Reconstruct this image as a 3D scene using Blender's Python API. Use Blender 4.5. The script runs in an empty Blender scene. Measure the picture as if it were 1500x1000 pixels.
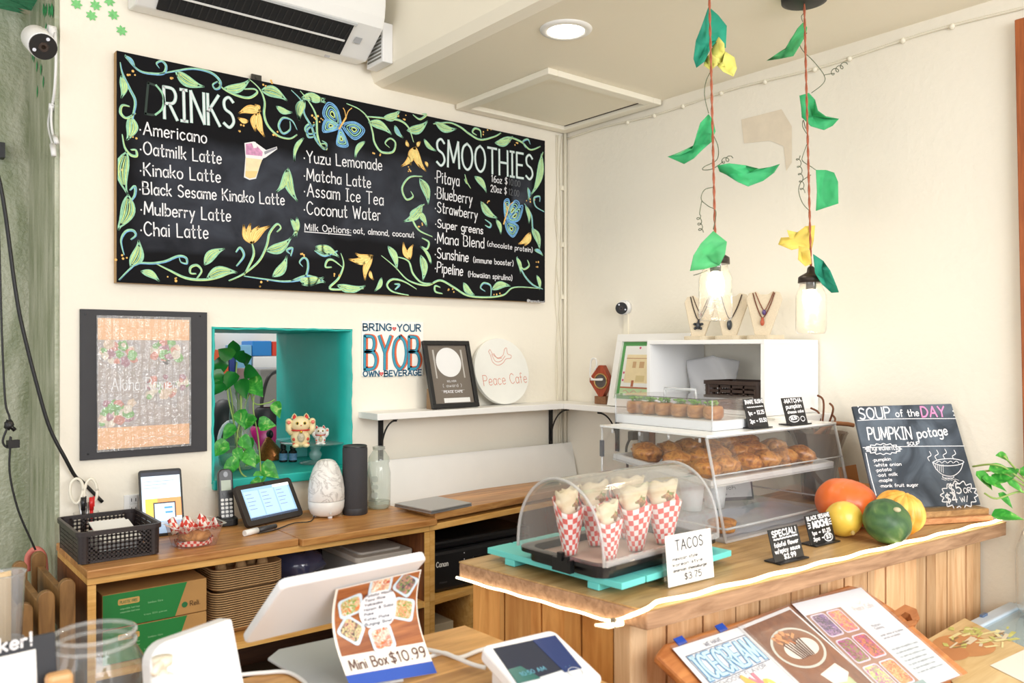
import bpy, math, random
from mathutils import Vector, Matrix
random.seed(7)
PI = math.pi
SC = bpy.context.scene
COL = SC.collection
V = Vector

# ---------------------------------------------------------------- camera
FPX = 1210.0
AX = math.radians(51.0)
HY = 511.0
FWD = V((math.cos(AX), math.sin(AX), 0)); RGT = V((math.sin(AX), -math.cos(AX), 0))
CAM = V((-2.4905, -2.70, 1.49))
cd = bpy.data.cameras.new('camera'); cam = bpy.data.objects.new('camera', cd); COL.objects.link(cam)
cam.location = CAM; cam.rotation_euler = (PI/2, 0, -(PI/2-AX))
cd.sensor_width = 36; cd.lens = FPX/1500*36; cd.shift_y = (HY-500)/1500
cd.clip_start = .05; cd.clip_end = 60
cd.dof.use_dof = True; cd.dof.focus_distance = 2.75; cd.dof.aperture_fstop = 5.0
SC.camera = cam

def lin(c):
    return tuple((x/12.92 if x <= .04045 else ((x+.055)/1.055)**2.4) for x in [v/255 for v in c])+(1,)

# ---------------------------------------------------------------- light and exposure
SC.view_settings.view_transform = 'Standard'; SC.view_settings.look = 'None'
SC.view_settings.gamma = 1; SC.view_settings.use_curve_mapping = False
SC.view_settings.exposure = 0.24
W = bpy.data.worlds.new('daylight'); SC.world = W; W.use_nodes = True
W.node_tree.nodes['Background'].inputs[0].default_value = (.985, .99, 1, 1)
W.node_tree.nodes['Background'].inputs[1].default_value = .78
def area(name, loc, target, sx, sy, power, col=(1, 1, 1)):
    l = bpy.data.lights.new(name, 'AREA'); l.shape = 'RECTANGLE'; l.size = sx; l.size_y = sy; l.energy = power; l.color = col
    o = bpy.data.objects.new(name, l); COL.objects.link(o); o.location = loc
    o.rotation_euler = (V(target)-V(loc)).to_track_quat('-Z', 'Y').to_euler(); return o
area('shopfront_daylight', (-1.2, -5.2, 1.9), (-.6, 0, 1.1), 3.4, 2.0, 40, (.98, .99, 1))
area('street_window_daylight', (-1.5, -4.3, 2.2), (-.3, -1.8, .9), 2.2, 1.4, 56, (.97, .985, 1))
area('side_window_daylight', (-4.4, -1.8, 1.8), (-.5, -.9, 1.1), 2.0, 1.8, 22, (.97, .99, 1))
def down(name, loc, power, r, col):
    l = bpy.data.lights.new(name, 'SPOT'); l.energy = power; l.shadow_soft_size = r; l.color = col; l.spot_size = 2.4; l.spot_blend = .6
    o = bpy.data.objects.new(name, l); COL.objects.link(o); o.location = loc; return o
def lamp(name, loc, power, r, col):
    l = bpy.data.lights.new(name, 'POINT'); l.energy = power; l.shadow_soft_size = r; l.color = col
    o = bpy.data.objects.new(name, l); COL.objects.link(o); o.location = loc; return o

# ---------------------------------------------------------------- rays
def ray(px, py):
    return FWD+RGT*((px-750)/FPX)+V((0, 0, (HY-py)/FPX))
def U(px, py, x=None, y=None, z=None, d=None):
    r = ray(px, py)
    t = d if d is not None else ((x-CAM.x)/r.x if x is not None else ((y-CAM.y)/r.y if y is not None else (z-CAM.z)/r.z))
    return CAM+r*t

class Frame:                       # a flat working plane in the room: origin, two axes, normal
    def __init__(s, O, ux, uy):
        s.O = V(O); s.ux = V(ux).normalized(); s.n = s.ux.cross(V(uy)).normalized(); s.uy = s.n.cross(s.ux).normalized()
    def at(s, u, v, h=0): return s.O+s.ux*u+s.uy*v+s.n*h
    def px(s, px, py):
        r = ray(px, py); t = (s.O-CAM).dot(s.n)/r.dot(s.n); q = CAM+r*t-s.O
        return (q.dot(s.ux), q.dot(s.uy))
    def mat(s):
        m = Matrix.Identity(4)
        for i in range(3): m[i][0] = s.ux[i]; m[i][1] = s.uy[i]; m[i][2] = s.n[i]; m[i][3] = s.O[i]
        return m
FLAT = Frame((0, 0, 0), (1, 0, 0), (0, 1, 0))

# ---------------------------------------------------------------- mesh builder
def catmull(p, n=6, closed=False):
    p = [V(q) for q in p]
    if len(p) < 3: return p
    out = []; N = len(p)
    for i in range(N if closed else N-1):
        if closed: a, b, c, d = p[i-1], p[i], p[(i+1) % N], p[(i+2) % N]
        else: a, b, c, d = p[max(i-1, 0)], p[i], p[i+1], p[min(i+2, N-1)]
        for k in range(n):
            t = k/n
            out.append(.5*((2*b)+(c-a)*t+(2*a-5*b+4*c-d)*t*t+(3*b-a-3*c+d)*t**3))
    if not closed: out.append(p[-1])
    return out

class MB:
    def __init__(s): s.v = []; s.f = []; s.m = []; s.sm = []; s.uv = {}; s.M = None
    def add(s, vs, fs, m=0, smooth=False, uvs=None):
        b = len(s.v)
        for q in vs:
            q = V(q); s.v.append(s.M @ q if s.M else q)
        for k, f in enumerate(fs):
            if uvs: s.uv[len(s.f)] = [uvs[i] for i in f]
            s.f.append(tuple(b+i for i in f)); s.m.append(m); s.sm.append(smooth)
        return s
    def box(s, c, d, m=0, rz=0, T=None):
        x, y, z = [q/2 for q in d]
        vs = [V((a, b, e)) for e in (-z, z) for a, b in ((-x, -y), (x, -y), (x, y), (-x, y))]
        R = T if T else Matrix.Rotation(rz, 3, 'Z')
        return s.add([R @ q+V(c) for q in vs], [(3, 2, 1, 0), (4, 5, 6, 7), (0, 1, 5, 4), (1, 2, 6, 5), (2, 3, 7, 6), (3, 0, 4, 7)], m)
    def bb(s, lo, hi, m=0):
        return s.box([(a+b)/2 for a, b in zip(lo, hi)], [abs(b-a) for a, b in zip(lo, hi)], m)
    def rbox(s, c, d, r, m=0, n=4, rz=0):        # box with vertical edges rounded
        return s.prism(rrect(d[0], d[1], r, n), -d[2]/2, d[2]/2, m, Matrix.Translation(V(c)) @ Matrix.Rotation(rz, 4, 'Z'))
    def prism(s, poly, z0, z1, m=0, T=None, smooth=False, taper=1.0):
        n = len(poly)
        vs = [V((a, b, z0)) for a, b in poly]+[V((a*taper, b*taper, z1)) for a, b in poly]
        if T: vs = [T @ q for q in vs]
        s.add(vs, [tuple(range(n-1, -1, -1)), tuple(range(n, 2*n))], m)
        b = len(s.v)-2*n
        for i in range(n):
            j = (i+1) % n; s.f.append((b+i, b+j, b+n+j, b+n+i)); s.m.append(m); s.sm.append(smooth)
        return s
    def fprism(s, fr, poly, h0, h1, m=0): return s.prism(poly, h0, h1, m, fr.mat())
    def lathe(s, prof, n=28, c=(0, 0, 0), m=0, T=None, sx=1, sy=1, smooth=True, wob=None):
        vs = []; fs = []; idx = []
        for r, z in prof:
            if r < 1e-6: idx.append([len(vs)]); vs.append(V((0, 0, z)))
            else:
                idx.append(list(range(len(vs), len(vs)+n)))
                for k in range(n):
                    a = 2*PI*k/n; q = r*(wob(a, z) if wob else 1); vs.append(V((q*math.cos(a)*sx, q*math.sin(a)*sy, z)))
        for A, B in zip(idx, idx[1:]):
            for k in range(n):
                j = (k+1) % n
                if len(A) == 1 and len(B) == 1: continue
                if len(A) == 1: fs.append((A[0], B[j], B[k]))
                elif len(B) == 1: fs.append((A[k], A[j], B[0]))
                else: fs.append((A[k], A[j], B[j], B[k]))
        vs = [(T @ q if T else q)+V(c) for q in vs]
        return s.add(vs, fs, m, smooth)
    def cyl(s, p, q, r, n=16, m=0, r2=None):
        p = V(p); q = V(q); d = q-p; L = d.length
        T = d.to_track_quat('Z', 'Y').to_matrix()
        r2 = r if r2 is None else r2
        b = len(s.f)
        s.lathe([(0, 0), (r, 0), (r2, L), (0, L)], n, p, m, T)
        for k in range(b, len(s.f)):
            if len(s.f[k]) == 3: s.sm[k] = False
        return s
    def tube(s, pts, r, n=8, m=0, caps=True, smooth=True):
        P = [V(p) for p in pts]; N = len(P); R = r if isinstance(r, (list, tuple)) else [r]*N
        vs = []; up = None
        for i in range(N):
            t = (P[min(i+1, N-1)]-P[max(i-1, 0)])
            if t.length < 1e-9: t = V((0, 0, 1))
            t.normalize()
            if up is None: up = t.orthogonal().normalized()
            else:
                up = up-t*up.dot(t)
                up = t.orthogonal().normalized() if up.length < 1e-6 else up.normalized()
            w = t.cross(up)
            for k in range(n):
                a = 2*PI*k/n; vs.append(P[i]+(up*math.cos(a)+w*math.sin(a))*R[i])
        fs = [(i*n+k, i*n+(k+1) % n, (i+1)*n+(k+1) % n, (i+1)*n+k) for i in range(N-1) for k in range(n)]
        if caps: fs += [tuple(range(n-1, -1, -1)), tuple(range((N-1)*n, N*n))]
        return s.add(vs, fs, m, smooth)
    def ball(s, c, r, n=16, k=10, m=0, T=None, fn=None):
        if not isinstance(r, (list, tuple)): r = (r, r, r)
        vs = []; fs = []
        for i in range(k+1):
            th = PI*i/k
            for j in range(n):
                a = 2*PI*j/n; d = V((math.sin(th)*math.cos(a), math.sin(th)*math.sin(a), -math.cos(th)))
                g = fn(d) if fn else 1
                q = V((d.x*r[0]*g, d.y*r[1]*g, d.z*r[2]*g)); vs.append((T @ q if T else q)+V(c))
        for i in range(k):
            for j in range(n):
                a, b = i*n+j, i*n+(j+1) % n
                if i == 0: fs.append((a, b+n, a+n))
                elif i == k-1: fs.append((a, b, a+n))
                else: fs.append((a, b, b+n, a+n))
        return s.add(vs, fs, m, True)
    def grid(s, fn, nu, nv, m=0, smooth=True):
        vs = [V(fn(i/nu, j/nv)) for j in range(nv+1) for i in range(nu+1)]
        uv = [(i/nu, j/nv) for j in range(nv+1) for i in range(nu+1)]
        fs = [(j*(nu+1)+i, j*(nu+1)+i+1, (j+1)*(nu+1)+i+1, (j+1)*(nu+1)+i) for j in range(nv) for i in range(nu)]
        return s.add(vs, fs, m, smooth, uv)
    def stroke(s, fr, pts, w, h=.0008, m=0, taper=False):     # a flat painted or chalk line lying on a plane
        P = [V((p[0], p[1])) for p in pts]; N = len(P); L = []; Rr = []
        for i in range(1, N-1):                                # a sharp corner starts a new piece
            a, b = P[i]-P[i-1], P[i+1]-P[i]
            if not taper and a.length > 1e-7 and b.length > 1e-7 and a.angle(b) > .8:
                s.stroke(fr, P[:i+1], w, h, m); return s.stroke(fr, P[i:], w, h+.00004, m)
        for i in range(N):
            t = P[min(i+1, N-1)]-P[max(i-1, 0)]
            if t.length < 1e-9: t = V((1, 0))
            t.normalize(); nn = V((-t.y, t.x)); k = w/2
            if taper: k *= .25+.75*math.sin(PI*min(1, max(0, (i+.35)/(N-.3))))
            if i == 0: e = P[i]-t*k*.6
            elif i == N-1: e = P[i]+t*k*.6
            else: e = P[i]
            L.append(e+nn*k); Rr.append(e-nn*k)
        vs = [fr.at(q.x, q.y, h) for q in L]+[fr.at(q.x, q.y, h) for q in Rr]
        return s.add(vs, [(N+i, N+i+1, i+1, i) for i in range(N-1)], m)
    def poly(s, fr, pts, h=.0008, m=0):
        if isinstance(fr, Frame): return s.add([fr.at(p[0], p[1], h) for p in pts], [tuple(range(len(pts)))], m)
        n = len(pts); c = V((sum(p[0] for p in pts)/n, sum(p[1] for p in pts)/n)); K = (.25, .5, .75, 1)      # follows a curved sheet
        vs = [fr.at(c.x, c.y, h)]+[fr.at(c.x+(p[0]-c.x)*k, c.y+(p[1]-c.y)*k, h) for k in K for p in pts]
        return s.add(vs, [(0, 1+i, 1+(i+1) % n) for i in range(n)]+[(1+r*n+i, 1+(r+1)*n+i, 1+(r+1)*n+(i+1) % n, 1+r*n+(i+1) % n) for r in range(3) for i in range(n)], m)
    def disc(s, fr, c, r, h=.0008, m=0, n=10, ry=None):
        return s.poly(fr, [(c[0]+r*math.cos(2*PI*k/n), c[1]+(ry or r)*math.sin(2*PI*k/n)) for k in range(n)], h, m)
    def rect(s, fr, u0, v0, u1, v1, h=.0008, m=0):
        s.add([fr.at(u0, v0, h), fr.at(u1, v0, h), fr.at(u1, v1, h), fr.at(u0, v1, h)], [(0, 1, 2, 3)], m, False, [(0, 0), (1, 0), (1, 1), (0, 1)]); return s

def rrect(w, d, r, n=4):
    out = []
    for cx, cy, a0 in ((w/2-r, d/2-r, 0), (-w/2+r, d/2-r, 90), (-w/2+r, -d/2+r, 180), (w/2-r, -d/2+r, 270)):
        for k in range(n+1):
            a = math.radians(a0+90*k/n); out.append((cx+r*math.cos(a), cy+r*math.sin(a)))
    return out

# ---------------------------------------------------------------- objects
def link(name, mb, mats, bevel=0, solid=0, sub=0, origin=None):
    if origin is None:
        xs = [q.x for q in mb.v]; ys = [q.y for q in mb.v]; zs = [q.z for q in mb.v]
        origin = V(((min(xs)+max(xs))/2, (min(ys)+max(ys))/2, min(zs)))
    me = bpy.data.meshes.new(name); me.from_pydata([q-origin for q in mb.v], [], mb.f)
    for m in (mats if isinstance(mats, (list, tuple)) else [mats]): me.materials.append(m)
    for p, mi, sm in zip(me.polygons, mb.m, mb.sm): p.material_index = mi; p.use_smooth = sm
    if mb.uv:
        ul = me.uv_layers.new(name='UVMap')
        for p in me.polygons:
            if p.index in mb.uv:
                for li, q in zip(p.loop_indices, mb.uv[p.index]): ul.data[li].uv = q
    o = bpy.data.objects.new(name, me); COL.objects.link(o); o.location = origin
    if solid:
        md = o.modifiers.new('solid', 'SOLIDIFY'); md.thickness = solid; md.offset = 0
    if bevel:
        md = o.modifiers.new('bevel', 'BEVEL'); md.width = bevel; md.segments = 2; md.limit_method = 'ANGLE'; md.angle_limit = .7
    if sub:
        md = o.modifiers.new('sub', 'SUBSURF'); md.levels = sub; md.render_levels = sub
    return o
def tag(o, label=None, cat=None, group=None, kind=None):
    for k, q in (('label', label), ('category', cat), ('group', group), ('kind', kind)):
        if q: o[k] = q
    return o
def solo(name, mb, mats, label, cat, group=None, **kw):
    return tag(link(name, mb, mats, **kw), label, cat, group)
def struct(name, mb, mats, **kw):
    return tag(link(name, mb, mats, **kw), kind='structure')
def thing(name, label, cat, loc=(0, 0, 0), rz=0, group=None):
    o = bpy.data.objects.new(name, None); COL.objects.link(o); o.location = V(loc); o.rotation_euler = (0, 0, rz); o.empty_display_size = .05
    return tag(o, label, cat, group)
def wm(o):
    m = Matrix.Translation(o.location) @ o.rotation_euler.to_matrix().to_4x4()
    return wm(o.parent) @ m if o.parent else m
def part(t, name, mb, mats, label=None, w=True, kind=None, **kw):     # w: the mesh is given in room coordinates
    if w:
        mi = wm(t).inverted(); mb.v = [mi @ q for q in mb.v]
    o = link(name, mb, mats, origin=V((0, 0, 0)), **kw); o.parent = t
    if label: o['label'] = label
    if kind: o['kind'] = kind
    return o
def copy_tree(o, parent=None):
    c = o.copy(); COL.objects.link(c); c.parent = parent
    for ch in [q for q in COL.objects if q.parent is o]: copy_tree(ch, c)
    return c
def dup(o, loc, rz=None, label=None, group=None, scale=None):
    c = copy_tree(o); c.location = V(loc)
    if rz is not None: c.rotation_euler = (0, 0, rz)
    if scale: c.scale = (scale,)*3 if not isinstance(scale, tuple) else scale
    if label: c['label'] = label
    if group: c['group'] = group
    return c

# ---------------------------------------------------------------- materials
_M = {}
def nt(name):
    m = bpy.data.materials.new(name); m.use_nodes = True; t = m.node_tree
    return m, t, t.nodes['Principled BSDF']
def N(t, typ, **kw):
    n = t.nodes.new(typ)
    for k, q in kw.items():
        if k.startswith('i_'): n.inputs[k[2:].replace('_', ' ')].default_value = q
        else: setattr(n, k, q)
    return n
def mat(rgb, rough=.5, metal=0, var=.0, scale=12, bump=0, bscale=120, emit=0, coat=0, spec=None):
    key = (rgb, rough, metal, var, scale, bump, bscale, emit, coat, spec)
    if key in _M: return _M[key]
    m, t, b = nt('surface'); c = lin(rgb)
    b.inputs['Base Color'].default_value = c; b.inputs['Roughness'].default_value = rough; b.inputs['Metallic'].default_value = metal
    if coat: b.inputs['Coat Weight'].default_value = coat
    if spec is not None: b.inputs['Specular IOR Level'].default_value = spec
    tc = N(t, 'ShaderNodeTexCoord')
    if var:
        no = N(t, 'ShaderNodeTexNoise', i_Scale=scale, i_Detail=5.0); t.links.new(tc.outputs['Object'], no.inputs['Vector'])
        cr = N(t, 'ShaderNodeValToRGB'); e = cr.color_ramp.elements
        e[0].position = .3; e[1].position = .7
        e[0].color = tuple(x*(1-var) for x in c[:3])+(1,); e[1].color = tuple(min(1, x*(1+var*.6)) for x in c[:3])+(1,)
        t.links.new(no.outputs['Fac'], cr.inputs[0]); t.links.new(cr.outputs[0], b.inputs['Base Color'])
    if bump:
        nb = N(t, 'ShaderNodeTexNoise', i_Scale=bscale, i_Detail=3.0); t.links.new(tc.outputs['Object'], nb.inputs['Vector'])
        bp = N(t, 'ShaderNodeBump', i_Strength=bump, i_Distance=.004); t.links.new(nb.outputs['Fac'], bp.inputs['Height'])
        t.links.new(bp.outputs[0], b.inputs['Normal'])
    if emit:
        b.inputs['Emission Color'].default_value = c; b.inputs['Emission Strength'].default_value = emit
    _M[key] = m; return m
def wood(c1, c2, rough=.45, axis='X', scale=6, stretch=14, coat=0, knots=0, planks=None):
    key = ('w', c1, c2, rough, axis, scale, stretch, coat, planks)
    if key in _M: return _M[key]
    m, t, b = nt('wood'); tc = N(t, 'ShaderNodeTexCoord'); mp = N(t, 'ShaderNodeMapping')
    sc = [stretch]*3; sc['XYZ'.index(axis)] = 1.0; mp.inputs['Scale'].default_value = sc
    src = tc.outputs['Object']; t.links.new(src, mp.inputs[0])
    if planks:                                    # (axis, width): each plank gets its own tone and grain offset
        sp = N(t, 'ShaderNodeSeparateXYZ'); t.links.new(src, sp.inputs[0])
        dv = N(t, 'ShaderNodeMath', operation='DIVIDE'); dv.inputs[1].default_value = planks[1]; t.links.new(sp.outputs[planks[0]], dv.inputs[0])
        fl = N(t, 'ShaderNodeMath', operation='FLOOR'); t.links.new(dv.outputs[0], fl.inputs[0])
        wn = N(t, 'ShaderNodeTexWhiteNoise', noise_dimensions='1D'); t.links.new(fl.outputs[0], wn.inputs['W'])
        ad = N(t, 'ShaderNodeVectorMath', operation='ADD'); t.links.new(mp.outputs[0], ad.inputs[0])
        ml = N(t, 'ShaderNodeVectorMath', operation='SCALE'); ml.inputs['Scale'].default_value = 9; t.links.new(wn.outputs['Color'], ml.inputs[0])
        t.links.new(ml.outputs[0], ad.inputs[1]); vec = ad.outputs[0]
    else: vec = mp.outputs[0]
    no = N(t, 'ShaderNodeTexNoise', i_Scale=scale, i_Detail=6.0, i_Roughness=.6, i_Distortion=.8); t.links.new(vec, no.inputs['Vector'])
    cr = N(t, 'ShaderNodeValToRGB'); cr.color_ramp.elements[0].position = .32; cr.color_ramp.elements[1].position = .68
    cr.color_ramp.elements[0].color = lin(c1); cr.color_ramp.elements[1].color = lin(c2)
    t.links.new(no.outputs['Fac'], cr.inputs[0]); out = cr.outputs[0]
    if planks:
        hs = N(t, 'ShaderNodeHueSaturation'); mr = N(t, 'ShaderNodeMapRange'); mr.inputs['To Min'].default_value = .78; mr.inputs['To Max'].default_value = 1.18
        t.links.new(wn.outputs['Value'], mr.inputs[0]); t.links.new(mr.outputs[0], hs.inputs['Value']); t.links.new(out, hs.inputs['Color']); out = hs.outputs[0]
    t.links.new(out, b.inputs['Base Color']); b.inputs['Roughness'].default_value = rough
    if coat: b.inputs['Coat Weight'].default_value = coat
    bp = N(t, 'ShaderNodeBump', i_Strength=.12, i_Distance=.002); t.links.new(no.outputs['Fac'], bp.inputs['Height']); t.links.new(bp.outputs[0], b.inputs['Normal'])
    _M[key] = m; return m
def clear(tint=(255, 255, 255), dens=.0, refl=1.0, rough=.03, bump=0, bscale=30):    # thin clear plastic or glass: see-through with a fresnel shine
    key = ('c', tint, dens, refl, rough, bump, bscale)
    if key in _M: return _M[key]
    m, t, b = nt('clear'); t.nodes.remove(b); out = t.nodes['Material Output']
    tr = N(t, 'ShaderNodeBsdfTransparent'); tr.inputs[0].default_value = lin(tint)
    gl = N(t, 'ShaderNodeBsdfGlossy'); gl.inputs['Roughness'].default_value = rough
    fr = N(t, 'ShaderNodeFresnel'); ge = N(t, 'ShaderNodeNewGeometry'); mi_ = N(t, 'ShaderNodeMapRange'); mi_.inputs['To Min'].default_value = 1.45; mi_.inputs['To Max'].default_value = 1/1.45
    t.links.new(ge.outputs['Backfacing'], mi_.inputs[0]); t.links.new(mi_.outputs[0], fr.inputs['IOR'])
    if bump:
        tc = N(t, 'ShaderNodeTexCoord'); nb = N(t, 'ShaderNodeTexNoise', i_Scale=bscale, i_Detail=2.0); t.links.new(tc.outputs['Object'], nb.inputs['Vector'])
        bp = N(t, 'ShaderNodeBump', i_Strength=bump, i_Distance=.01); t.links.new(nb.outputs['Fac'], bp.inputs['Height'])
        t.links.new(bp.outputs[0], gl.inputs['Normal']); t.links.new(bp.outputs[0], fr.inputs['Normal'])
    mu = N(t, 'ShaderNodeMath', operation='MULTIPLY'); mu.inputs[1].default_value = refl; t.links.new(fr.outputs[0], mu.inputs[0])
    mx = N(t, 'ShaderNodeMixShader'); t.links.new(mu.outputs[0], mx.inputs[0]); t.links.new(tr.outputs[0], mx.inputs[1]); t.links.new(gl.outputs[0], mx.inputs[2])
    if dens:
        df = N(t, 'ShaderNodeBsdfDiffuse'); df.inputs[0].default_value = lin(tint); m2 = N(t, 'ShaderNodeMixShader'); m2.inputs[0].default_value = dens
        t.links.new(mx.outputs[0], m2.inputs[1]); t.links.new(df.outputs[0], m2.inputs[2]); t.links.new(m2.outputs[0], out.inputs[0])
    else: t.links.new(mx.outputs[0], out.inputs[0])
    _M[key] = m; return m
def checker(c1, c2, nu, nv, rough=.6):
    m, t, b = nt('checked_paper'); uv = N(t, 'ShaderNodeUVMap'); mp = N(t, 'ShaderNodeMapping'); mp.inputs['Scale'].default_value = (nu, nv, 1)
    ck = N(t, 'ShaderNodeTexChecker', i_Scale=1.0); ck.inputs['Color1'].default_value = lin(c1); ck.inputs['Color2'].default_value = lin(c2)
    t.links.new(uv.outputs[0], mp.inputs[0]); t.links.new(mp.outputs[0], ck.inputs[0]); t.links.new(ck.outputs[0], b.inputs['Base Color']); b.inputs['Roughness'].default_value = rough
    return m
def mottled(cols, scale=20, rough=.5, coat=0, kind='VORONOI', bump=0):    # irregular patches of several colours
    key = ('mo', tuple(cols), scale, rough, coat, kind, bump)
    if key in _M: return _M[key]
    m, t, b = nt('mottled'); tc = N(t, 'ShaderNodeTexCoord')
    no = N(t, 'ShaderNodeTexNoise', i_Scale=scale*.8, i_Detail=4.0, i_Distortion=1.2); t.links.new(tc.outputs['Object'], no.inputs['Vector'])
    src = no.outputs['Fac']
    if kind == 'VORONOI':
        vo = N(t, 'ShaderNodeTexVoronoi', i_Scale=scale); t.links.new(no.outputs['Color'], vo.inputs['Vector']); 
        mv = N(t, 'ShaderNodeVectorMath', operation='MULTIPLY_ADD'); mv.inputs[1].default_value = (.06,)*3
        t.links.new(no.outputs['Color'], mv.inputs[0]); t.links.new(tc.outputs['Object'], mv.inputs[2]); t.links.new(mv.outputs[0], vo.inputs['Vector'])
        sp = N(t, 'ShaderNodeSeparateColor'); t.links.new(vo.outputs['Color'], sp.inputs[0]); src = sp.outputs[0]
    cr = N(t, 'ShaderNodeValToRGB'); e = cr.color_ramp.elements; n = len(cols)
    lo, hi = (.0, 1.) if kind == 'VORONOI' else (.3, .7)
    e[0].position = lo; e[0].color = lin(cols[0]); e[1].position = hi; e[1].color = lin(cols[-1])
    for k in range(1, n-1):
        q = e.new(lo+(hi-lo)*k/(n-1)); q.color = lin(cols[k])
    if kind == 'VORONOI': cr.color_ramp.interpolation = 'CONSTANT'
    t.links.new(src, cr.inputs[0]); t.links.new(cr.outputs[0], b.inputs['Base Color']); b.inputs['Roughness'].default_value = rough
    if coat: b.inputs['Coat Weight'].default_value = coat
    if bump:
        bp = N(t, 'ShaderNodeBump', i_Strength=bump, i_Distance=.004); t.links.new(no.outputs['Fac'], bp.inputs['Height']); t.links.new(bp.outputs[0], b.inputs['Normal'])
    _M[key] = m; return m

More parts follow.
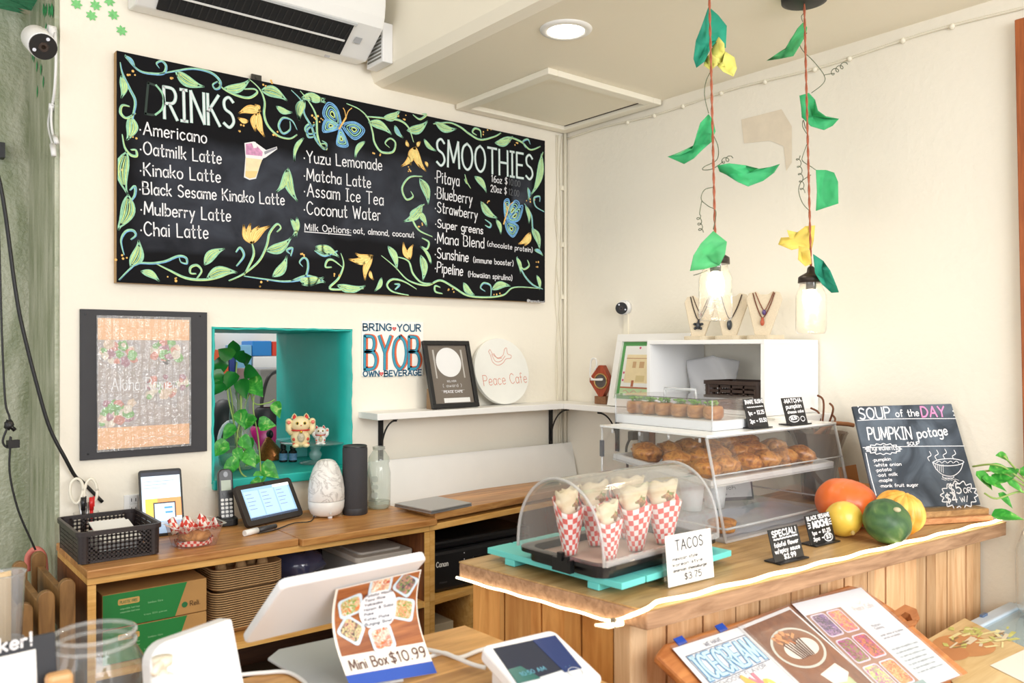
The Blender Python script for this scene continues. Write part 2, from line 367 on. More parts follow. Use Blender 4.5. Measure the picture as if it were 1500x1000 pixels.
# ---------------------------------------------------------------- handwriting: single-line letters, '~' marks a smooth stroke
GL = {
'A': '.68;0,0 .34,1 .68,0;.13,.36 .55,.36', 'B': '.6;0,0 0,1;~0,1 .4,.97 .5,.76 .38,.56 0,.53;~0,.53 .45,.5 .6,.27 .45,.03 0,0',
'C': '.64;~.62,.83 .36,1 .1,.84 0,.5 .1,.16 .36,0 .62,.17', 'D': '.62;0,0 0,1;~0,1 .38,.93 .62,.5 .38,.07 0,0', 'E': '.5;.5,1 0,1 0,0 .5,0;0,.52 .42,.52',
'F': '.5;.5,1 0,1 0,0;0,.52 .4,.52', 'G': '.66;~.62,.83 .36,1 .1,.84 0,.5 .1,.16 .36,0 .62,.14 .64,.45;.38,.45 .66,.45', 'H': '.62;0,0 0,1;.62,0 .62,1;0,.5 .62,.5',
'I': '.3;.15,0 .15,1;0,1 .3,1;0,0 .3,0', 'J': '.45;~.42,1 .42,.25 .3,.02 .1,.02 0,.2', 'K': '.58;0,0 0,1;.55,1 0,.42;.14,.55 .58,0', 'L': '.48;0,1 0,0 .48,0',
'M': '.78;0,0 .06,1 .39,.2 .72,1 .78,0', 'N': '.64;0,0 0,1 .64,0 .64,1', 'O': '.72;~.36,1 .1,.84 0,.5 .1,.16 .36,0 .62,.16 .72,.5 .62,.84 .36,1', 'P': '.56;0,0 0,1;~0,1 .42,.97 .56,.74 .42,.5 0,.47',
'Q': '.72;~.36,1 .1,.84 0,.5 .1,.16 .36,0 .62,.16 .72,.5 .62,.84 .36,1;.45,.25 .74,-.05', 'R': '.6;0,0 0,1;~0,1 .42,.97 .56,.75 .42,.52 0,.48;.25,.48 .6,0',
'S': '.55;~.52,.86 .3,1 .06,.86 .1,.6 .42,.45 .53,.2 .3,0 .02,.12', 'T': '.64;0,1 .64,1;.32,1 .32,0', 'U': '.62;~0,1 0,.3 .1,.04 .31,0 .52,.04 .62,.3 .62,1', 'V': '.64;0,1 .32,0 .64,1',
'W': '.88;0,1 .22,0 .44,.8 .66,0 .88,1', 'X': '.6;0,0 .6,1;0,1 .6,0', 'Y': '.62;0,1 .31,.5 .62,1;.31,.5 .31,0', 'Z': '.6;0,1 .6,1 0,0 .6,0',
'a': '.46;~.44,.5 .22,.62 .03,.45 .03,.15 .2,0 .42,.15;.45,.6 .45,0', 'b': '.46;0,1 0,0;~0,.4 .2,.6 .44,.48 .44,.14 .22,0 0,.14', 'c': '.42;~.42,.5 .22,.61 .03,.45 .03,.16 .22,0 .42,.12',
'd': '.46;~.44,.45 .22,.61 .03,.45 .03,.15 .22,0 .44,.15;.46,1 .46,0', 'e': '.44;~.03,.32 .43,.34 .36,.56 .2,.61 .04,.46 .03,.15 .2,0 .42,.1', 'f': '.34;~.34,.95 .2,1 .13,.85 .13,0;0,.58 .3,.58',
'g': '.46;~.44,.45 .22,.61 .03,.45 .03,.15 .22,0 .44,.15;~.46,.6 .46,-.2 .3,-.38 .06,-.3', 'h': '.44;0,1 0,0;~0,.4 .2,.6 .42,.5 .44,0', 'i': '.08;.04,.6 .04,0;.03,.8 .05,.84', 'j': '.2;~.16,.6 .16,-.2 .02,-.35;.15,.8 .17,.84',
'k': '.42;0,1 0,0;.4,.6 0,.24;.12,.34 .42,0', 'l': '.08;.04,1 .04,0', 'm': '.7;0,.6 0,0;~0,.42 .17,.6 .33,.5 .35,0;~.35,.42 .52,.6 .68,.5 .7,0', 'n': '.44;0,.6 0,0;~0,.4 .2,.6 .42,.5 .44,0',
'o': '.48;~.24,.61 .05,.5 0,.3 .06,.1 .24,0 .42,.1 .48,.3 .43,.5 .24,.61', 'p': '.46;0,.6 0,-.38;~0,.4 .2,.6 .44,.48 .44,.14 .22,0 0,.14', 'q': '.46;~.44,.45 .22,.61 .03,.45 .03,.15 .22,0 .44,.15;.46,.6 .46,-.38',
'r': '.3;0,.6 0,0;~0,.38 .12,.58 .3,.58', 's': '.38;~.36,.52 .2,.61 .04,.5 .1,.34 .3,.26 .36,.1 .18,0 0,.08', 't': '.34;~.14,.95 .14,.15 .22,0 .34,.06;0,.62 .32,.62', 'u': '.44;~0,.6 0,.2 .1,.02 .28,.02 .44,.2;.44,.6 .44,0',
'v': '.42;0,.6 .21,0 .42,.6', 'w': '.64;0,.6 .16,0 .32,.5 .48,0 .64,.6', 'x': '.42;0,0 .42,.6;0,.6 .42,0', 'y': '.44;0,.6 .22,.05;.44,.6 .1,-.38', 'z': '.42;0,.6 .42,.6 0,0 .42,0',
'0': '.56;~.28,1 .06,.82 0,.5 .06,.18 .28,0 .5,.18 .56,.5 .5,.82 .28,1', '1': '.3;.02,.8 .18,1 .18,0', '2': '.52;~.02,.78 .15,.98 .4,.96 .48,.7 .3,.35 0,0;0,0 .52,0', '3': '.5;~.02,.88 .25,1 .46,.82 .36,.58 .18,.53;~.18,.53 .46,.42 .5,.18 .28,0 0,.12',
'4': '.56;.42,0 .42,1 0,.3 .56,.3', '5': '.52;.48,1 .08,1 .04,.56;~.04,.56 .3,.63 .5,.42 .46,.12 .22,0 0,.1', '6': '.52;~.45,.95 .2,.8 .02,.4 .1,.06 .3,0 .5,.15 .48,.42 .28,.54 .05,.35', '7': '.5;0,1 .5,1 .18,0',
'8': '.5;~.25,.53 .06,.68 .1,.92 .25,1 .42,.92 .45,.68 .25,.53 .03,.35 .04,.1 .25,0 .47,.1 .48,.35 .25,.53', '9': '.52;~.47,.65 .3,.46 .06,.55 .03,.82 .22,1 .44,.92 .5,.65 .4,.2 .22,0',
'$': '.52;~.5,.84 .28,.95 .05,.84 .1,.6 .4,.45 .5,.22 .28,.06 .02,.16;.27,1.1 .27,-.1', '.': '.1;.03,.03 .07,.03', ',': '.12;.08,.05 .02,-.14', ':': '.1;.04,.1 .06,.1;.04,.5 .06,.5', '!': '.12;.06,1 .06,.3;.05,.03 .07,.03',
'(': '.22;~.2,1.05 .04,.75 .04,.2 .2,-.12', ')': '.22;~.02,1.05 .18,.75 .18,.2 .02,-.12', '-': '.3;.02,.35 .28,.35', '&': '.6;~.6,0 .15,.75 .2,.98 .4,.95 .38,.7 .05,.35 .05,.1 .25,0 .6,.4', '/': '.4;0,-.1 .4,1.05', "'": '.08;.05,1 .03,.8',
'@': '.8;~.55,.55 .38,.65 .25,.45 .35,.25 .52,.35 .58,.6 .6,.3 .75,.3 .8,.6 .6,.95 .25,.9 .03,.55 .12,.1 .45,-.08 .7,.05', '*': '.16;.08,.3 .08,.36', '>': '.6;0,.4 .55,.4;.38,.55 .58,.4 .38,.25', ' ': '.3;',
'^': '.5;~.25,.05 .02,.45 .1,.62 .25,.48;~.25,.48 .4,.62 .48,.45 .25,.05', '~': '.9;~0,.3 .12,.45 .25,.3 .37,.18 .5,.3 .62,.45 .75,.3 .87,.18 .95,.3'}
_G = {}
for ch, d in GL.items():
    q = d.split(';'); st = []
    for s_ in q[1:]:
        if not s_: continue
        sm = s_[0] == '~'; pts = [tuple(float(x) for x in c.split(',')) for c in s_.lstrip('~').split()]
        st.append([tuple(x) for x in catmull([V((a, b)) for a, b in pts], 5)] if sm else pts)
    _G[ch] = (float(q[0]), st)
def letters(txt, sp=.2):
    x = 0; out = []
    for ch in txt:
        w, st = _G.get(ch, _G[' '])
        for s_ in st: out.append([(x+a, b) for a, b in s_])
        x += w+sp
    return out, max(x-sp, .1)
def write(mb, fr, txt, p0, p1, cap, w, m=0, h=.0008, jit=0, sp=.2, slant=0):
    """handwrite txt on plane fr from p0 to p1 (baseline), cap height cap, stroke width w"""
    st, L = letters(txt, sp); d = V((p1[0]-p0[0], p1[1]-p0[1])); sx = d.length/L; e = d.normalized(); nn = V((-e.y, e.x))
    for s_ in st:
        j = random.uniform(-jit, jit)
        mb.stroke(fr, [(p0[0]+e.x*(a*sx+b*cap*slant)+nn.x*(b*cap+j), p0[1]+e.y*(a*sx+b*cap*slant)+nn.y*(b*cap+j)) for a, b in s_], w, h, m)
def pwrite(mb, fr, txt, a, b, cappx, w, **kw):     # the same with the two ends and the height read off the photograph
    p0 = fr.px(*a); p1 = fr.px(*b); t = fr.px(a[0], a[1]-cappx); cap = math.hypot(t[0]-p0[0], t[1]-p0[1])
    write(mb, fr, txt, p0, p1, cap, w, **kw)
# ================================================================ colours
WALL = (242, 236, 222); CREAM = mat(WALL, .75, bump=.35, bscale=55)
CREAM_S = mat((245, 238, 220), .7, bump=.12, bscale=30)
WHITE = mat((240, 240, 238), .4); PLASTIC = mat((232, 232, 232), .3); BLACK = mat((22, 22, 24), .45); BLACKM = mat((30, 30, 32), .7)
TEAL = mat((38, 184, 174), .42, var=.12, scale=5, bump=.25, bscale=14)
STEEL = mat((190, 190, 192), .3, .9)
REDP = mat((225, 70, 60), .6)

# ================================================================ the room
struct('floor', MB().bb((-6, -6, -.1), (.3, 3.2, 0)), mat((150, 132, 110), .5, var=.2, scale=4))
# back wall with the pass-through cut in it
x0, x1, z0, z1 = -1.560, -1.054, 1.052, 1.562
b = MB()
b.bb((-1.999, 0, 0), (x0, .62, 3.2)); b.bb((x1, 0, 0), (.3, .62, 3.2)); b.bb((x0, 0, 0), (x1, .62, z0)); b.bb((x0, 0, z1), (x1, .62, 3.2))
wall_back = struct('wall_back', b, CREAM)
# painted lining of the pass-through, a little uneven at the edge
b = MB()
def lining(a, bb, nrm):
    a, bb, nrm = V(a), V(bb), V(nrm)
    def fn(u, v):
        p = a.lerp(bb, u)+V((0, -.006+.66*v, 0))
        if v == 0: p += nrm*(.0014*math.sin(u*17)+.001*math.sin(u*53+1))
        return p+nrm*.004
    b.grid(fn, 40, 6)
lining((x1, 0, z0), (x1, 0, z1), (-1, 0, 0)); lining((x0, 0, z1), (x0, 0, z0), (1, 0, 0)); lining((x1, 0, z1), (x0, 0, z1), (0, 0, -1))
struct('trim_1', b, TEAL, solid=.006)
struct('window_1', MB().bb((x0+.001, -.02, z0-.02), (x1-.001, .66, z0+.012)), TEAL, bevel=.004)
# right wall
b = MB().bb((0, -6, 0), (.3, .0, 3.2))
wall_right = struct('wall_right', b, CREAM)
fr = Frame((-.0006, 0, 0), (0, -1, 0), (0, 0, 1))
pts = [fr.px(*q) for q in ((1086, 175), (1145, 160), (1160, 185), (1160, 238), (1152, 250), (1148, 214), (1128, 206), (1090, 210))]
part(wall_right, 'bare_patch', MB().poly(fr, pts, .0008), mat((230, 217, 196), .8, var=.05, scale=30), label='patch of bare tan plaster')
# doorway: side of the thick wall, recessed rear panel, header
GREEN = nt('weathered_green'); m, t, bs = GREEN
tc = N(t, 'ShaderNodeTexCoord'); mp = N(t, 'ShaderNodeMapping'); mp.inputs['Scale'].default_value = (5, 5, 1.2); t.links.new(tc.outputs['Object'], mp.inputs[0])
no = N(t, 'ShaderNodeTexNoise', i_Scale=4.0, i_Detail=6.0); t.links.new(mp.outputs[0], no.inputs['Vector'])
cr = N(t, 'ShaderNodeValToRGB'); cr.color_ramp.elements[0].position = .35; cr.color_ramp.elements[1].position = .66
cr.color_ramp.elements[0].color = lin((140, 148, 118)); cr.color_ramp.elements[1].color = lin((190, 192, 172))
t.links.new(no.outputs['Fac'], cr.inputs[0]); t.links.new(cr.outputs[0], bs.inputs['Base Color']); bs.inputs['Roughness'].default_value = .33
nb = N(t, 'ShaderNodeTexNoise', i_Scale=70.0, i_Detail=4.0); t.links.new(tc.outputs['Object'], nb.inputs['Vector'])
bp = N(t, 'ShaderNodeBump', i_Strength=.8, i_Distance=.006); t.links.new(nb.outputs['Fac'], bp.inputs['Height']); t.links.new(bp.outputs[0], bs.inputs['Normal'])
GREEN = m
xr = -1.999
b = MB().bb((xr-.012, .012, 0), (xr, .62, 3.0))
side = struct('wall_side', b, GREEN)
struct('wall_left', MB().bb((-3.6, .44, 0), (xr-.012, .52, 2.6)), GREEN)
struct('trim_2', MB().bb((-3.6, .012, 2.60), (xr-.012, .62, 3.0)), mat((222, 219, 200), .6, bump=.7, bscale=90))
# vine leaves painted on the doorway and the wall
G1 = mat((44, 160, 92), .6, var=.3, scale=60); G2 = mat((126, 206, 128), .6, var=.2, scale=80); G3 = mat((70, 170, 130), .6, var=.3, scale=50)
DH_ = [0]
def dab(mb, f, c, a, L, w, m=0, h=.001):
    DH_[0] = (DH_[0]+1) % 12; h += .00012*DH_[0]
    e = V((math.cos(a), math.sin(a))); n_ = V((-e.y, e.x))
    mb.poly(f, [tuple(V(c)+e*(L*(k/6-.5))+n_*(w*.5*math.sin(PI*k/6))) for k in range(7)]+[tuple(V(c)+e*(L*(k/6-.5))-n_*(w*.5*math.sin(PI*k/6))) for k in range(5, 0, -1)], h, m)
fs = Frame((xr-.012, 0, 0), (0, -1, 0), (0, 0, 1)); b = MB()
for px, py, n in ((66, 14, 3), (74, 14, 3), (80, 17, 1), (70, 43, 2), (57, 97, 1), (63, 102, 1), (57, 134, 1), (50, 80, 2), (66, 120, 1)):
    for k in range(n):
        dab(b, fs, fs.px(px+k*2.2-2, py+(k % 2)*3), PI/2-.12, .04, .022)
part(side, 'painted_leaves', b, G1, label='green leaf strokes')
ff = Frame((0, -.0006, 0), (1, 0, 0), (0, 0, 1)); b = MB()
for px, py in ((112, 6), (140, 8), (160, 2), (134, 23), (166, 22), (178, 45)):
    c = ff.px(px, py)
    for k in range(7): dab(b, ff, (c[0]+.008*math.cos(k*.9), c[1]+.008*math.sin(k*.9)), k*.9, .018, .008)
part(wall_back, 'painted_buds', b, G2, label='pale green painted buds')
fh = Frame((0, 0, 2.5995), (1, 0, 0), (0, -1, 0)); b = MB()
for px, py in ((3, 7), (12, 3), (38, 4), (30, 7), (54, 3), (2, 11)):
    c = U(px, py, z=2.5995); dab(b, fh, (c.x, -c.y), random.uniform(-.5, .5), .13, .05)
tag(link('trim_3', b, G3), kind='structure')
# dropped soffit with recessed light and access hatch, upper ceiling beyond
SZ = 2.462
b = MB(); prof = [(.3, SZ), (-.93, SZ), (-.962, SZ+.012), (-.976, SZ+.045), (-.976, 3.2), (.3, 3.2)]
b.add([V((x, .0, z)) for x, z in prof]+[V((x, -6, z)) for x, z in prof], [tuple(range(6)), tuple(range(11, 5, -1))]+[(i+1, i, 6+i, 7+i) if i < 5 else (0, 5, 11, 6) for i in range(6)])
struct('ceiling', b, CREAM_S)
struct('ceiling_2', MB().bb((-6, -6, 3.1), (-.976, 3.2, 3.2)), CREAM_S)
h = [U(635, 148, z=SZ), U(765, 92, z=SZ), U(962, 145, z=SZ), U(828, 188, z=SZ)]
hx0, hx1 = -.60, -.012; hy0, hy1 = -.565, -.012
ht = thing('ceiling_hatch', 'cream painted square hatch set in the ceiling over the menu board corner', 'hatch', ((hx0+hx1)/2, (hy0+hy1)/2, SZ))
FRM = mat((246, 241, 226), .45)
for a0, a1 in (((hx0, hy0), (hx0+.045, hy1)), ((hx1-.045, hy0), (hx1, hy1)), ((hx0+.045, hy0), (hx1-.045, hy0+.045)), ((hx0+.045, hy1-.045), (hx1-.045, hy1))):
    part(ht, 'frame_strip', MB().bb((*a0, SZ-.022), (*a1, SZ)), FRM, bevel=.003)
part(ht, 'hatch_panel', MB().bb((hx0+.052, hy0+.052, SZ-.006), (hx1-.052, hy1-.052, SZ)), CREAM_S)
b = MB().bb((hx0+.045, hy0+.047, SZ-.0075), (hx1-.045, hy0+.052, SZ)); b.bb((hx1-.052, hy0+.05, SZ-.0075), (hx1-.046, hy1-.05, SZ))
part(ht, 'gap_line', b, mat((60, 48, 36), .9))
c = U(829, 43, z=SZ)
dl = thing('downlight', 'round white recessed light glowing in the ceiling', 'ceiling light', c)
part(dl, 'trim_ring', MB().lathe([(.055, .0), (.058, -.008), (.078, -.005), (.08, 0)], 40, c), WHITE)
part(dl, 'diffuser', MB().lathe([(0, -.004), (.057, -.004)], 40, c), mat((255, 247, 230), .5, emit=14))
down('downlight_glow', (c.x, c.y, SZ-.02), 14, .05, (1, .9, .76))
# wooden door casing at the far end of the right wall
p = U(1492, 33, x=0); q = U(1497, 275, x=0)
b = MB(); dy = q.y-p.y; sl = dy/(q.z-p.z)
b.prism([(-.55, 0), (-.55, 1.45), (0, 1.45), (0, 0)], 0, .04, 0, Frame((0, p.y-sl*1.42, p.z-1.42), (0, 1, 0), (0, sl, 1)).mat())
b = MB()
def cas(w0, w1, za, zb): b.add([V((xx, p.y+sl*(z-p.z)-ww, z)) for z in (za, zb) for xx, ww in ((0, w0), (-.03, w0), (-.03, w1), (0, w1))], [(0, 1, 2, 3), (7, 6, 5, 4), (0, 4, 5, 1), (1, 5, 6, 2), (2, 6, 7, 3), (3, 7, 4, 0)])
cas(0, .09, 0, p.z)
struct('trim_4', b, wood((138, 70, 30), (178, 98, 48), axis='Z'), bevel=.003)
# thin cable and clips under the ceiling on the right wall, cable in the corner
WIRE = mat((236, 230, 212), .5)
k = thing('corner_cable', 'thin cream cables running down the corner beside the menu board', 'cable', (-.01, -.01, 1.0))
part(k, 'conduit', MB().tube([(-.012, -.012, 2.44), (-.012, -.012, .95)], .008), WIRE)
for dx, sd in ((.03, 1), (.045, 5), (.058, 9)):
    random.seed(sd); part(k, 'loose_wire', MB().tube(catmull([(-dx-random.uniform(-.008, .008), -.006, 2.43-.12*i) for i in range(13)], 4), .0022, 6), WIRE)
for z in (2.2, 1.95, 1.72): part(k, 'wire_clip', MB().box((-.02, -.006, z), (.03, .012, .02)), WIRE)
k = thing('ceiling_cable', 'thin cream cable clipped along the top of the plain wall', 'cable', (-.004, -1, SZ-.04))
zc = lambda y: SZ-.045+.006*math.sin(y*9)
part(k, 'wire', MB().tube([(-.006, -.02-.05*i, zc(.05*i)) for i in range(56)], .004, 6), WIRE)
for px in (921, 960, 1002, 1058, 1122, 1195, 1246, 1324, 1396):
    q = U(px, 100, x=0); part(k, 'cable_clip', MB().ball((-.006, q.y, zc(-q.y)-.002), .009, 8, 6), WIRE)

# ================================================================ air conditioner
L0, L1 = -1.815, -1.035
prof = [(0, 2.525), (-.075, 2.516), (-.195, 2.597), (-.208, 2.63), (-.214, 2.67), (-.215, 2.72), (-.215, 2.80), (-.2, 2.83), (0, 2.83)]
ac = thing('air_conditioner', 'white wall mounted air conditioner above the chalkboard menu', 'air conditioner', ((L0+L1)/2, -.1, 2.52))
ACW = mat((236, 236, 234), .32)
b = MB(); n = len(prof)
b.add([V((x, y, z)) for x in (L0, L1) for y, z in prof], [tuple(range(n)), tuple(range(2*n-1, n-1, -1))]+[(i+1, i, n+i, n+(i+1) % n) if i < n-1 else (0, n-1, 2*n-1, n) for i in range(n)])
part(ac, 'body', b, ACW, bevel=.006)
# outlet slot along the slanted lower front
p0, p1 = V((0, -.082, 2.5205)), V((0, -.186, 2.590)); e = (p1-p0).normalized()
fa = Frame(V((L0, p0.y, p0.z)), (1, 0, 0), e); hgt = (p1-p0).length
b = MB().fprism(fa, [(.06, 0), (L1-L0-.11, 0), (L1-L0-.11, hgt), (.06, hgt)], -.014, .0065)
part(ac, 'outlet_recess', b, mat((24, 24, 26), .8))
b = MB()
for k_ in range(26): b.fprism(fa, [(.09+k_*.0225, .008), (.094+k_*.0225, .008), (.1+k_*.0225, hgt-.008), (.096+k_*.0225, hgt-.008)], .005, .0085)
part(ac, 'guide_fins', b, mat((40, 40, 42), .6))
b = MB()
for v in (.058,): b.fprism(fa, [(.07, v), (L1-L0-.12, v), (L1-L0-.12, v+.006), (.07, v+.006)], .009, .012)
part(ac, 'louver', b, ACW)
b = MB().fprism(fa, [(.05, hgt), (L1-L0-.1, hgt), (L1-L0-.1, hgt+.008), (.05, hgt+.008)], 0, .006)
part(ac, 'front_lip', b, mat((205, 208, 210), .35))
b = MB(); b.rect(fa, L1-L0-.085, .06, L1-L0-.06, .085, .006); part(ac, 'rating_label', b, mat((176, 178, 182), .5)); b = MB(); b.rect(fa, L1-L0-.16, -.025, L1-L0-.14, -.015, .004); part(ac, 'energy_label', b, mat((190, 190, 192), .5))
b = MB().tube([(L1-.02, -.03, 2.55), (L1+.03, -.03, 2.548), (L1+.058, -.03, 2.56)], .014); part(ac, 'pipe_stub', b, mat((214, 196, 150), .6))
# little vented box on the soffit face
vb = thing('vented_sensor_box', 'small white louvred box on the soffit beside the air conditioner', 'sensor box', (-.99, -.16, 2.53))
q0 = U(540, 88, x=-.976)
y0 = -.02; part(vb, 'housing', MB().bb((-1.018, -.16, 2.50), (-.976, -.045, 2.64)), PLASTIC, bevel=.004)
b = MB()
for k_ in range(9): b.bb((-1.0195, -.15, 2.515+k_*.0125), (-1.017, -.055, 2.521+k_*.0125))
part(vb, 'vent_slots', b, mat((120, 118, 110), .7))
# ================================================================ chalkboard menu
BY = -.034
bx0, bx1, bz0, bz1 = -1.853, -.150, 1.690, 2.383
fb = Frame((bx0, BY, bz0), (1, 0, 0), (0, 0, 1)); BW, BH = bx1-bx0, bz1-bz0
m, t, bs = nt('chalkboard'); tc = N(t, 'ShaderNodeTexCoord')
def rect_mask(u0, v0, u1, v1, soft):
    """soft worn patch on the board, centred where the chalk was wiped"""
    mp = N(t, 'ShaderNodeMapping'); cx, cz = (u0+u1)/2-BW/2, (v0+v1)/2
    mp.inputs['Location'].default_value = (-cx/((u1-u0)/2), 0, -cz/((v1-v0)/2)); mp.inputs['Scale'].default_value = (2/(u1-u0), 0, 2/(v1-v0))
    nd = N(t, 'ShaderNodeTexNoise', i_Scale=5.0, i_Detail=3.0); t.links.new(tc.outputs['Object'], nd.inputs['Vector'])
    ad = N(t, 'ShaderNodeVectorMath', operation='MULTIPLY_ADD'); ad.inputs[1].default_value = (.5, 0, .5)
    t.links.new(tc.outputs['Object'], mp.inputs[0]); t.links.new(nd.outputs['Color'], ad.inputs[0]); t.links.new(mp.outputs[0], ad.inputs[2])
    sb = N(t, 'ShaderNodeVectorMath', operation='SUBTRACT'); sb.inputs[1].default_value = (.25, 0, .25); t.links.new(ad.outputs[0], sb.inputs[0])
    ab = N(t, 'ShaderNodeVectorMath', operation='ABSOLUTE'); t.links.new(sb.outputs[0], ab.inputs[0])
    sp = N(t, 'ShaderNodeSeparateXYZ'); t.links.new(ab.outputs[0], sp.inputs[0])
    mxn = N(t, 'ShaderNodeMath', operation='MAXIMUM'); t.links.new(sp.outputs[0], mxn.inputs[0]); t.links.new(sp.outputs[2], mxn.inputs[1])
    mr = N(t, 'ShaderNodeMapRange'); mr.inputs['From Min'].default_value = 1-soft; mr.inputs['From Max'].default_value = 1+soft*.4; mr.inputs['To Min'].default_value = 1; mr.inputs['To Max'].default_value = 0
    t.links.new(mxn.outputs[0], mr.inputs[0]); return mr.outputs[0]
base = None
nz = N(t, 'ShaderNodeTexNoise', i_Scale=9.0, i_Detail=5.0, i_Distortion=.7); t.links.new(tc.outputs['Object'], nz.inputs['Vector'])
acc = None
for u0, v0, u1, v1, k in ((.06, .12, .68, .46, .9), (.70, .20, 1.16, .52, .75), (.06, .10, .38, .2, .5), (1.52, .40, 1.63, .52, .9)):
    o_ = rect_mask(u0, v0, u1, v1, .25); mu = N(t, 'ShaderNodeMath', operation='MULTIPLY'); mu.inputs[1].default_value = k; t.links.new(o_, mu.inputs[0])
    if acc is None: acc = mu.outputs[0]
    else:
        mx_ = N(t, 'ShaderNodeMath', operation='MAXIMUM'); t.links.new(acc, mx_.inputs[0]); t.links.new(mu.outputs[0], mx_.inputs[1]); acc = mx_.outputs[0]
mr2 = N(t, 'ShaderNodeMapRange'); mr2.inputs['From Min'].default_value = .3; mr2.inputs['From Max'].default_value = .72; mr2.inputs['To Min'].default_value = .35; mr2.inputs['To Max'].default_value = 1.0
t.links.new(nz.outputs['Fac'], mr2.inputs[0]); mm = N(t, 'ShaderNodeMath', operation='MULTIPLY'); t.links.new(acc, mm.inputs[0]); t.links.new(mr2.outputs[0], mm.inputs[1])
mc = N(t, 'ShaderNodeMix', data_type='RGBA'); mc.inputs[6].default_value = lin((22, 22, 25)); mc.inputs[7].default_value = lin((70, 74, 84))
t.links.new(mm.outputs[0], mc.inputs[0]); t.links.new(mc.outputs[2], bs.inputs['Base Color']); bs.inputs['Roughness'].default_value = .85; bs.inputs['Specular IOR Level'].default_value = .15
CHALKB = m
cb = thing('chalkboard_menu', 'long black chalkboard listing drinks and smoothies framed by chalk vines', 'chalkboard', ((bx0+bx1)/2, BY, bz0))
part(cb, 'board', MB().bb((bx0, BY, bz0), (bx1, BY+.006, bz1)), CHALKB)
part(cb, 'wooden_back', MB().bb((bx0-.001, BY+.006, bz0-.001), (bx1+.001, -.001, bz1+.001)), wood((150, 112, 58), (190, 150, 92), axis='Z'))
q = fb.px(378, 118); part(cb, 'hanging_bracket', MB().bb((bx0+q[0]-.017, BY+.012, bz1-.01), (bx0+q[0]+.017, BY+.02, bz1+.022)).cyl((bx0+q[0], BY+.012, bz1+.012), (bx0+q[0], BY+.009, bz1+.012), .005, 10), mat((70, 68, 64), .4, .8))
CHW = mat((236, 236, 240), .9); CHG = mat((160, 215, 180), .9, var=.25, scale=70); CHY = mat((208, 232, 150), .9, var=.2, scale=60)
CHB = mat((120, 178, 228), .9, var=.3, scale=60); CHO = mat((246, 196, 112), .9, var=.2, scale=50); CHC = mat((246, 232, 150), .9, var=.15, scale=50); CHD = mat((52, 66, 60), .9)
PAL = [CHG, CHB, CHY, CHO, CHC, CHD]
A_ = lambda x, y: fb.px(150+x/2.703, 60+y/2.703)
B_ = lambda x, y: fb.px(420+x/3.03, 130+y/3.03)
vine = MB()
def stem(f, pts, w=.0085):
    P = catmull([V((*f(*p), 0)) for p in pts], 6)
    vine.stroke(fb, P, w, .0006, 0, True)
    off = [V((p.x+.0018, p.y-.0022, 0)) for p in P]
    vine.stroke(fb, off, w*.35, .0009, random.choice((1, 2)), True)
def keep(q): return V((min(max(q.x, .004), BW-.004), min(max(q.y, .004), BH-.004)))
def leaf(f, a, b_, wpx=36, cols=(0, 2, 1)):
    p = V(f(*a)); q = V(f(*b_)); d = q-p; L = d.length; e = d.normalized(); nn = V((-e.y, e.x)); w = wpx/2.8*2.9/FPX*.42
    s = random.choice((-1, 1))*.1
    def side(k, sc): return [keep(p+e*(L*1.06*i/10)+nn*(k*w*sc*math.sin(PI*(i/10)**.75)**1.25+s*L*(math.sin(PI*i/10)-.9*(i/10)**3))) for i in range(11)]
    for k in (-1, 1): vine.stroke(fb, side(k, 1), .005, .0007, cols[0])
    for j, sc in enumerate((-.72, -.45, -.15, .2, .5, .75)):
        c = cols[1+(j+(L > .05)) % 2] if j % 2 else cols[0]
        pp = side(sc, 1)[1:9]; vine.stroke(fb, pp, .004, .0009+.00005*j, c, True)
def petal(f, a, b_, wpx, c=(3, 4)):
    leaf(f, a, b_, wpx, (c[0], c[1], c[1]))
def dots(f, cx, cy, n=4, r=22):
    for k in range(n):
        q = f(cx+random.uniform(-r, r), cy+random.uniform(-r*.6, r*.6)); vine.disc(fb, q, random.uniform(.0025, .0045), .0007, 3, 7)
random.seed(3)
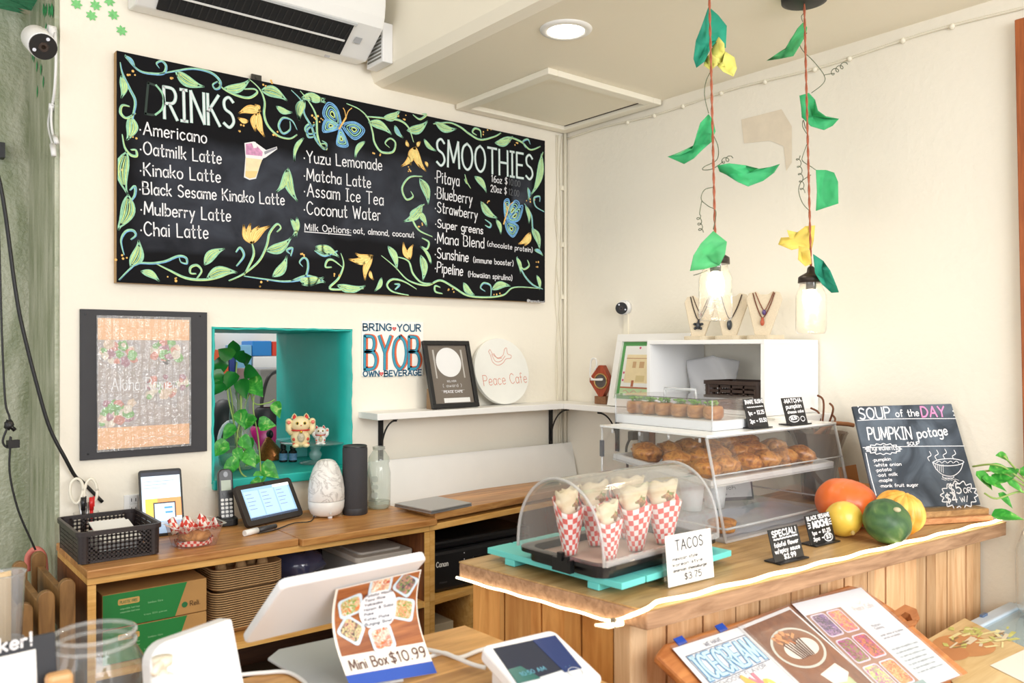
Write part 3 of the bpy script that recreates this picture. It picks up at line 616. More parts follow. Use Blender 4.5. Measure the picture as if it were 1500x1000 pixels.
for p in ([(90, 55), (110, 85), (150, 120), (200, 130), (242, 128), (252, 100), (235, 80), (214, 88), (224, 106)], [(225, 130), (290, 118), (350, 110), (400, 116), (440, 132), (466, 160), (464, 184), (446, 190), (437, 172), (455, 160)],
          [(460, 165), (480, 190), (530, 215), (580, 225), (612, 205), (600, 190), (560, 190)], [(580, 150), (622, 190), (642, 240), (640, 290), (655, 335), (695, 375), (740, 386), (770, 370)], [(770, 350), (750, 315), (715, 305), (698, 335), (715, 366), (742, 350), (742, 318)],
          [(70, 85), (80, 130), (108, 190), (130, 240), (120, 300), (104, 370)], [(130, 285), (95, 305), (72, 285), (78, 255), (106, 258)], [(78, 370), (88, 420), (110, 450), (135, 455), (132, 432), (112, 430)],
          [(85, 845), (74, 790), (92, 755), (120, 750), (132, 768), (112, 785)], [(65, 945), (110, 900), (140, 880), (200, 880), (250, 872), (300, 852), (330, 858), (334, 880), (312, 876), (304, 858)],
          [(210, 880), (260, 905), (330, 938), (400, 945), (460, 935), (520, 910)], [(372, 940), (392, 910), (375, 888), (350, 895), (348, 918), (370, 920)], [(500, 948), (560, 920), (620, 870), (650, 810), (662, 760), (690, 725), (706, 738), (690, 755)],
          [(560, 930), (640, 942), (720, 952), (792, 942), (812, 910), (812, 870), (796, 858), (780, 875), (792, 892)], [(748, 195), (790, 240), (800, 290), (828, 340), (845, 390), (878, 428), (888, 408), (870, 395)], [(840, 330), (812, 350), (815, 380), (838, 378)],
          [(592, 800), (598, 850), (560, 925)], [(530, 890), (560, 850), (545, 818), (528, 835)], [(105, 640), (128, 610), (128, 575), (108, 590)], [(745, 850), (752, 820), (730, 828), (742, 842)], [(840, 830), (880, 850), (930, 830)]): stem(A_, p)
for p in ([(60, 10), (100, 60), (130, 120), (135, 200), (150, 250), (175, 268), (172, 245), (152, 243)], [(130, 195), (98, 200), (82, 178), (97, 158), (120, 166)], [(265, 65), (320, 90), (360, 130), (380, 190), (390, 240), (420, 280), (470, 280), (482, 240), (458, 220), (436, 240), (455, 260)],
          [(350, 122), (430, 130), (500, 140), (540, 172), (562, 235)], [(560, 115), (590, 135), (620, 115), (600, 112)], [(650, 155), (720, 150), (770, 170), (810, 200), (860, 226), (920, 212), (950, 195)], [(862, 215), (858, 185), (835, 176), (824, 192), (842, 205)],
          [(925, 238), (980, 215), (1040, 235), (1080, 270), (1125, 255)], [(1060, 262), (1048, 235), (1070, 225), (1080, 245)], [(1137, 280), (1120, 330), (1110, 390), (1096, 450)], [(1142, 545), (1105, 522), (1098, 485), (1122, 478), (1122, 500)], [(1055, 510), (1085, 560), (1092, 620), (1110, 660)],
          [(1022, 745), (1050, 820), (1090, 868), (1135, 888)], [(420, 740), (480, 790), (540, 850), (620, 872), (680, 850), (740, 880), (800, 916), (880, 925), (960, 915), (1010, 880), (1125, 885)], [(905, 922), (905, 875), (875, 862), (860, 882), (880, 898)], [(490, 745), (540, 765), (560, 820), (600, 860), (650, 862)], [(690, 908), (660, 900), (658, 875), (680, 880)],
          [(240, 730), (252, 780), (230, 840), (190, 885), (260, 890), (340, 885)], [(245, 790), (205, 760), (180, 762), (172, 790), (198, 790)], [(600, 388), (545, 392), (512, 440), (530, 490), (560, 478), (550, 455)], [(645, 655), (590, 630), (562, 590), (552, 548), (610, 512)], [(600, 662), (630, 680), (622, 710), (600, 700)],
          [(20, 852), (90, 830), (160, 850)], [(540, 915), (470, 900), (445, 870), (470, 845), (520, 855), (575, 888)], [(480, 890), (500, 870), (478, 866)], [(1030, 770), (1050, 800), (1075, 785), (1068, 760)], [(880, 580), (905, 600), (900, 615), (880, 605)], [(790, 380), (800, 420), (790, 400), (815, 440)]): stem(B_, p)
for a, b_, w in (((290, 120), (392, 185), 45), ((480, 190), (580, 165), 35), ((630, 195), (725, 225), 48), ((790, 225), (880, 237), 35), ((800, 240), (775, 305), 38), ((690, 260), (745, 286), 24), ((75, 140), (82, 220), 26), ((112, 300), (106, 388), 42), ((95, 440), (84, 592), 52), ((102, 610), (70, 742), 52),
                 ((735, 505), (760, 628), 42), ((728, 512), (698, 596), 28), ((795, 385), (755, 465), 15), ((112, 892), (150, 800), 46), ((155, 912), (222, 943), 26), ((405, 885), (472, 820), 38), ((415, 938), (522, 908), 46), ((650, 830), (745, 790), 44), ((675, 932), (732, 862), 38), ((775, 940), (870, 945), 38), ((770, 700), (760, 772), 18), ((90, 60), (128, 100), 12), ((845, 815), (900, 845), 30)): leaf(A_, a, b_, w)
for a, b_, w in (((90, 30), (165, 50), 30), ((75, 50), (50, 130), 34), ((365, 150), (460, 190), 40), ((430, 130), (500, 105), 34), ((535, 185), (622, 155), 42), ((480, 165), (510, 216), 22), ((610, 225), (656, 276), 20), ((345, 235), (300, 298), 20), ((590, 400), (632, 502), 46), ((600, 515), (530, 592), 42), ((575, 545), (622, 602), 30), ((660, 150), (745, 185), 40), ((925, 240), (1000, 222), 34),
                 ((1130, 290), (1096, 468), 34), ((1070, 440), (1075, 490), 16), ((835, 390), (886, 450), 34), ((862, 502), (926, 576), 42), ((1088, 620), (1125, 702), 44), ((595, 740), (610, 842), 40), ((450, 700), (492, 792), 34), ((70, 868), (162, 850), 40), ((225, 872), (340, 885), 38), ((130, 712), (226, 735), 38), ((420, 840), (396, 896), 20), ((785, 862), (826, 916), 34), ((912, 890), (985, 868), 38), ((1110, 830), (1125, 886), 22), ((1100, 715), (1135, 735), 18), ((930, 582), (952, 638), 24), ((1060, 520), (1078, 590), 24), ((640, 775), (600, 700), 14), ((20, 580), (45, 650), 22), ((1020, 750), (1040, 812), 22)): leaf(B_, a, b_, w)
for a, b_, w in (((625, 278), (545, 278), 34), ((620, 272), (606, 255), 30), ((618, 282), (632, 372), 34), ((608, 290), (600, 350), 26), ((575, 318), (540, 308), 18), ((590, 800), (556, 736), 26), ((590, 800), (580, 728), 26), ((592, 800), (612, 735), 28), ((598, 798), (652, 732), 28)): petal(A_, a, b_, w)
for a, b_, w in (((565, 262), (518, 345), 30), ((565, 262), (545, 330), 26), ((568, 262), (585, 345), 28), ((572, 260), (608, 362), 32), ((540, 255), (530, 232), 14), ((580, 255), (590, 236), 14), ((615, 325), (625, 345), 12), ((380, 740), (285, 765), 34), ((378, 745), (310, 738), 26), ((378, 750), (342, 838), 32), ((350, 760), (312, 775), 18), ((370, 810), (380, 845), 14), ((545, 755), (515, 690), 26), ((545, 755), (555, 695), 26), ((1078, 640), (1035, 690), 30), ((1080, 640), (1060, 695), 26)): petal(B_, a, b_, w)
for f, cx, cy in ((A_, 108, 130), (A_, 290, 145), (A_, 655, 170), (A_, 690, 372), (A_, 70, 510), (A_, 275, 940), (A_, 560, 345), (A_, 640, 960), (A_, 850, 300), (A_, 125, 385), (A_, 75, 860), (B_, 140, 140), (B_, 515, 125), (B_, 400, 290), (B_, 1010, 245), (B_, 890, 190), (B_, 580, 600), (B_, 215, 820), (B_, 1080, 490), (B_, 930, 905), (B_, 60, 740), (B_, 1095, 780), (B_, 560, 355), (B_, 880, 510), (B_, 735, 895)): dots(f, cx, cy)
# two chalk butterflies
for f, body, wings in ((B_, [(232, 178), (262, 128)], [[(235, 172), (165, 120), (185, 65), (225, 95)], [(230, 175), (165, 190), (172, 140), (215, 150)], [(250, 165), (300, 150), (342, 185), (300, 222)], [(240, 180), (270, 250), (225, 248), (228, 205)]]),
                       (B_, [(962, 600), (978, 545)], [[(970, 570), (965, 505), (985, 495), (990, 555)], [(975, 560), (1010, 500), (1030, 520), (990, 580)], [(980, 570), (1042, 520), (1030, 580), (990, 590)], [(975, 590), (1025, 610), (1005, 655), (978, 630)]])):
    for w_ in wings:
        P = [V((*f(*p), 0)) for p in w_]; c_ = sum(P, V((0, 0, 0)))/4
        for k, (s_, mi) in enumerate(((1.08, 1), (.9, 1), (.68, 0), (.45, 1), (.25, 2))):
            vine.stroke(fb, catmull([c_+(p-c_)*s_ for p in P], 6, True)+[c_+(P[0]-c_)*s_], .0042, .0009+.0001*k, mi)
    vine.stroke(fb, [f(*body[0]), f(*body[1])], .009, .0016, 3, True); q = body[1]
    for dx in (-12, 26): vine.stroke(fb, catmull([V((*f(*q), 0)), V((*f(q[0]+dx*.4, q[1]-28), 0)), V((*f(q[0]+dx, q[1]-42), 0))], 4), .003, .0014, 3)
part(cb, 'chalk_vines', vine, PAL, label='green, blue and yellow chalk vines, flowers and butterflies')
# chalk writing
tx = MB()
for s_, a, b_, c_ in (('*Americano', (146, 368), (412, 405), 50), ('*Oatmilk Latte', (148, 446), (470, 487), 50), ('*Kinako Latte', (148, 530), (467, 560), 50), ('*Black Sesame Kinako Latte', (146, 604), (720, 650), 48), ('*Mulberry Latte', (150, 684), (507, 715), 50), ('*Chai Latte', (150, 768), (418, 782), 54)):
    pwrite(tx, fb, s_, (150+a[0]/2.703, 60+a[1]/2.703), (150+b_[0]/2.703, 60+b_[1]/2.703), c_/2.703, .0042, jit=.0006)
for s_, a, b_, c_ in (('*Yuzu Lemonade', (75, 325), (422, 362), 52), ('*Matcha Latte', (75, 404), (372, 440), 52), ('*Assam Ice Tea', (75, 474), (428, 517), 56), ('*Coconut Water', (75, 555), (415, 585), 56), ('Milk Options:', (80, 628), (285, 642), 30), ('oat, almond, coconut', (296, 641), (565, 660), 26),
                      ('*Pitaya', (656, 414), (765, 432), 52), ('*Blueberry', (656, 484), (822, 512), 50), ('*Strawberry', (656, 545), (845, 580), 46), ('*Super greens', (658, 613), (870, 645), 36), ('*Mana Blend', (656, 684), (875, 707), 48), ('(chocolate protein)', (890, 697), (1090, 726), 22), ('*Sunshine', (656, 750), (805, 768), 46), ('(immune booster)', (828, 770), (1005, 785), 24), ('*Pipeline', (656, 812), (780, 830), 46), ('(Hawaiian spirulina)', (805, 833), (1000, 850), 24),
                      ('16oz $', (908, 412), (978, 425), 30), ('20oz $', (905, 456), (975, 468), 30), ('@hannatkopl', (1066, 945), (1142, 952), 12)):
    pwrite(tx, fb, s_, (420+a[0]/3.03, 130+a[1]/3.03), (420+b_[0]/3.03, 130+b_[1]/3.03), c_/3.03, .0042 if c_ > 34 else .003 if c_ > 20 else .0016, jit=.0006)
tx.stroke(fb, [B_(78, 634), B_(285, 650)], .003)
part(cb, 'lettering', tx, CHW, label='white chalk writing')
tt = MB()
def title(mb, f, s_, a, b_, cap):
    w0 = lambda **k: pwrite(mb, fb, s_, f(*a), f(*b_), cap, **k)
    w0(w=.0095, m=0, h=.0006); w0(w=.0035, m=1, h=.001)
pa = lambda x, y: (150+x/2.703, 60+y/2.703)
pb = lambda x, y: (420+x/3.03, 130+y/3.03)
title(tt, pa, 'RINKS', (246, 306), (522, 345), 46); title(tt, pb, 'SMOOTHIES', (665, 338), (1092, 404), 39)
part(cb, 'title_lettering', tt, [mat((200, 226, 220), .9, var=.12, scale=50), CHW], label='large pale green chalk headings')
tt = MB(); pwrite(tt, fb, 'D', pa(170, 288), pa(238, 305), 46, .007, m=0); tt.stroke(fb, catmull([V((*A_(212, 175), 0)), V((*A_(240, 215), 0)), V((*A_(238, 265), 0)), V((*A_(210, 292), 0))], 6), .006, .001, 1)
part(cb, 'rubbed_letter', tt, [CHD, CHG], label='half rubbed out letter')
tt = MB()
for a, b_, s_ in (((985, 426), (1035, 436), '10.00'), ((985, 470), (1030, 478), '12.00')): pwrite(tt, fb, s_, pb(*a), pb(*b_), 9, .0022)
part(cb, 'smudged_prices', tt, mat((112, 114, 118), .9), label='smudged grey prices')
# paper cut-out of a drink stuck on the board
st = MB()
def ap(pts, h, m): st.poly(fb, [A_(*p) for p in pts], h, m)
ap([(562, 404), (600, 398), (648, 432), (690, 418), (692, 428), (645, 462), (632, 466), (608, 545), (582, 550), (560, 540), (566, 460)], .001, 0)
ap([(568, 452), (636, 460), (606, 540), (582, 545), (565, 536)], .0013, 1); ap([(567, 408), (600, 404), (634, 440), (632, 456), (568, 450)], .0013, 2); ap([(568, 452), (636, 460), (634, 470), (568, 462)], .0015, 0)
ap([(640, 438), (688, 420), (690, 427), (642, 450)], .0014, 3); ap([(590, 402), (606, 400), (612, 422), (598, 425)], .0016, 0); ap([(566, 515), (616, 515), (606, 540), (582, 545), (565, 536)], .0015, 4)
part(cb, 'drink_cutout', st, [mat((238, 236, 238), .5), mat((244, 224, 180), .5, var=.08, scale=60), mat((214, 150, 190), .5, var=.3, scale=90), mat((150, 150, 160), .5), mat((238, 206, 140), .5)], label='paper cut-out of an iced drink')

# ================================================================ noodle poster on dark board
PY = -.012
ps = thing('ramen_poster', 'noodle soup poster in a wrinkled plastic sleeve on a dark grey board', 'poster', (-1.765, PY, 1.162))
fp = Frame((-1.947, PY, 1.162), (1, 0, 0), (0, 0, 1))
b = MB().bb((-1.948, PY, 1.161), (-1.578, -.0005, 1.608)); part(ps, 'backing_board', b, mat((58, 58, 62), .7, var=.06, scale=20), bevel=.001)
c0 = fp.px(143, 659); c1 = fp.px(277, 468)
c1 = (c1[0], c1[1]-.001); u0, v0, u1, v1 = c0[0], c0[1], c1[0], c1[1]; hv = v1-v0
b = MB(); b.rect(fp, u0, v0, u1, v0+hv*.165, .002, 0); b.rect(fp, u0, v1-hv*.165, u1, v1, .002, 0); b.rect(fp, u0, v0+hv*.165, u1, v1-hv*.165, .002, 1)
random.seed(12)
def blob(cx, cy, r, m_, h, n=11, ry=None):
    pts = []
    for k in range(n):
        a = 2*PI*k/n; g = random.uniform(.75, 1.15); pts.append((min(max(cx+r*g*math.cos(a), u0), u1), min(max(cy+(ry or r)*g*math.sin(a), v0+hv*.166), v1-hv*.166)))
    b.poly(fp, pts, h, m_)
for cx, cy, r, mi in ((u0+.06, v0+.29, .062, 2), (u0+.2, v0+.19, .075, 2), (u0+.05, v0+.11, .06, 2), (u0+.2, v0+.30, .05, 2)):
    blob(cx, cy, r, mi, .0023, 20)
for k in range(110):
    cx, cy, r = random.choice(((u0+.06, v0+.29, .045), (u0+.2, v0+.19, .055), (u0+.05, v0+.11, .045), (u0+.2, v0+.3, .04)))
    blob(cx+random.uniform(-r, r), cy+random.uniform(-r, r)*.7, random.uniform(.007, .017), random.choice((3, 3, 4, 5, 6, 7)), .0025+k*.000012)
part(ps, 'print', b, [mat((247, 190, 132), .55), mat((178, 166, 162), .6, var=.25, scale=16), mat((176, 168, 168), .6, var=.15, scale=40), mat((110, 182, 84), .6, var=.3, scale=60), mat((222, 196, 170), .6, var=.2, scale=60), mat((214, 130, 110), .6, var=.2, scale=60), mat((226, 214, 196), .6, var=.2, scale=90), mat((170, 110, 130), .6, var=.2, scale=60)], label='food photograph with orange bands')
b = MB(); pwrite(b, fp, 'Aloha Ramen', (163, 572), (259, 569), 18, .0034, h=.0042); part(ps, 'lettering', b, CHW)
b = MB(); P = [(u0+.11+.012*k, v0+.028+.004*math.sin(k*2.1)) for k in range(13)]; b.stroke(fp, P, .002, .0036); part(ps, 'squiggle', b, mat((236, 214, 186), .6))
b = MB().grid(lambda u, v: fp.at(u0-.004+(u1-u0+.008)*u, v0-.006+(hv+.014)*v, .007+.0016*math.sin(u*75+math.sin(v*5)*2)+.001*math.sin(u*171+v*9)), 110, 14)
part(ps, 'plastic_sleeve', b, clear((255, 255, 255), .20, 3.4, .1, .8, 60), label='wrinkled clear plastic sleeve')
for px, py in ((125, 460), (293, 463), (129, 665)):
    q = fp.px(px, py); part(ps, 'screw', MB().cyl(fp.at(q[0], q[1], 0), fp.at(q[0], q[1], .002), .003, 10), mat((30, 30, 32), .4, .5))
# ================================================================ bring-your-own-cup sign
fy = Frame((-1.02, -.006, 1.3), (1, 0, 0), (0, 0, 1)); a0 = fy.px(530, 551); a1 = fy.px(620, 472)
sg = thing('beverage_sign', 'square white BYOB sign painted in blue and orange letters', 'sign', fy.at((a0[0]+a1[0])/2, a0[1]))
part(sg, 'panel', MB().fprism(fy, [(a0[0], a0[1]), (a1[0], a0[1]), (a1[0], a1[1]), (a0[0], a1[1])], -.0055, 0), mat((244, 244, 240), .5))
NAVY = mat((42, 92, 122), .7); TEAL2 = mat((62, 158, 186), .7, var=.15, scale=50); ORG = mat((226, 104, 62), .7)
b = MB()
pwrite(b, fy, 'BRING', (532, 484), (573, 484), 10, .0052); pwrite(b, fy, 'YOUR', (582, 485), (616, 485), 10, .0052)
pwrite(b, fy, 'OWN', (532, 551), (555, 551), 8, .005); pwrite(b, fy, 'BEVERAGE', (563, 551), (617, 549), 8, .005)
part(sg, 'small_lettering', b, NAVY)
b = MB()
pwrite(b, fy, 'BYOB', (536, 540), (616, 539), 48, .0165, m=1, h=.0006, sp=.16); pwrite(b, fy, 'BYOB', (534, 541), (614, 540), 49, .012, m=2, h=.0009, sp=.16); pwrite(b, fy, 'BYOB', (534, 541), (614, 540), 49, .0085, m=0, h=.0012, sp=.16)
part(sg, 'big_lettering', b, [TEAL2, ORG, NAVY], label='tall blue letters with orange shadow')
b = MB(); pwrite(b, fy, '^', (575, 484), (580, 484), 7, .004); pwrite(b, fy, '^', (556, 550), (561, 550), 7, .004); part(sg, 'heart_marks', b, mat((226, 70, 70), .7))
# ================================================================ shelves
SHZ = 1.262
SHW = mat((244, 243, 240), .4)
sx0 = U(553, 605, y=-.14).x
sh = thing('wall_shelf', 'long narrow white shelf on black brackets under the chalkboard', 'shelf', ((sx0)/2, 0, SHZ))
part(sh, 'board', MB().bb((sx0, -.14, SHZ-.024), (-.002, -.001, SHZ)), SHW, bevel=.002)
def bracket(t, x, y, dx, dy, zt=SHZ-.024, drop=.17, reach=.11):
    """flat upright on the wall, arm under the board, curved brace"""
    e = V((dx, dy, 0)); w_ = V((-dy, dx, 0)); o = V((x, y, 0))
    def slab(h0, h1, z0_, z1_, k=.010): 
        b_ = MB(); vs = [o+e*h+w_*s+V((0, 0, z)) for z in (z0_, z1_) for h, s in ((h0, -k), (h1, -k), (h1, k), (h0, k))]
        return b_.add(vs, [(3, 2, 1, 0), (4, 5, 6, 7), (0, 1, 5, 4), (1, 2, 6, 5), (2, 3, 7, 6), (3, 0, 4, 7)])
    br = slab(.001, .006, zt-drop, zt); br.v += []
    s2 = slab(.006, reach, zt-.005, zt); br.add(s2.v, s2.f)
    br.tube([o+e*(.006+reach*(1-math.cos(a)))+V((0, 0, zt-.007-drop*.82*(1-math.sin(a)))) for a in [PI/2*k/10 for k in range(11)]], .0035, 6)
    return part(t, 'bracket', br, BLACK, label='black iron bracket')
bracket(sh, U(557, 640, y=0).x, 0, 0, -1); bracket(sh, U(806, 640, y=0).x, 0, 0, -1)
sr = thing('wall_shelf', 'short white shelf run behind the food display, holding the white framed picture', 'shelf', (-.07, -.35, SHZ))
part(sr, 'board', MB().bb((-.14, -.70, SHZ-.024), (-.001, -.142, SHZ)), SHW, bevel=.002)
bracket(sr, 0, U(905, 600, x=0).y, -1, 0)
SH2 = 1.275
sr = thing('wall_shelf', 'deep white shelf carrying the open white box', 'shelf', (-.16, -1, SH2))
part(sr, 'board', MB().bb((-.325, -1.275, SH2-.026), (-.001, -.705, SH2)), SHW, bevel=.002)
bracket(sr, 0, -.85, -1, 0, SH2-.026, reach=.2); bracket(sr, 0, -1.17, -1, 0, SH2-.026, reach=.2)
# award in a black frame leaning on the wall
def leaning(x0_, x1_, z_, yb, yt, hgt_):
    ang = math.asin((yt-yb)/hgt_); return Frame((x0_, yb, z_), (x1_-x0_, 0, 0), (0, math.sin(ang), math.cos(ang)))
q0 = U(632, 597, y=-.105); q1 = U(700, 592, y=-.105); L = q1.x-q0.x; q2 = U(620, 500, y=-.03); hh = q2.z-SHZ
fa = leaning(q0.x, q1.x, SHZ+.001, -.105, -.03, hh)
fa = Frame(q0*1, (1, 0, 0), (-.12, .28, 1)); fa.O.z = SHZ+.002
fw, fhh = L*1.0, fa.px(622, 500)[1]
aw = thing('award_frame', 'black framed silver award certificate leaning on the shelf', 'framed award', fa.at(fw/2, 0))
fo = .017
b = MB()
for r_ in ((0, 0, fw, fo), (0, fhh-fo, fw, fhh), (0, fo, fo, fhh-fo), (fw-fo, fo, fw, fhh-fo)): b.fprism(fa, [(r_[0], r_[1]), (r_[2], r_[1]), (r_[2], r_[3]), (r_[0], r_[3])], -.002, .014)
part(aw, 'frame', b, BLACK, bevel=.0015)
b = MB(); b.rect(fa, fo, fo, fw-fo, fhh-fo, .004); part(aw, 'certificate', b, mat((112, 102, 92), .6))
b = MB(); b.disc(fa, (fw*.5, fhh*.68), fw*.27, .005, 0, 40); part(aw, 'plate_print', b, mat((236, 236, 236), .4, bump=.3, bscale=90))
b = MB()
for u_ in (.2, .8):
    b.stroke(fa, [(fw*u_, fhh*.45), (fw*u_, fhh*.75)], .006, .005); b.stroke(fa, [(fw*u_, fhh*.72), (fw*u_, fhh*.86)], .011, .0052, 0, True)
part(aw, 'cutlery_print', b, mat((190, 186, 180), .4))
b = MB()
write(b, fa, 'SILVER', (fw*.4, fhh*.385), (fw*.6, fhh*.385), .006, .0012, h=.005); write(b, fa, '( award )', (fw*.3, fhh*.31), (fw*.7, fhh*.31), .012, .0012, h=.005); write(b, fa, 'PEACE CAFE', (fw*.3, fhh*.225), (fw*.7, fhh*.225), .008, .002, h=.005)
b.stroke(fa, [(fw*.25, fhh*.26), (fw*.75, fhh*.26)], .0008, .005)
part(aw, 'lettering', b, CHW)
b = MB(); b.rect(fa, fw*.28, fo+.004, fw*.84, fo+.022, .005); part(aw, 'sponsor_strip', b, WHITE)
b = MB(); b.rect(fa, fo, fo, fw-fo, fhh-fo, .009); part(aw, 'glass', b, clear())
b = MB().fprism(fa, [(.012, .001), (.03, .001), (.03, .09)], -.055, -.003); part(aw, 'easel_back', b, mat((150, 122, 92), .8))
# round cafe sign
fc = Frame((U(742, 592, y=-.075).x, -.075, SHZ+.002), (1, 0, -.02), (-.02, .22, 1))
cu, cv = fc.px(736, 543); R_ = cv-.002; 
rs = thing('round_cafe_sign', 'round white wooden sign with a line drawn bird leaning beside the award', 'sign', fc.at(cu, 0))
ov = [(cu+R_*1.02*math.cos(2*PI*k/64), cv+R_*math.sin(2*PI*k/64)) for k in range(64)]
part(rs, 'disc', MB().fprism(fc, ov, -.018, 0), mat((236, 236, 230), .5, var=.03), bevel=.0015)
b = MB(); ORB = mat((214, 118, 88), .6)
pwrite(b, fc, 'Peace Cafe', (709, 565), (772, 560), 15, .0021)
dv = lambda pts, w_=.0018: b.stroke(fc, catmull([V((*fc.px(600+x/3.3325, 440+y/3.3325), 0)) for x, y in pts], 6), w_)
dv([(385, 250), (392, 240), (405, 262), (430, 280), (455, 268), (462, 240), (472, 232), (478, 260), (495, 268), (492, 282), (470, 285), (455, 305), (430, 316), (405, 300), (395, 270), (385, 250)]); dv([(400, 262), (418, 296), (445, 296), (466, 270)]); dv([(410, 258), (428, 282), (450, 280)])
part(rs, 'lettering', b, ORB, label='thin orange bird and lettering')
# dark wall camera beside the shelf, small doorway camera
def seccam(t, base, look, r, L, body, facer):
    base = V(base); look = V(look).normalized()
    part(t, 'wall_mount', body[0], body[1])
    part(t, 'camera_body', MB().cyl(base, base+look*L, r, 28), PLASTIC, bevel=.004)
    part(t, 'lens_face', MB().cyl(base+look*L, base+look*(L+.006), r*.93, 28), BLACK, label='black lens face')
    f_ = Frame(base+look*(L+.0065), look.orthogonal(), look.cross(look.orthogonal()))
    b_ = MB().disc(f_, (0, 0), r*.35, .001, 0, 20); b_.disc(f_, (0, 0), r*.16, .0016, 1, 14); part(t, 'lens', b_, [mat((60, 52, 50), .15), mat((10, 10, 16), .05)])
    b_ = MB()
    part(t, 'sensor_lights', b_.disc(f_, facer[0], r*.13, .001, 0, 12), mat((225, 228, 240), .2)); part(t, 'sensor_lights', MB().disc(f_, facer[1], r*.13, .001, 0, 12), mat((225, 228, 240), .2))
c = U(911, 450, x=-.03)
k = thing('security_camera', 'round black faced security camera on the wall above the white framed picture', 'security camera', (0, c.y, c.z))
seccam(k, c+V((.012, .005, 0)), (CAM-c+V((.2, .9, -.2))), .026, .03, (MB().cyl((0, c.y+.004, c.z), (-.02, c.y+.004, c.z), .03, 24), PLASTIC), ((.016, .006), (-.016, .006)))
part(k, 'cable_cover', MB().bb((-.008, c.y-.012, c.z-.14), (-.0005, c.y+.012, c.z-.02)), CREAM_S)
c = U(62, 62, x=xr-.09)
k = thing('security_camera', 'white bullet security camera with black face hanging in the green doorway', 'security camera', c)
md = U(81, 50, x=xr-.012)
look = ((CAM-c).normalized()+RGT*.3+V((0, 0, -.32))).normalized(); bs_ = U(63, 68, x=xr-.1)-look*.085
seccam(k, bs_, look, .034, .085, (MB().cyl(md, md+V((-.02, 0, 0)), .022, 18).tube([md, md+V((-.03, 0, .004)), bs_+look*.045], .007), PLASTIC), ((.021, -.008), (-.021, -.008)))
def sp(px, py, off=.004): return U(px, py, x=xr-.012-off)
b = MB().tube(catmull([sp(81, 48), sp(82, 90), sp(80, 130), sp(77, 152)], 5), .004, 6); part(k, 'lead', b, PLASTIC)
b = MB().tube(catmull([sp(77, 152, .006), sp(73, 165, .006), sp(71, 185, .006), sp(77, 212, .006)], 5), .0035, 6).tube(catmull([sp(76, 152, .006), sp(75, 175, .008), sp(77, 195, .006), sp(82, 207, .006)], 5), .0035, 6)
b.tube([sp(76, 152, .006), sp(75, 162, .006)], .008, 8).tube([sp(77, 212, .006), sp(79, 228, .006)], [.009, .007], 8).tube([sp(80, 200, .006), sp(83, 209, .006)], .007, 8); part(k, 'connector_leads', b, PLASTIC)
# ================================================================ back worktop unit
WZ = .93
OAK = wood((178, 112, 48), (222, 160, 84), .38, 'X', 5, 12); OAKL = wood((212, 154, 76), (238, 190, 114), .45, 'X', 5, 12)
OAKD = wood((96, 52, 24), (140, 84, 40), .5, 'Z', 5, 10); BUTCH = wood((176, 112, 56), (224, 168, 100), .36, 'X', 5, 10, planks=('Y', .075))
def cabinet(name, label, xa, xb, ya, yb, shelves, dividers):
    """open-fronted wooden unit; front edge runs from (xa, ya) to (xb, yb)"""
    t_ = thing(name, label, 'cabinet', ((xa+xb)/2, (ya+yb)/4, 0))
    fy_ = lambda x: ya+(yb-ya)*(x-xa)/(xb-xa)
    def slab(x_a, x_b, z_a, z_b, inset=0):
        return MB().prism([(x_a, fy_(x_a)+inset), (x_b, fy_(x_b)+inset), (x_b, -.012), (x_a, -.012)], z_a, z_b)
    part(t_, 'top_rail', slab(xa, xb, WZ-.042, WZ-.022), OAKL, bevel=.0015)
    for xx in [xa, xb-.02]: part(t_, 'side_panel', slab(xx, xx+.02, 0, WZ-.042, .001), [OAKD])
    for xx in [xa, xb-.02]: part(t_, 'front_edge', MB().prism([(xx, fy_(xx)-.002), (xx+.02, fy_(xx+.02)-.002), (xx+.02, fy_(xx)+.004), (xx, fy_(xx)+.004)], 0, WZ-.043), OAKL)
    for z in shelves: part(t_, 'shelf_board', slab(xa+.02, xb-.02, z-.02, z, .001), OAKL)
    for xx, za, zb in dividers: part(t_, 'divider', slab(xx, xx+.02, za, zb, .001), OAKL)
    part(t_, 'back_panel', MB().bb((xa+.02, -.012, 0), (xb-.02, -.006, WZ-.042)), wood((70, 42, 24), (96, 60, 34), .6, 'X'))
    return t_
cabinet('open_cabinet', 'long oak cabinet with green boxes and paper trays on its open shelf', -2.008, -.985, -.388, -.408, (.66, .12), ())
cabinet('open_cabinet', 'oak cabinet holding the black printer, behind the taco counter', -.984, -.10, -.408, -.30, (.66, .12), ((-.80, .12, .64),))
def board(name, label, poly, z0_, z1_, m=BUTCH):
    solo(name, MB().prism(poly, z0_, z1_), m, label, 'worktop', bevel=.003)
BT = WZ-.022
board('worktop_board', 'wooden worktop board under the black basket and the cordless phone', [(-2.012, -.405), (-1.443, -.405), (-1.443, -.015), (-2.012, -.015)], BT, WZ)
board('worktop_board', 'wooden worktop board under the marbled diffuser and dark speaker', [(-1.441, -.425), (-.965, -.425), (-.965, -.015), (-1.441, -.015)], BT, WZ)
board('worktop_board', 'raised wooden worktop board under the closed laptop', [(-.96, -.405), (-.12, -.30), (-.12, -.115), (-.55, -.115), (-.96, -.16)], BT+.012, WZ+.014)
solo('worktop_packer', MB().bb((-.90, -.28, BT), (-.15, -.16, BT+.012)), OAKD, 'dark wooden packer strip under the raised worktop board', 'board')
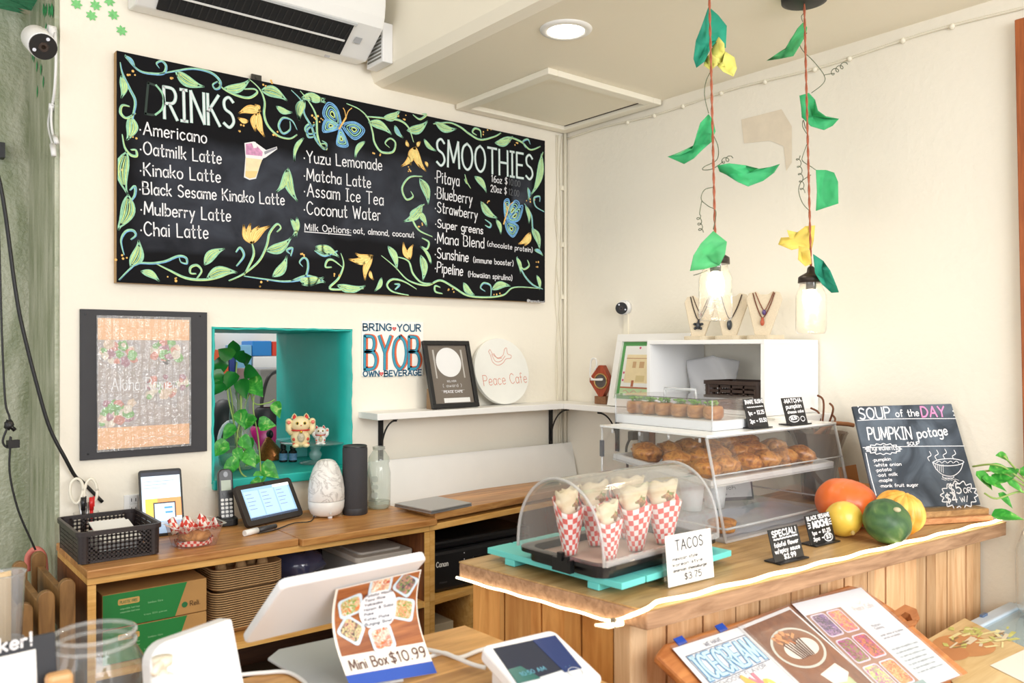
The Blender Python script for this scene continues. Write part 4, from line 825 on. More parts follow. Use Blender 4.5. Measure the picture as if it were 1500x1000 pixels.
# white shelf panel leaning on the wall
fw_ = Frame((-1.0, -.10, BT+.009), (1, 0, 0), (0, .075, .2)); p0 = fw_.px(838, 647); p1 = fw_.px(847, 705)
solo('white_board', MB().fprism(fw_, [(-.005, 0), (p1[0], 0), (p0[0], p0[1]), (-.005, p0[1])], -.018, 0), mat((240, 240, 238), .45, var=.02), 'long plain white board leaning on the wall below the shelf', 'board', bevel=.002)
# black basket
def basket(name, label, cx, cy, z, w, d, h, m, rz=0, nx=16, ny=5, grp=None):
    t_ = thing(name, label, 'basket', (cx, cy, z), rz)
    b_ = MB(); b_.rbox((0, 0, .003), (w*.94, d*.94, .006), .015)
    part(t_, 'base', b_, m, w=False)
    k = MB()
    for s_ in (-1, 1):
        for i in range(nx+1):
            x = -w*.42+w*.84*i/nx; k.box((x, s_*(d/2-.004), h/2), (.0042, .003, h-.014))
        for j in range(ny+1):
            k.box((0, s_*(d/2-.004), .012+(h-.03)*j/ny), (w*.9, .003, .0042)); k.box((s_*(w/2-.004), 0, .012+(h-.03)*j/ny), (.003, d*.9, .009))
        for i in range(5): k.box((s_*(w/2-.004), -d*.42+d*.84*i/4, h/2), (.003, .006, h-.014))
    for sx in (-1, 1):
        for sy in (-1, 1):
            k.lathe([(.0155, .002), (.017, h-.006)], 16, (sx*(w/2-.0175), sy*(d/2-.0175), 0))
    part(t_, 'lattice_walls', k, m, w=False)
    o_ = rrect(w+.008, d+.008, .02); i_ = rrect(w-.008, d-.008, .014); n_ = len(o_); r_ = MB()
    r_.add([V((*p, h-.012)) for p in o_]+[V((*p, h)) for p in o_]+[V((*p, h)) for p in i_]+[V((*p, h-.012)) for p in i_],
           [(a*n_+i, a*n_+(i+1) % n_, ((a+1) % 4)*n_+(i+1) % n_, ((a+1) % 4)*n_+i) for a in range(4) for i in range(n_)])
    part(t_, 'rim', r_, m, w=False); return t_
DBR = mat((46, 38, 38), .4)
bk = basket('plastic_basket', 'black lattice plastic basket at the end of the wooden worktop', -1.918, -.215, WZ+.001, .205, .26, .085, DBR)
part(bk, 'price_tag', MB().box((.02, .134, .079), (.008, .002, .008)), WHITE, w=False)
solo('folded_papers', MB().box((-1.90, -.22, WZ+.054), (.10, .15, .003), T=Matrix.Rotation(.18, 3, 'X')).box((-1.905, -.20, WZ+.0575), (.095, .13, .003), T=Matrix.Rotation(.2, 3, 'X')).box((-1.905, -.20, WZ+.03), (.1, .12, .038)), WHITE, 'white folded papers lying in the black lattice basket', 'papers')
# scissors and pens in a clear cup
cx, cy = U(126, 740, y=-.05).x, -.05
cu = thing('pen_cup', 'clear pen cup behind the black basket', 'cup', (cx, cy, WZ))
part(cu, 'cup', MB().lathe([(0, .002), (.03, .002), (.034, .085), (.032, .085), (.028, .004)], 24, (cx, cy, WZ)), clear())
sc_ = thing('scissors', 'white handled scissors standing in the clear pen cup', 'scissors', (cx-.005, cy, WZ+.01))
for px, q in ((112, 1), (133, -1)):
    c = U(px, 718, y=cy); f_ = Frame(c, (1, 0, 0), (0, 0, 1))
    part(sc_, 'handle', MB().tube([c+V((.017*math.cos(a)*(1+.15*q*math.sin(a)), 0, .036*math.sin(a)-.002)) for a in [2*PI*k/24 for k in range(25)]], .0042, 8), mat((236, 230, 214), .4))
part(sc_, 'blades', MB().tube([U(117, 735, y=cy), V((cx, cy, WZ+.012))], [.006, .003], 6).tube([U(129, 735, y=cy), V((cx-.004, cy, WZ+.012))], [.006, .003], 6), STEEL)
for px, col, lab in ((122, (30, 30, 32), 'black marker pen standing in the clear pen cup'), (134, (206, 34, 34), 'red marker pen standing in the clear pen cup')):
    p = U(px, 728, y=cy-.012); q = V((p.x, cy-.01, WZ+.008))
    t_ = thing('marker_pen', lab, 'pen', q)
    part(t_, 'barrel', MB().cyl(q, p-V((0, 0, .035)), .005, 12), mat(col, .4)); part(t_, 'cap', MB().cyl(p-V((0, 0, .037)), p, .0064, 12).box(p+V((.006, -.003, -.012)), (.003, .003, .03)), mat(col, .3))
# wall socket
o0 = U(181, 754, y=0); o1 = U(208, 722, y=0)
so = thing('wall_socket', 'white double wall socket behind the standing phone tablet', 'wall socket', ((o0.x+o1.x)/2, 0, o0.z))
part(so, 'plate', MB().bb((o0.x, -.006, o0.z), (o1.x, -.0005, o1.z)), WHITE, bevel=.002)
for k in range(2):
    zc_ = o0.z+(o1.z-o0.z)*(.27+.46*k); ol_ = part(so, 'outlet', MB().bb((o0.x+.014, -.009, zc_-.013), (o1.x-.014, -.006, zc_+.013)), PLASTIC, bevel=.003)
    for dx in (-.006, .006): part(ol_, 'slot', MB().bb(((o0.x+o1.x)/2+dx-.001, -.0094, zc_-.005), ((o0.x+o1.x)/2+dx+.001, -.0088, zc_+.005)), BLACK)
# screens
def screen_mat(c, e=.9): return mat(c, .25, emit=e)
def tablet(label, name, fr_, w_, h_, th, bez, rad, casem):
    t_ = thing(name, label, 'tablet', fr_.at(w_/2, 0))
    P = [(a+w_/2, b_+h_/2) for a, b_ in rrect(w_, h_, rad, 5)]
    part(t_, 'body', MB().fprism(fr_, P, -th, 0), casem, bevel=.0015)
    return t_
q0 = U(207, 788, z=WZ+.001); f_ = Frame((q0.x, -.115, WZ+.001), (1, -.12, 0), (-.02, .34, 1)); tw = .122; th_ = f_.px(193, 690)[1]
tb = tablet('slim black tablet standing upright with a blue and orange page', 'standing_tablet', f_, tw, th_, .009, .006, .008, BLACK)
def scr(t_, f_, items, name='screen', mats=None, h=.0006):
    b_ = MB()
    for k, (r_, mi) in enumerate(items): b_.rect(f_, *r_, h+.00012*k, mi)
    return part(t_, name, b_, mats)
u_ = lambda a: a*tw; v_ = lambda a: a*th_
scr(tb, f_, [((u_(.05), v_(.04), u_(.95), v_(.9)), 0), ((u_(.05), v_(.90), u_(.95), v_(.96)), 4), ((u_(.12), v_(.28), u_(.95), v_(.56)), 1), ((u_(.12), v_(.28), u_(.4), v_(.56)), 5), ((u_(.3), v_(.26), u_(.82), v_(.5)), 2), ((u_(.33), v_(.26), u_(.79), v_(.48)), 0), ((u_(.55), v_(.40), u_(.74), v_(.43)), 3), ((u_(.57), v_(.33), u_(.74), v_(.36)), 3), ((u_(.05), v_(.04), u_(.95), v_(.22)), 6)],
    mats=[screen_mat((206, 226, 242), .5), screen_mat((240, 150, 84), .5), screen_mat((40, 34, 40), .2), screen_mat((70, 150, 214), .5), screen_mat((34, 40, 60), .2), screen_mat((240, 196, 70), .5), screen_mat((160, 190, 224), .5)])
b = MB(); write(b, f_, 'online orders', (u_(.1), v_(.84)), (u_(.5), v_(.84)), .004, .0007, h=.0022)
for k in range(3): b.stroke(f_, [(u_(.1), v_(.78-.05*k)), (u_(.8-.2*k), v_(.78-.05*k))], .0008, .0022)
b.v and part(tb, 'screen_lines', (lambda: (lambda bb: [bb.stroke(f_, [(u_(.1), v_(.82-.05*k)), (u_(.8-.16*k), v_(.82-.05*k))], .0009, .0022) for k in range(3)] and bb)(MB()))(), mat((120, 136, 160), .4))
# cordless phone
q0 = U(332, 768, z=WZ)
ph = thing('cordless_phone', 'black cordless phone with white keys standing in its charging cradle', 'phone', q0, -.15)
part(ph, 'cradle', MB().rbox((0, 0, .012), (.062, .075, .022), .018), BLACK, w=False, bevel=.003)
T_ = Matrix.Translation((0, -.002, .012)) @ Matrix.Rotation(-.2, 4, 'X')
fq = Frame(T_ @ V((-.024, -.009, .0)), V((1, 0, 0)), T_.to_3x3() @ V((0, 0, 1))); HL = .165
hs = part(ph, 'handset', MB().fprism(fq, [(a+.024, b_+HL/2) for a, b_ in rrect(.046, HL, .018, 6)], -.024, .001), mat((40, 40, 42), .35), w=False, bevel=.004)
b = MB(); b.rect(fq, .009, .096, .039, .128, .0018); part(hs, 'display', b, mat((150, 160, 140), .3, emit=.1), w=False)
b = MB().disc(fq, (.024, .147), .007, .0015, 0, 16, .009); part(hs, 'earpiece', b, mat((90, 90, 92), .3, .6), w=False)
for r_ in range(5):
    for c_ in range(3): part(hs, 'key', MB().fprism(fq, [(a+.011+.013*c_, b_+.016+.0125*r_) for a, b_ in rrect(.0095, .0085, .003, 2)], .001, .0026), mat((226, 226, 224), .4), w=False)
part(hs, 'dial_pad', MB().fprism(fq, [(.024+.011*math.cos(a), .085+.008*math.sin(a)) for a in [2*PI*k/20 for k in range(20)]], .001, .0026), mat((30, 30, 32), .3), w=False)
# rugged order tablet
q0 = U(364, 776, z=WZ); q1 = U(446, 757, z=WZ); e = (q1-q0); wd = e.length*.99; e.normalize(); nb_ = V((-e.y, e.x, 0))
f_ = Frame(q0+V((0, 0, .009)), e, nb_*.55+V((0, 0, 1))); hd = f_.px(346, 712)[1]
tb = tablet('order tablet in a thick black rubber case with a light blue screen', 'order_tablet', f_, wd, hd, .016, .014, .012, mat((46, 40, 36), .6))
tw, th_ = wd, hd; u_ = lambda a: a*tw; v_ = lambda a: a*th_
it = [((u_(.08), v_(.13), u_(.92), v_(.89)), 0)]
for k in range(3): it.append(((u_(.1+.27*k), v_(.2), u_(.35+.27*k), v_(.82)), 1))
it.append(((u_(.08), v_(.13), u_(.92), v_(.18)), 2)); it.append(((u_(.62), v_(.82), u_(.92), v_(.89)), 3))
scr(tb, f_, it, mats=[screen_mat((150, 190, 226), .5), screen_mat((176, 208, 238), .5), screen_mat((70, 84, 110), .3), screen_mat((236, 236, 240), .5)])
b = MB()
for k in range(3):
    for r_ in range(5): b.stroke(f_, [(u_(.12+.27*k), v_(.74-.09*r_)), (u_(.22+.27*k+.02*(r_ % 3)), v_(.74-.09*r_))], .0012, .0016)
part(tb, 'screen_text', b, mat((100, 130, 170), .4))
part(tb, 'webcam', MB().cyl(f_.at(wd*.5, hd-.006, .0), f_.at(wd*.5, hd-.006, .001), .003, 12), mat((10, 10, 12), .1))
part(tb, 'stand_leg', MB().fprism(f_, [(wd*.3, .045), (wd*.7, .045), (wd*.7, .06), (wd*.3, .06)], -.06, -.016), BLACK)
# white capped marker
p = U(358, 781, z=WZ+.0095); q = U(404, 770, z=WZ+.0095)
mk = thing('whiteboard_marker', 'white and black marker lying in front of the rubber cased tablet', 'pen', (p+q)/2-V((0, 0, .009)))
d = (q-p); part(mk, 'cap', MB().cyl(p, p+d*.4, .009, 14, 0, .0095), WHITE); part(mk, 'barrel', MB().cyl(p+d*.4, q, .0082, 14, 0, .007), mat((60, 60, 62), .4))
b = MB().tube(catmull([U(378, 781, z=WZ+.003), U(402, 776, z=WZ+.003), U(430, 766, z=WZ+.003), U(455, 763, z=WZ+.003), U(460, 752, z=WZ+.003), U(452, 745, z=WZ+.003)], 6), .0018, 6)
solo('charging_lead', b, BLACK, 'thin black charging lead lying beside the rubber cased tablet', 'cable')
b = MB().tube(catmull([U(270, 716, y=-.012), U(280, 718, y=-.03), U(300, 735, y=-.02), U(318, 745, y=-.02)], 6), .0018, 6).tube(catmull([U(318, 745, y=-.02), U(335, 747, y=-.012), U(346, 742, y=-.012)], 6), .0018, 6)
# takeout box with a sandwich on checked paper
q0 = U(284, 797, z=WZ); RCK = checker((222, 74, 62), (246, 240, 234), 14, 8)
tk = thing('takeout_box', 'clear plastic takeout box beside the black basket', 'takeout box', q0, .02)
def tub(b_, w0, w1, h, z=0, r=.018):
    o_ = rrect(w0, w0*.95, r); i_ = rrect(w1, w1*.95, r*1.2); n_ = len(o_)
    b_.add([V((*p, z)) for p in o_]+[V((*p, z+h)) for p in i_], [tuple(range(n_-1, -1, -1))]+[(k, (k+1) % n_, n_+(k+1) % n_, n_+k) for k in range(n_)]); return b_
CP = clear((250, 240, 236), .05)
part(tk, 'tub', tub(MB(), .105, .135, .06, .001), CP, w=False)
b = MB(); o_ = rrect(.15, .143, .02); i_ = rrect(.135, .128, .022); n_ = len(o_)
b.add([V((*p, .062)) for p in o_]+[V((*p, .062)) for p in i_], [(k, (k+1) % n_, n_+(k+1) % n_, n_+k) for k in range(n_)]); part(tk, 'rim', b, clear((255, 250, 248), .3), w=False)
sw = thing('sandwich', 'toasted sandwich in red checked paper inside the clear takeout box', 'sandwich', q0+V((0, 0, .003)))
part(sw, 'bread', MB().ball((0, 0, .022), (.046, .04, .02), 20, 10, fn=lambda d: 1+.06*math.sin(9*d.x+5*d.y)), mottled(((120, 82, 40), (196, 146, 80), (214, 170, 110)), 40, .7, kind='NOISE'), w=False)
part(sw, 'checked_paper', MB().grid(lambda u, v: V(((u-.5)*.118, (v-.5)*.1, .035+.028*abs(2*v-1)**1.5+.012*math.sin(u*17)*abs(2*v-1)+.004*math.sin(u*31+v*9))), 30, 12), RCK, w=False, solid=.0006)
part(sw, 'paper_liner', MB().grid(lambda u, v: V((.05*math.cos(u*2*PI)*(1+.1*v), .046*math.sin(u*2*PI)*(1+.1*v), .001+.014*v+.003*math.sin(u*30)*v)), 40, 3), checker((214, 70, 60), (246, 236, 230), 40, 2), w=False)
# marbled diffuser
q0 = U(478, 756, z=WZ)
m, t, bs = nt('marble'); tc = N(t, 'ShaderNodeTexCoord'); no = N(t, 'ShaderNodeTexNoise', i_Scale=14.0, i_Detail=6.0, i_Distortion=2.2); t.links.new(tc.outputs['Object'], no.inputs['Vector'])
cr = N(t, 'ShaderNodeValToRGB'); e_ = cr.color_ramp.elements; e_[0].position = .44; e_[0].color = lin((236, 234, 230)); e_[1].position = .56; e_[1].color = lin((238, 236, 232)); k_ = e_.new(.5); k_.color = lin((196, 192, 188))
t.links.new(no.outputs['Fac'], cr.inputs[0]); t.links.new(cr.outputs[0], bs.inputs['Base Color']); bs.inputs['Roughness'].default_value = .35; MARBLE = m
df = thing('aroma_diffuser', 'white marbled dome shaped aroma diffuser on the wooden worktop', 'diffuser', q0)
part(df, 'base', MB().lathe([(0, .006), (.04, .006), (.05, .012), (.058, .03), (.06, .054), (.058, .056), (0, .056)], 40), mat((232, 230, 226), .35), w=False)
part(df, 'dome_cover', MB().lathe([(.0585, .057), (.06, .06), (.0595, .095), (.054, .13), (.043, .163), (.03, .184), (.02, .190), (.012, .189), (.012, .17), (0, .17)], 40), MARBLE, w=False)
for k in range(3): part(df, 'foot', MB().cyl((.036*math.cos(2*k+.6), .036*math.sin(2*k+.6), 0), (.036*math.cos(2*k+.6), .036*math.sin(2*k+.6), .007), .008, 12), PLASTIC, w=False)
part(df, 'button', MB().cyl((-.012, -.054, .02), (-.0125, -.0565, .02), .004, 12), mat((200, 198, 194), .4), w=False)
# dark cylinder speaker
q0 = U(520, 752, z=WZ)
ec = thing('smart_speaker', 'tall dark grey cylindrical speaker between the diffuser and the glass bottle', 'speaker', q0)
part(ec, 'fabric_body', MB().lathe([(0, 0), (.040, 0), (.042, .003), (.042, .222), (.0405, .2265)], 40), mat((62, 62, 66), .8, bump=.4, bscale=600), w=False)
part(ec, 'top_ring', MB().lathe([(.0405, .2265), (.041, .231), (.039, .233), (.036, .229), (0, .229)], 40), mat((36, 36, 40), .35), w=False)
part(ec, 'base_band', MB().lathe([(.0422, .004), (.0426, .005), (.0426, .022), (.0422, .023)], 40), mat((50, 50, 54), .5), w=False)
# milk bottle
q0 = U(555, 744, z=WZ)
mb_ = thing('glass_bottle', 'empty clear glass milk bottle beside the dark cylindrical speaker', 'bottle', q0)
part(mb_, 'body', MB().lathe([(0, .004), (.034, .004), (.040, .012), (.041, .06), (.041, .125), (.036, .148), (.035, .158), (.038, .166), (.036, .18), (.024, .198), (.019, .206), (.019, .214)], 36), clear((246, 250, 247), .1, 1.8), w=False)
part(mb_, 'screw_rim', MB().lathe([(.019, .206), (.022, .207), (.022, .211), (.0195, .212), (.022, .213), (.022, .217), (.018, .218)], 30), clear((232, 234, 228), .3, 1.8), w=False)
f_ = Frame((0, 0, 0), (.64, -.77, 0), (0, 0, 1)); b = MB()
for k in range(3): b.fprism(f_, [(a, b_+.052+.028*k) for a, b_ in rrect(.024, .02-.004*(k == 1), .006, 3)], .0405, .0418)
part(mb_, 'embossed_marks', b, clear((240, 244, 240), .35, 2), w=False)
part(mb_, 'base_glass', MB().lathe([(0, .001), (.032, .001), (.04, .008), (.0402, .026), (.0, .02)], 36), clear((240, 245, 240), .14, 1.4), w=False)
# closed laptop
f_ = Frame((0, 0, WZ+.0145), (1, 0, 0), (0, 1, 0)); P = [f_.px(*p) for p in ((578, 742), (632, 753), (691, 741), (640, 731))]
lp = thing('laptop', 'closed thin silver laptop on the raised worktop board', 'laptop', (sum(p[0] for p in P)/4, sum(p[1] for p in P)/4, WZ+.0145))
part(lp, 'base', MB().fprism(f_, P, 0, .006), mat((170, 170, 172), .35, .7)); part(lp, 'lid', MB().fprism(f_, P, .007, .012), mat((190, 190, 190), .35, .7), bevel=.001)
part(lp, 'hinge_edge', MB().fprism(f_, [(p[0]*.97+.03*sum(q[0] for q in P)/4, p[1]*.97+.03*sum(q[1] for q in P)/4) for p in P], .006, .007), BLACK)
# ================================================================ things on the cabinet shelves
KRAFT = mat((186, 140, 82), .75, var=.1, scale=14); GRN = mat((28, 128, 58), .5, var=.06, scale=10)
BOXX0, BOXX1, BOXY = -1.965, -1.695, -.352
for k, lab in ((1, 'green and kraft carton on top of the other one on the shelf'), (0, 'green and kraft carton underneath the other one on the shelf')):
    z = .662+.093*k; t_ = thing('carton', lab, 'carton', ((BOXX0+BOXX1)/2, -.2, z), group='green cartons on the shelf')
    part(t_, 'box', MB().bb((BOXX0, BOXY, z), (BOXX1, -.06, z+.091)), KRAFT, bevel=.002)
    f_ = Frame((BOXX0, BOXY, z), (1, 0, 0), (0, 0, 1)); wB = BOXX1-BOXX0
    part(t_, 'green_print', MB().poly(f_, [(.001, .001), (wB*.68, .001), (wB*.8, .09), (.001, .09)], .0007), GRN)
    b = MB(); write(b, f_, 'Reli.', (wB*.83, .022), (wB*.93, .022), .013, .0022, h=.0012); part(t_, 'brand_lettering', b, mat((110, 78, 40), .7))
    part(t_, 'leaf_logo', MB().disc(f_, (wB*.775, .028), .008, .0012, 0, 14), mat((34, 110, 60), .6))
    b = MB(); b.poly(f_, [(a+wB*.24, b_+.066) for a, b_ in rrect(wB*.2, .016, .004, 3)], .0011); part(t_, 'kraft_badge', b, mat((204, 164, 92), .6))
    b = MB(); write(b, f_, 'PLASTIC FREE', (wB*.16, .062), (wB*.32, .062), .007, .001, h=.0015); part(t_, 'badge_lettering', b, mat((40, 110, 60), .6))
    b = MB()
    for r_ in range(2): write(b, f_, 'compostable food trays', (wB*.16, .046-.009*r_), (wB*.34, .046-.009*r_), .004, .0006, h=.0012)
    write(b, f_, 'bamboo fibre', (wB*.42, .05), (wB*.56, .05), .005, .0006, h=.0012); write(b, f_, 'trays 500 pieces', (wB*.38, .02), (wB*.6, .02), .004, .0006, h=.0012)
    part(t_, 'small_lettering', b, mat((150, 200, 150), .6))
    part(t_, 'tape', MB().bb((BOXX0+.001, -.22, z+.0912), (BOXX1, -.19, z+.0916)), mat((206, 170, 110), .3))
PULP = mat((198, 160, 112), .85, var=.1, scale=60, bump=.3, bscale=200)
tx0 = U(310, 880, y=-.33).x
def tray_mesh(w_, d_, h, dp):
    o_ = rrect(w_, d_, .035, 5); i_ = rrect(w_-.012, d_-.012, .03, 5); g = rrect(w_-.03, d_-.03, .03, 5); n_ = len(o_); b_ = MB()
    b_.add([V((*p, h-.0018)) for p in o_]+[V((*p, h)) for p in o_]+[V((*p, h)) for p in i_]+[V((*p, h-dp)) for p in g], [(a*n_+i, a*n_+(i+1) % n_, (a+1)*n_+(i+1) % n_, (a+1)*n_+i) for a in range(3) for i in range(n_)]+[tuple(range(3*n_, 4*n_))], 0, True); return b_
NT = 26; first = None
for k in range(NT):
    z = .675+k*.0066+(.006 if k > 16 else 0)+.005; lab = 'tan moulded pulp tray nested in the stack beside the green cartons'
    if first is None:
        first = link('pulp_tray', tray_mesh(.215, .25, .0, .014), PULP, origin=V((0, 0, -.014)), solid=.0012); first.location = V((tx0+.110, -.205, z-.014)); tag(first, lab, 'tray', 'nested pulp trays on the shelf')
    else:
        o_ = first.copy(); COL.objects.link(o_); random.seed(k); o_.location = V((tx0+.110+(.003 if k > 16 else 0), -.205, z-.014))
        o_['label'] = lab
ztop = .675+(NT-1)*.0066+.011
random.seed(5)
PX = [(.03, -.07), (.075, -.03), (.085, -.085), (.13, -.05), (.16, -.035), (.15, -.09)]
for k, (dx, dy) in enumerate(PX):
    s_ = tx0+dx+.02, -.25+dy+.06
    solo('pulp_cup', MB().lathe([(0, .024), (.013, .022), (.019, 0), (.016, 0), (.011, .019), (0, .021)], 8, (s_[0], s_[1], ztop-.012)), PULP, 'small tan pulp cup tipped out on the top tray of the stack', 'cup', 'pulp cups on the tray stack')
solo('plastic_sheet', MB().grid(lambda u, v: V((tx0+.01+.2*u, -.11-.015*math.sin(u*9), ztop+.002+.026*v+.004*math.sin(u*14))), 20, 4), clear((236, 236, 240), .25, 2, .1), 'crumpled clear plastic standing at the back of the tray stack', 'plastic wrap')
bx = U(438, 826, y=-.25).x
bg = solo('plastic_bag', MB().ball((bx, -.21, .812), (.09, .11, .05), 22, 12, fn=lambda d: 1+.09*math.sin(7*d.x+4*d.y)+.05*math.sin(15*d.y+9*d.z)).ball((bx+.01, -.20, .725), (.09, .11, .05), 18, 10), mat((64, 66, 92), .15, var=.3, scale=9, coat=.6), 'dark blue shiny plastic bag beside the stack of pulp trays', 'bag')
tote = thing('storage_box', 'grey lidded plastic storage box next to the divider', 'storage box', (-1.11, -.2, .661))
part(tote, 'tub', MB().prism(rrect(.20, .27, .02), 0, .145, 0, Matrix.Translation((-1.115, -.21, .661))), clear((206, 206, 206), .55, 1.2, .2))
LID = mat((188, 182, 174), .4)
part(tote, 'lid', MB().rbox((-1.115, -.21, .815), (.215, .285, .018), .022), LID, bevel=.004); part(tote, 'lid_panel', MB().rbox((-1.115, -.21, .827), (.16, .22, .008), .02), LID, bevel=.003)
# printer
px0, px1 = -.945, -.50; pyf = -.36
pr = thing('printer', 'black inkjet printer on the cabinet shelf behind the taco counter', 'printer', ((px0+px1)/2, -.2, .661))
PRB = mat((30, 30, 32), .35)
part(pr, 'body', MB().bb((px0, pyf, .661), (px1, -.06, .80)), PRB, bevel=.012)
part(pr, 'scanner_lid', MB().bb((px0-.002, pyf+.012, .802), (px1+.002, -.06, .832)), mat((24, 24, 26), .3), bevel=.01)
cp_ = part(pr, 'control_panel', MB().bb((px0+.17, pyf-.003, .715), (px0+.33, pyf+.004, .765)), mat((14, 14, 16), .1), bevel=.003)
part(pr, 'paper_slot', MB().bb((px0+.13, pyf-.002, .675), (px1-.03, pyf+.004, .70)), mat((12, 12, 13), .6))
f_ = Frame((px0, pyf, .661), (1, 0, 0), (0, 0, 1)); q = f_.px(639, 831); q2 = f_.px(656, 828); b = MB(); write(b, f_, 'Canon', q, q2, .017, .0034, h=.0008); part(pr, 'brand_lettering', b, WHITE)
b = MB(); q = f_.px(644, 855); write(b, f_, 'PIXMA', q, (q[0]+.03, q[1]), .005, .0008, h=.0008); part(pr, 'model_lettering', b, mat((110, 110, 112), .5))
for k in range(3): part(cp_, 'status_light', MB().disc(f_, (px0*0+.135, .12-.022*k), .0022, .0008, 0, 8), mat((230, 230, 235), .3))
solo('white_carton', MB().bb((-.955, -.33, .121), (-.84, -.1, .50)).bb((-.958, -.335, .50), (-.837, -.095, .545)), mat((226, 216, 190), .6), 'cream lidded carton in the lower part of the printer cabinet', 'carton', bevel=.003)
solo('black_bag', MB().ball((-.66, -.17, .29), (.10, .10, .14), 18, 12, fn=lambda d: 1+.1*math.sin(8*d.x+5*d.z)), mat((24, 22, 22), .25, coat=.4), 'black plastic bag low in the printer cabinet', 'bag')
solo('metal_rack', MB().tube([(-1.62, -.34, .14), (-1.18, -.36, .48)], .006).tube([(-1.55, -.34, .14), (-1.10, -.36, .48)], .006).tube([(-1.5, -.36, .46), (-1.2, -.34, .15)], .005), STEEL, 'folded thin metal rack standing low in the long cabinet', 'rack')
solo('brown_crate', MB().bb((-1.50, -.30, .121), (-1.05, -.06, .46)), mat((74, 58, 42), .6, var=.2, scale=9), 'brown crate behind the folded metal rack', 'crate', bevel=.004)
# ================================================================ pass-through sill
SZL = z0+.0125
def leafmesh(mb, base, dirv, L, w_, droop, m=0, up=V((0, 0, 1)), curl=.3):
    """heart-shaped pothos leaf on a short stalk"""
    d = V(dirv).normalized(); s_ = d.cross(up)
    s_ = s_.normalized() if s_.length > .1 else V((1, 0, 0)); n_ = s_.cross(d)
    prof = [0, .5, .92, 1, .93, .76, .52, .26, 0]; N_ = len(prof)-1; vs = []; fs = []
    for i, p in enumerate(prof):
        u = i/N_; c = V(base)+d*(L*u)+V((0, 0, -droop*L*u*u))
        for k in (-1, -.5, 0, .5, 1): vs.append(c+s_*(k*w_*p*.5)+n_*(abs(k)*curl*w_*p*.5)-d*(L*.1*abs(k)*(1 if i < 3 else 0)*p))
    fs = [(i*5+k, i*5+k+1, (i+1)*5+k+1, (i+1)*5+k) for i in range(N_) for k in range(4)]
    mb.add(vs, fs, m, True, [(k/4, i/N_) for i in range(N_+1) for k in range(5)])
m, t, bs = nt('pothos_leaf'); tc = N(t, 'ShaderNodeTexCoord'); no = N(t, 'ShaderNodeTexNoise', i_Scale=34.0, i_Detail=4.0, i_Distortion=1.5); t.links.new(tc.outputs['Object'], no.inputs['Vector'])
cr = N(t, 'ShaderNodeValToRGB'); e_ = cr.color_ramp.elements; e_[0].position = .42; e_[0].color = lin((44, 138, 46)); e_[1].position = .72; e_[1].color = lin((176, 210, 120)); k_ = e_.new(.6); k_.color = lin((80, 172, 66))
t.links.new(no.outputs['Fac'], cr.inputs[0]); t.links.new(cr.outputs[0], bs.inputs['Base Color']); bs.inputs['Roughness'].default_value = .35; POTHOS = m
DEEP = mat((34, 118, 44), .3, var=.25, scale=30); VINE = mat((150, 176, 96), .5)
vc = U(350, 687, z=SZL)
va = thing('glass_vase', 'tall clear flask vase of pothos on the turquoise sill', 'vase', vc)
part(va, 'glass', MB().lathe([(0, .003), (.05, .003), (.066, .02), (.070, .05), (.060, .085), (.042, .12), (.034, .16), (.031, .22), (.036, .275), (.046, .30)], 36), clear((246, 250, 247), .12, 2.0), w=False)
part(va, 'water', MB().lathe([(0, .006), (.048, .006), (.062, .022), (.066, .05), (.057, .083), (.0, .083)], 30), clear((226, 236, 218), .22, 1.2), w=False)
part(va, 'rim', MB().lathe([(.046, .299), (.0475, .3015), (.046, .304), (.0445, .3015)], 30), clear((250, 252, 250), .4, 2), w=False)
pl = thing('pothos_plant', 'green and cream pothos trailing from the clear flask vase over the sill', 'plant', vc+V((0, 0, .05)))
def P_(px, py, dy=0): return U(px, py, y=vc.y+dy)
vines = [[P_(350, 640), P_(348, 590), P_(345, 560), P_(347, 530)], [P_(352, 645), P_(360, 590, -.02), P_(372, 570, -.05), P_(371, 600, -.07), P_(378, 640, -.10), P_(382, 690, -.19)], [P_(345, 650), P_(340, 590, -.03), P_(335, 562, -.05), P_(334, 580, -.07), P_(343, 620, -.08), P_(352, 648, -.09), P_(363, 668, -.1)],
         [P_(350, 650), P_(356, 570, .01), P_(364, 560, -.01), P_(372, 590, -.03), P_(392, 590, -.05), P_(402, 585, -.05)], [P_(350, 640), P_(352, 575, -.04), P_(353, 610, -.09), P_(347, 640, -.1), P_(352, 690, -.16), P_(372, 702, -.2)], [P_(348, 660), P_(342, 620, .02), P_(352, 600, .0), P_(345, 575, .03)]]
for v_s in vines: part(pl, 'vine', MB().tube(catmull(v_s, 6), .0028, 6), VINE)
random.seed(21)
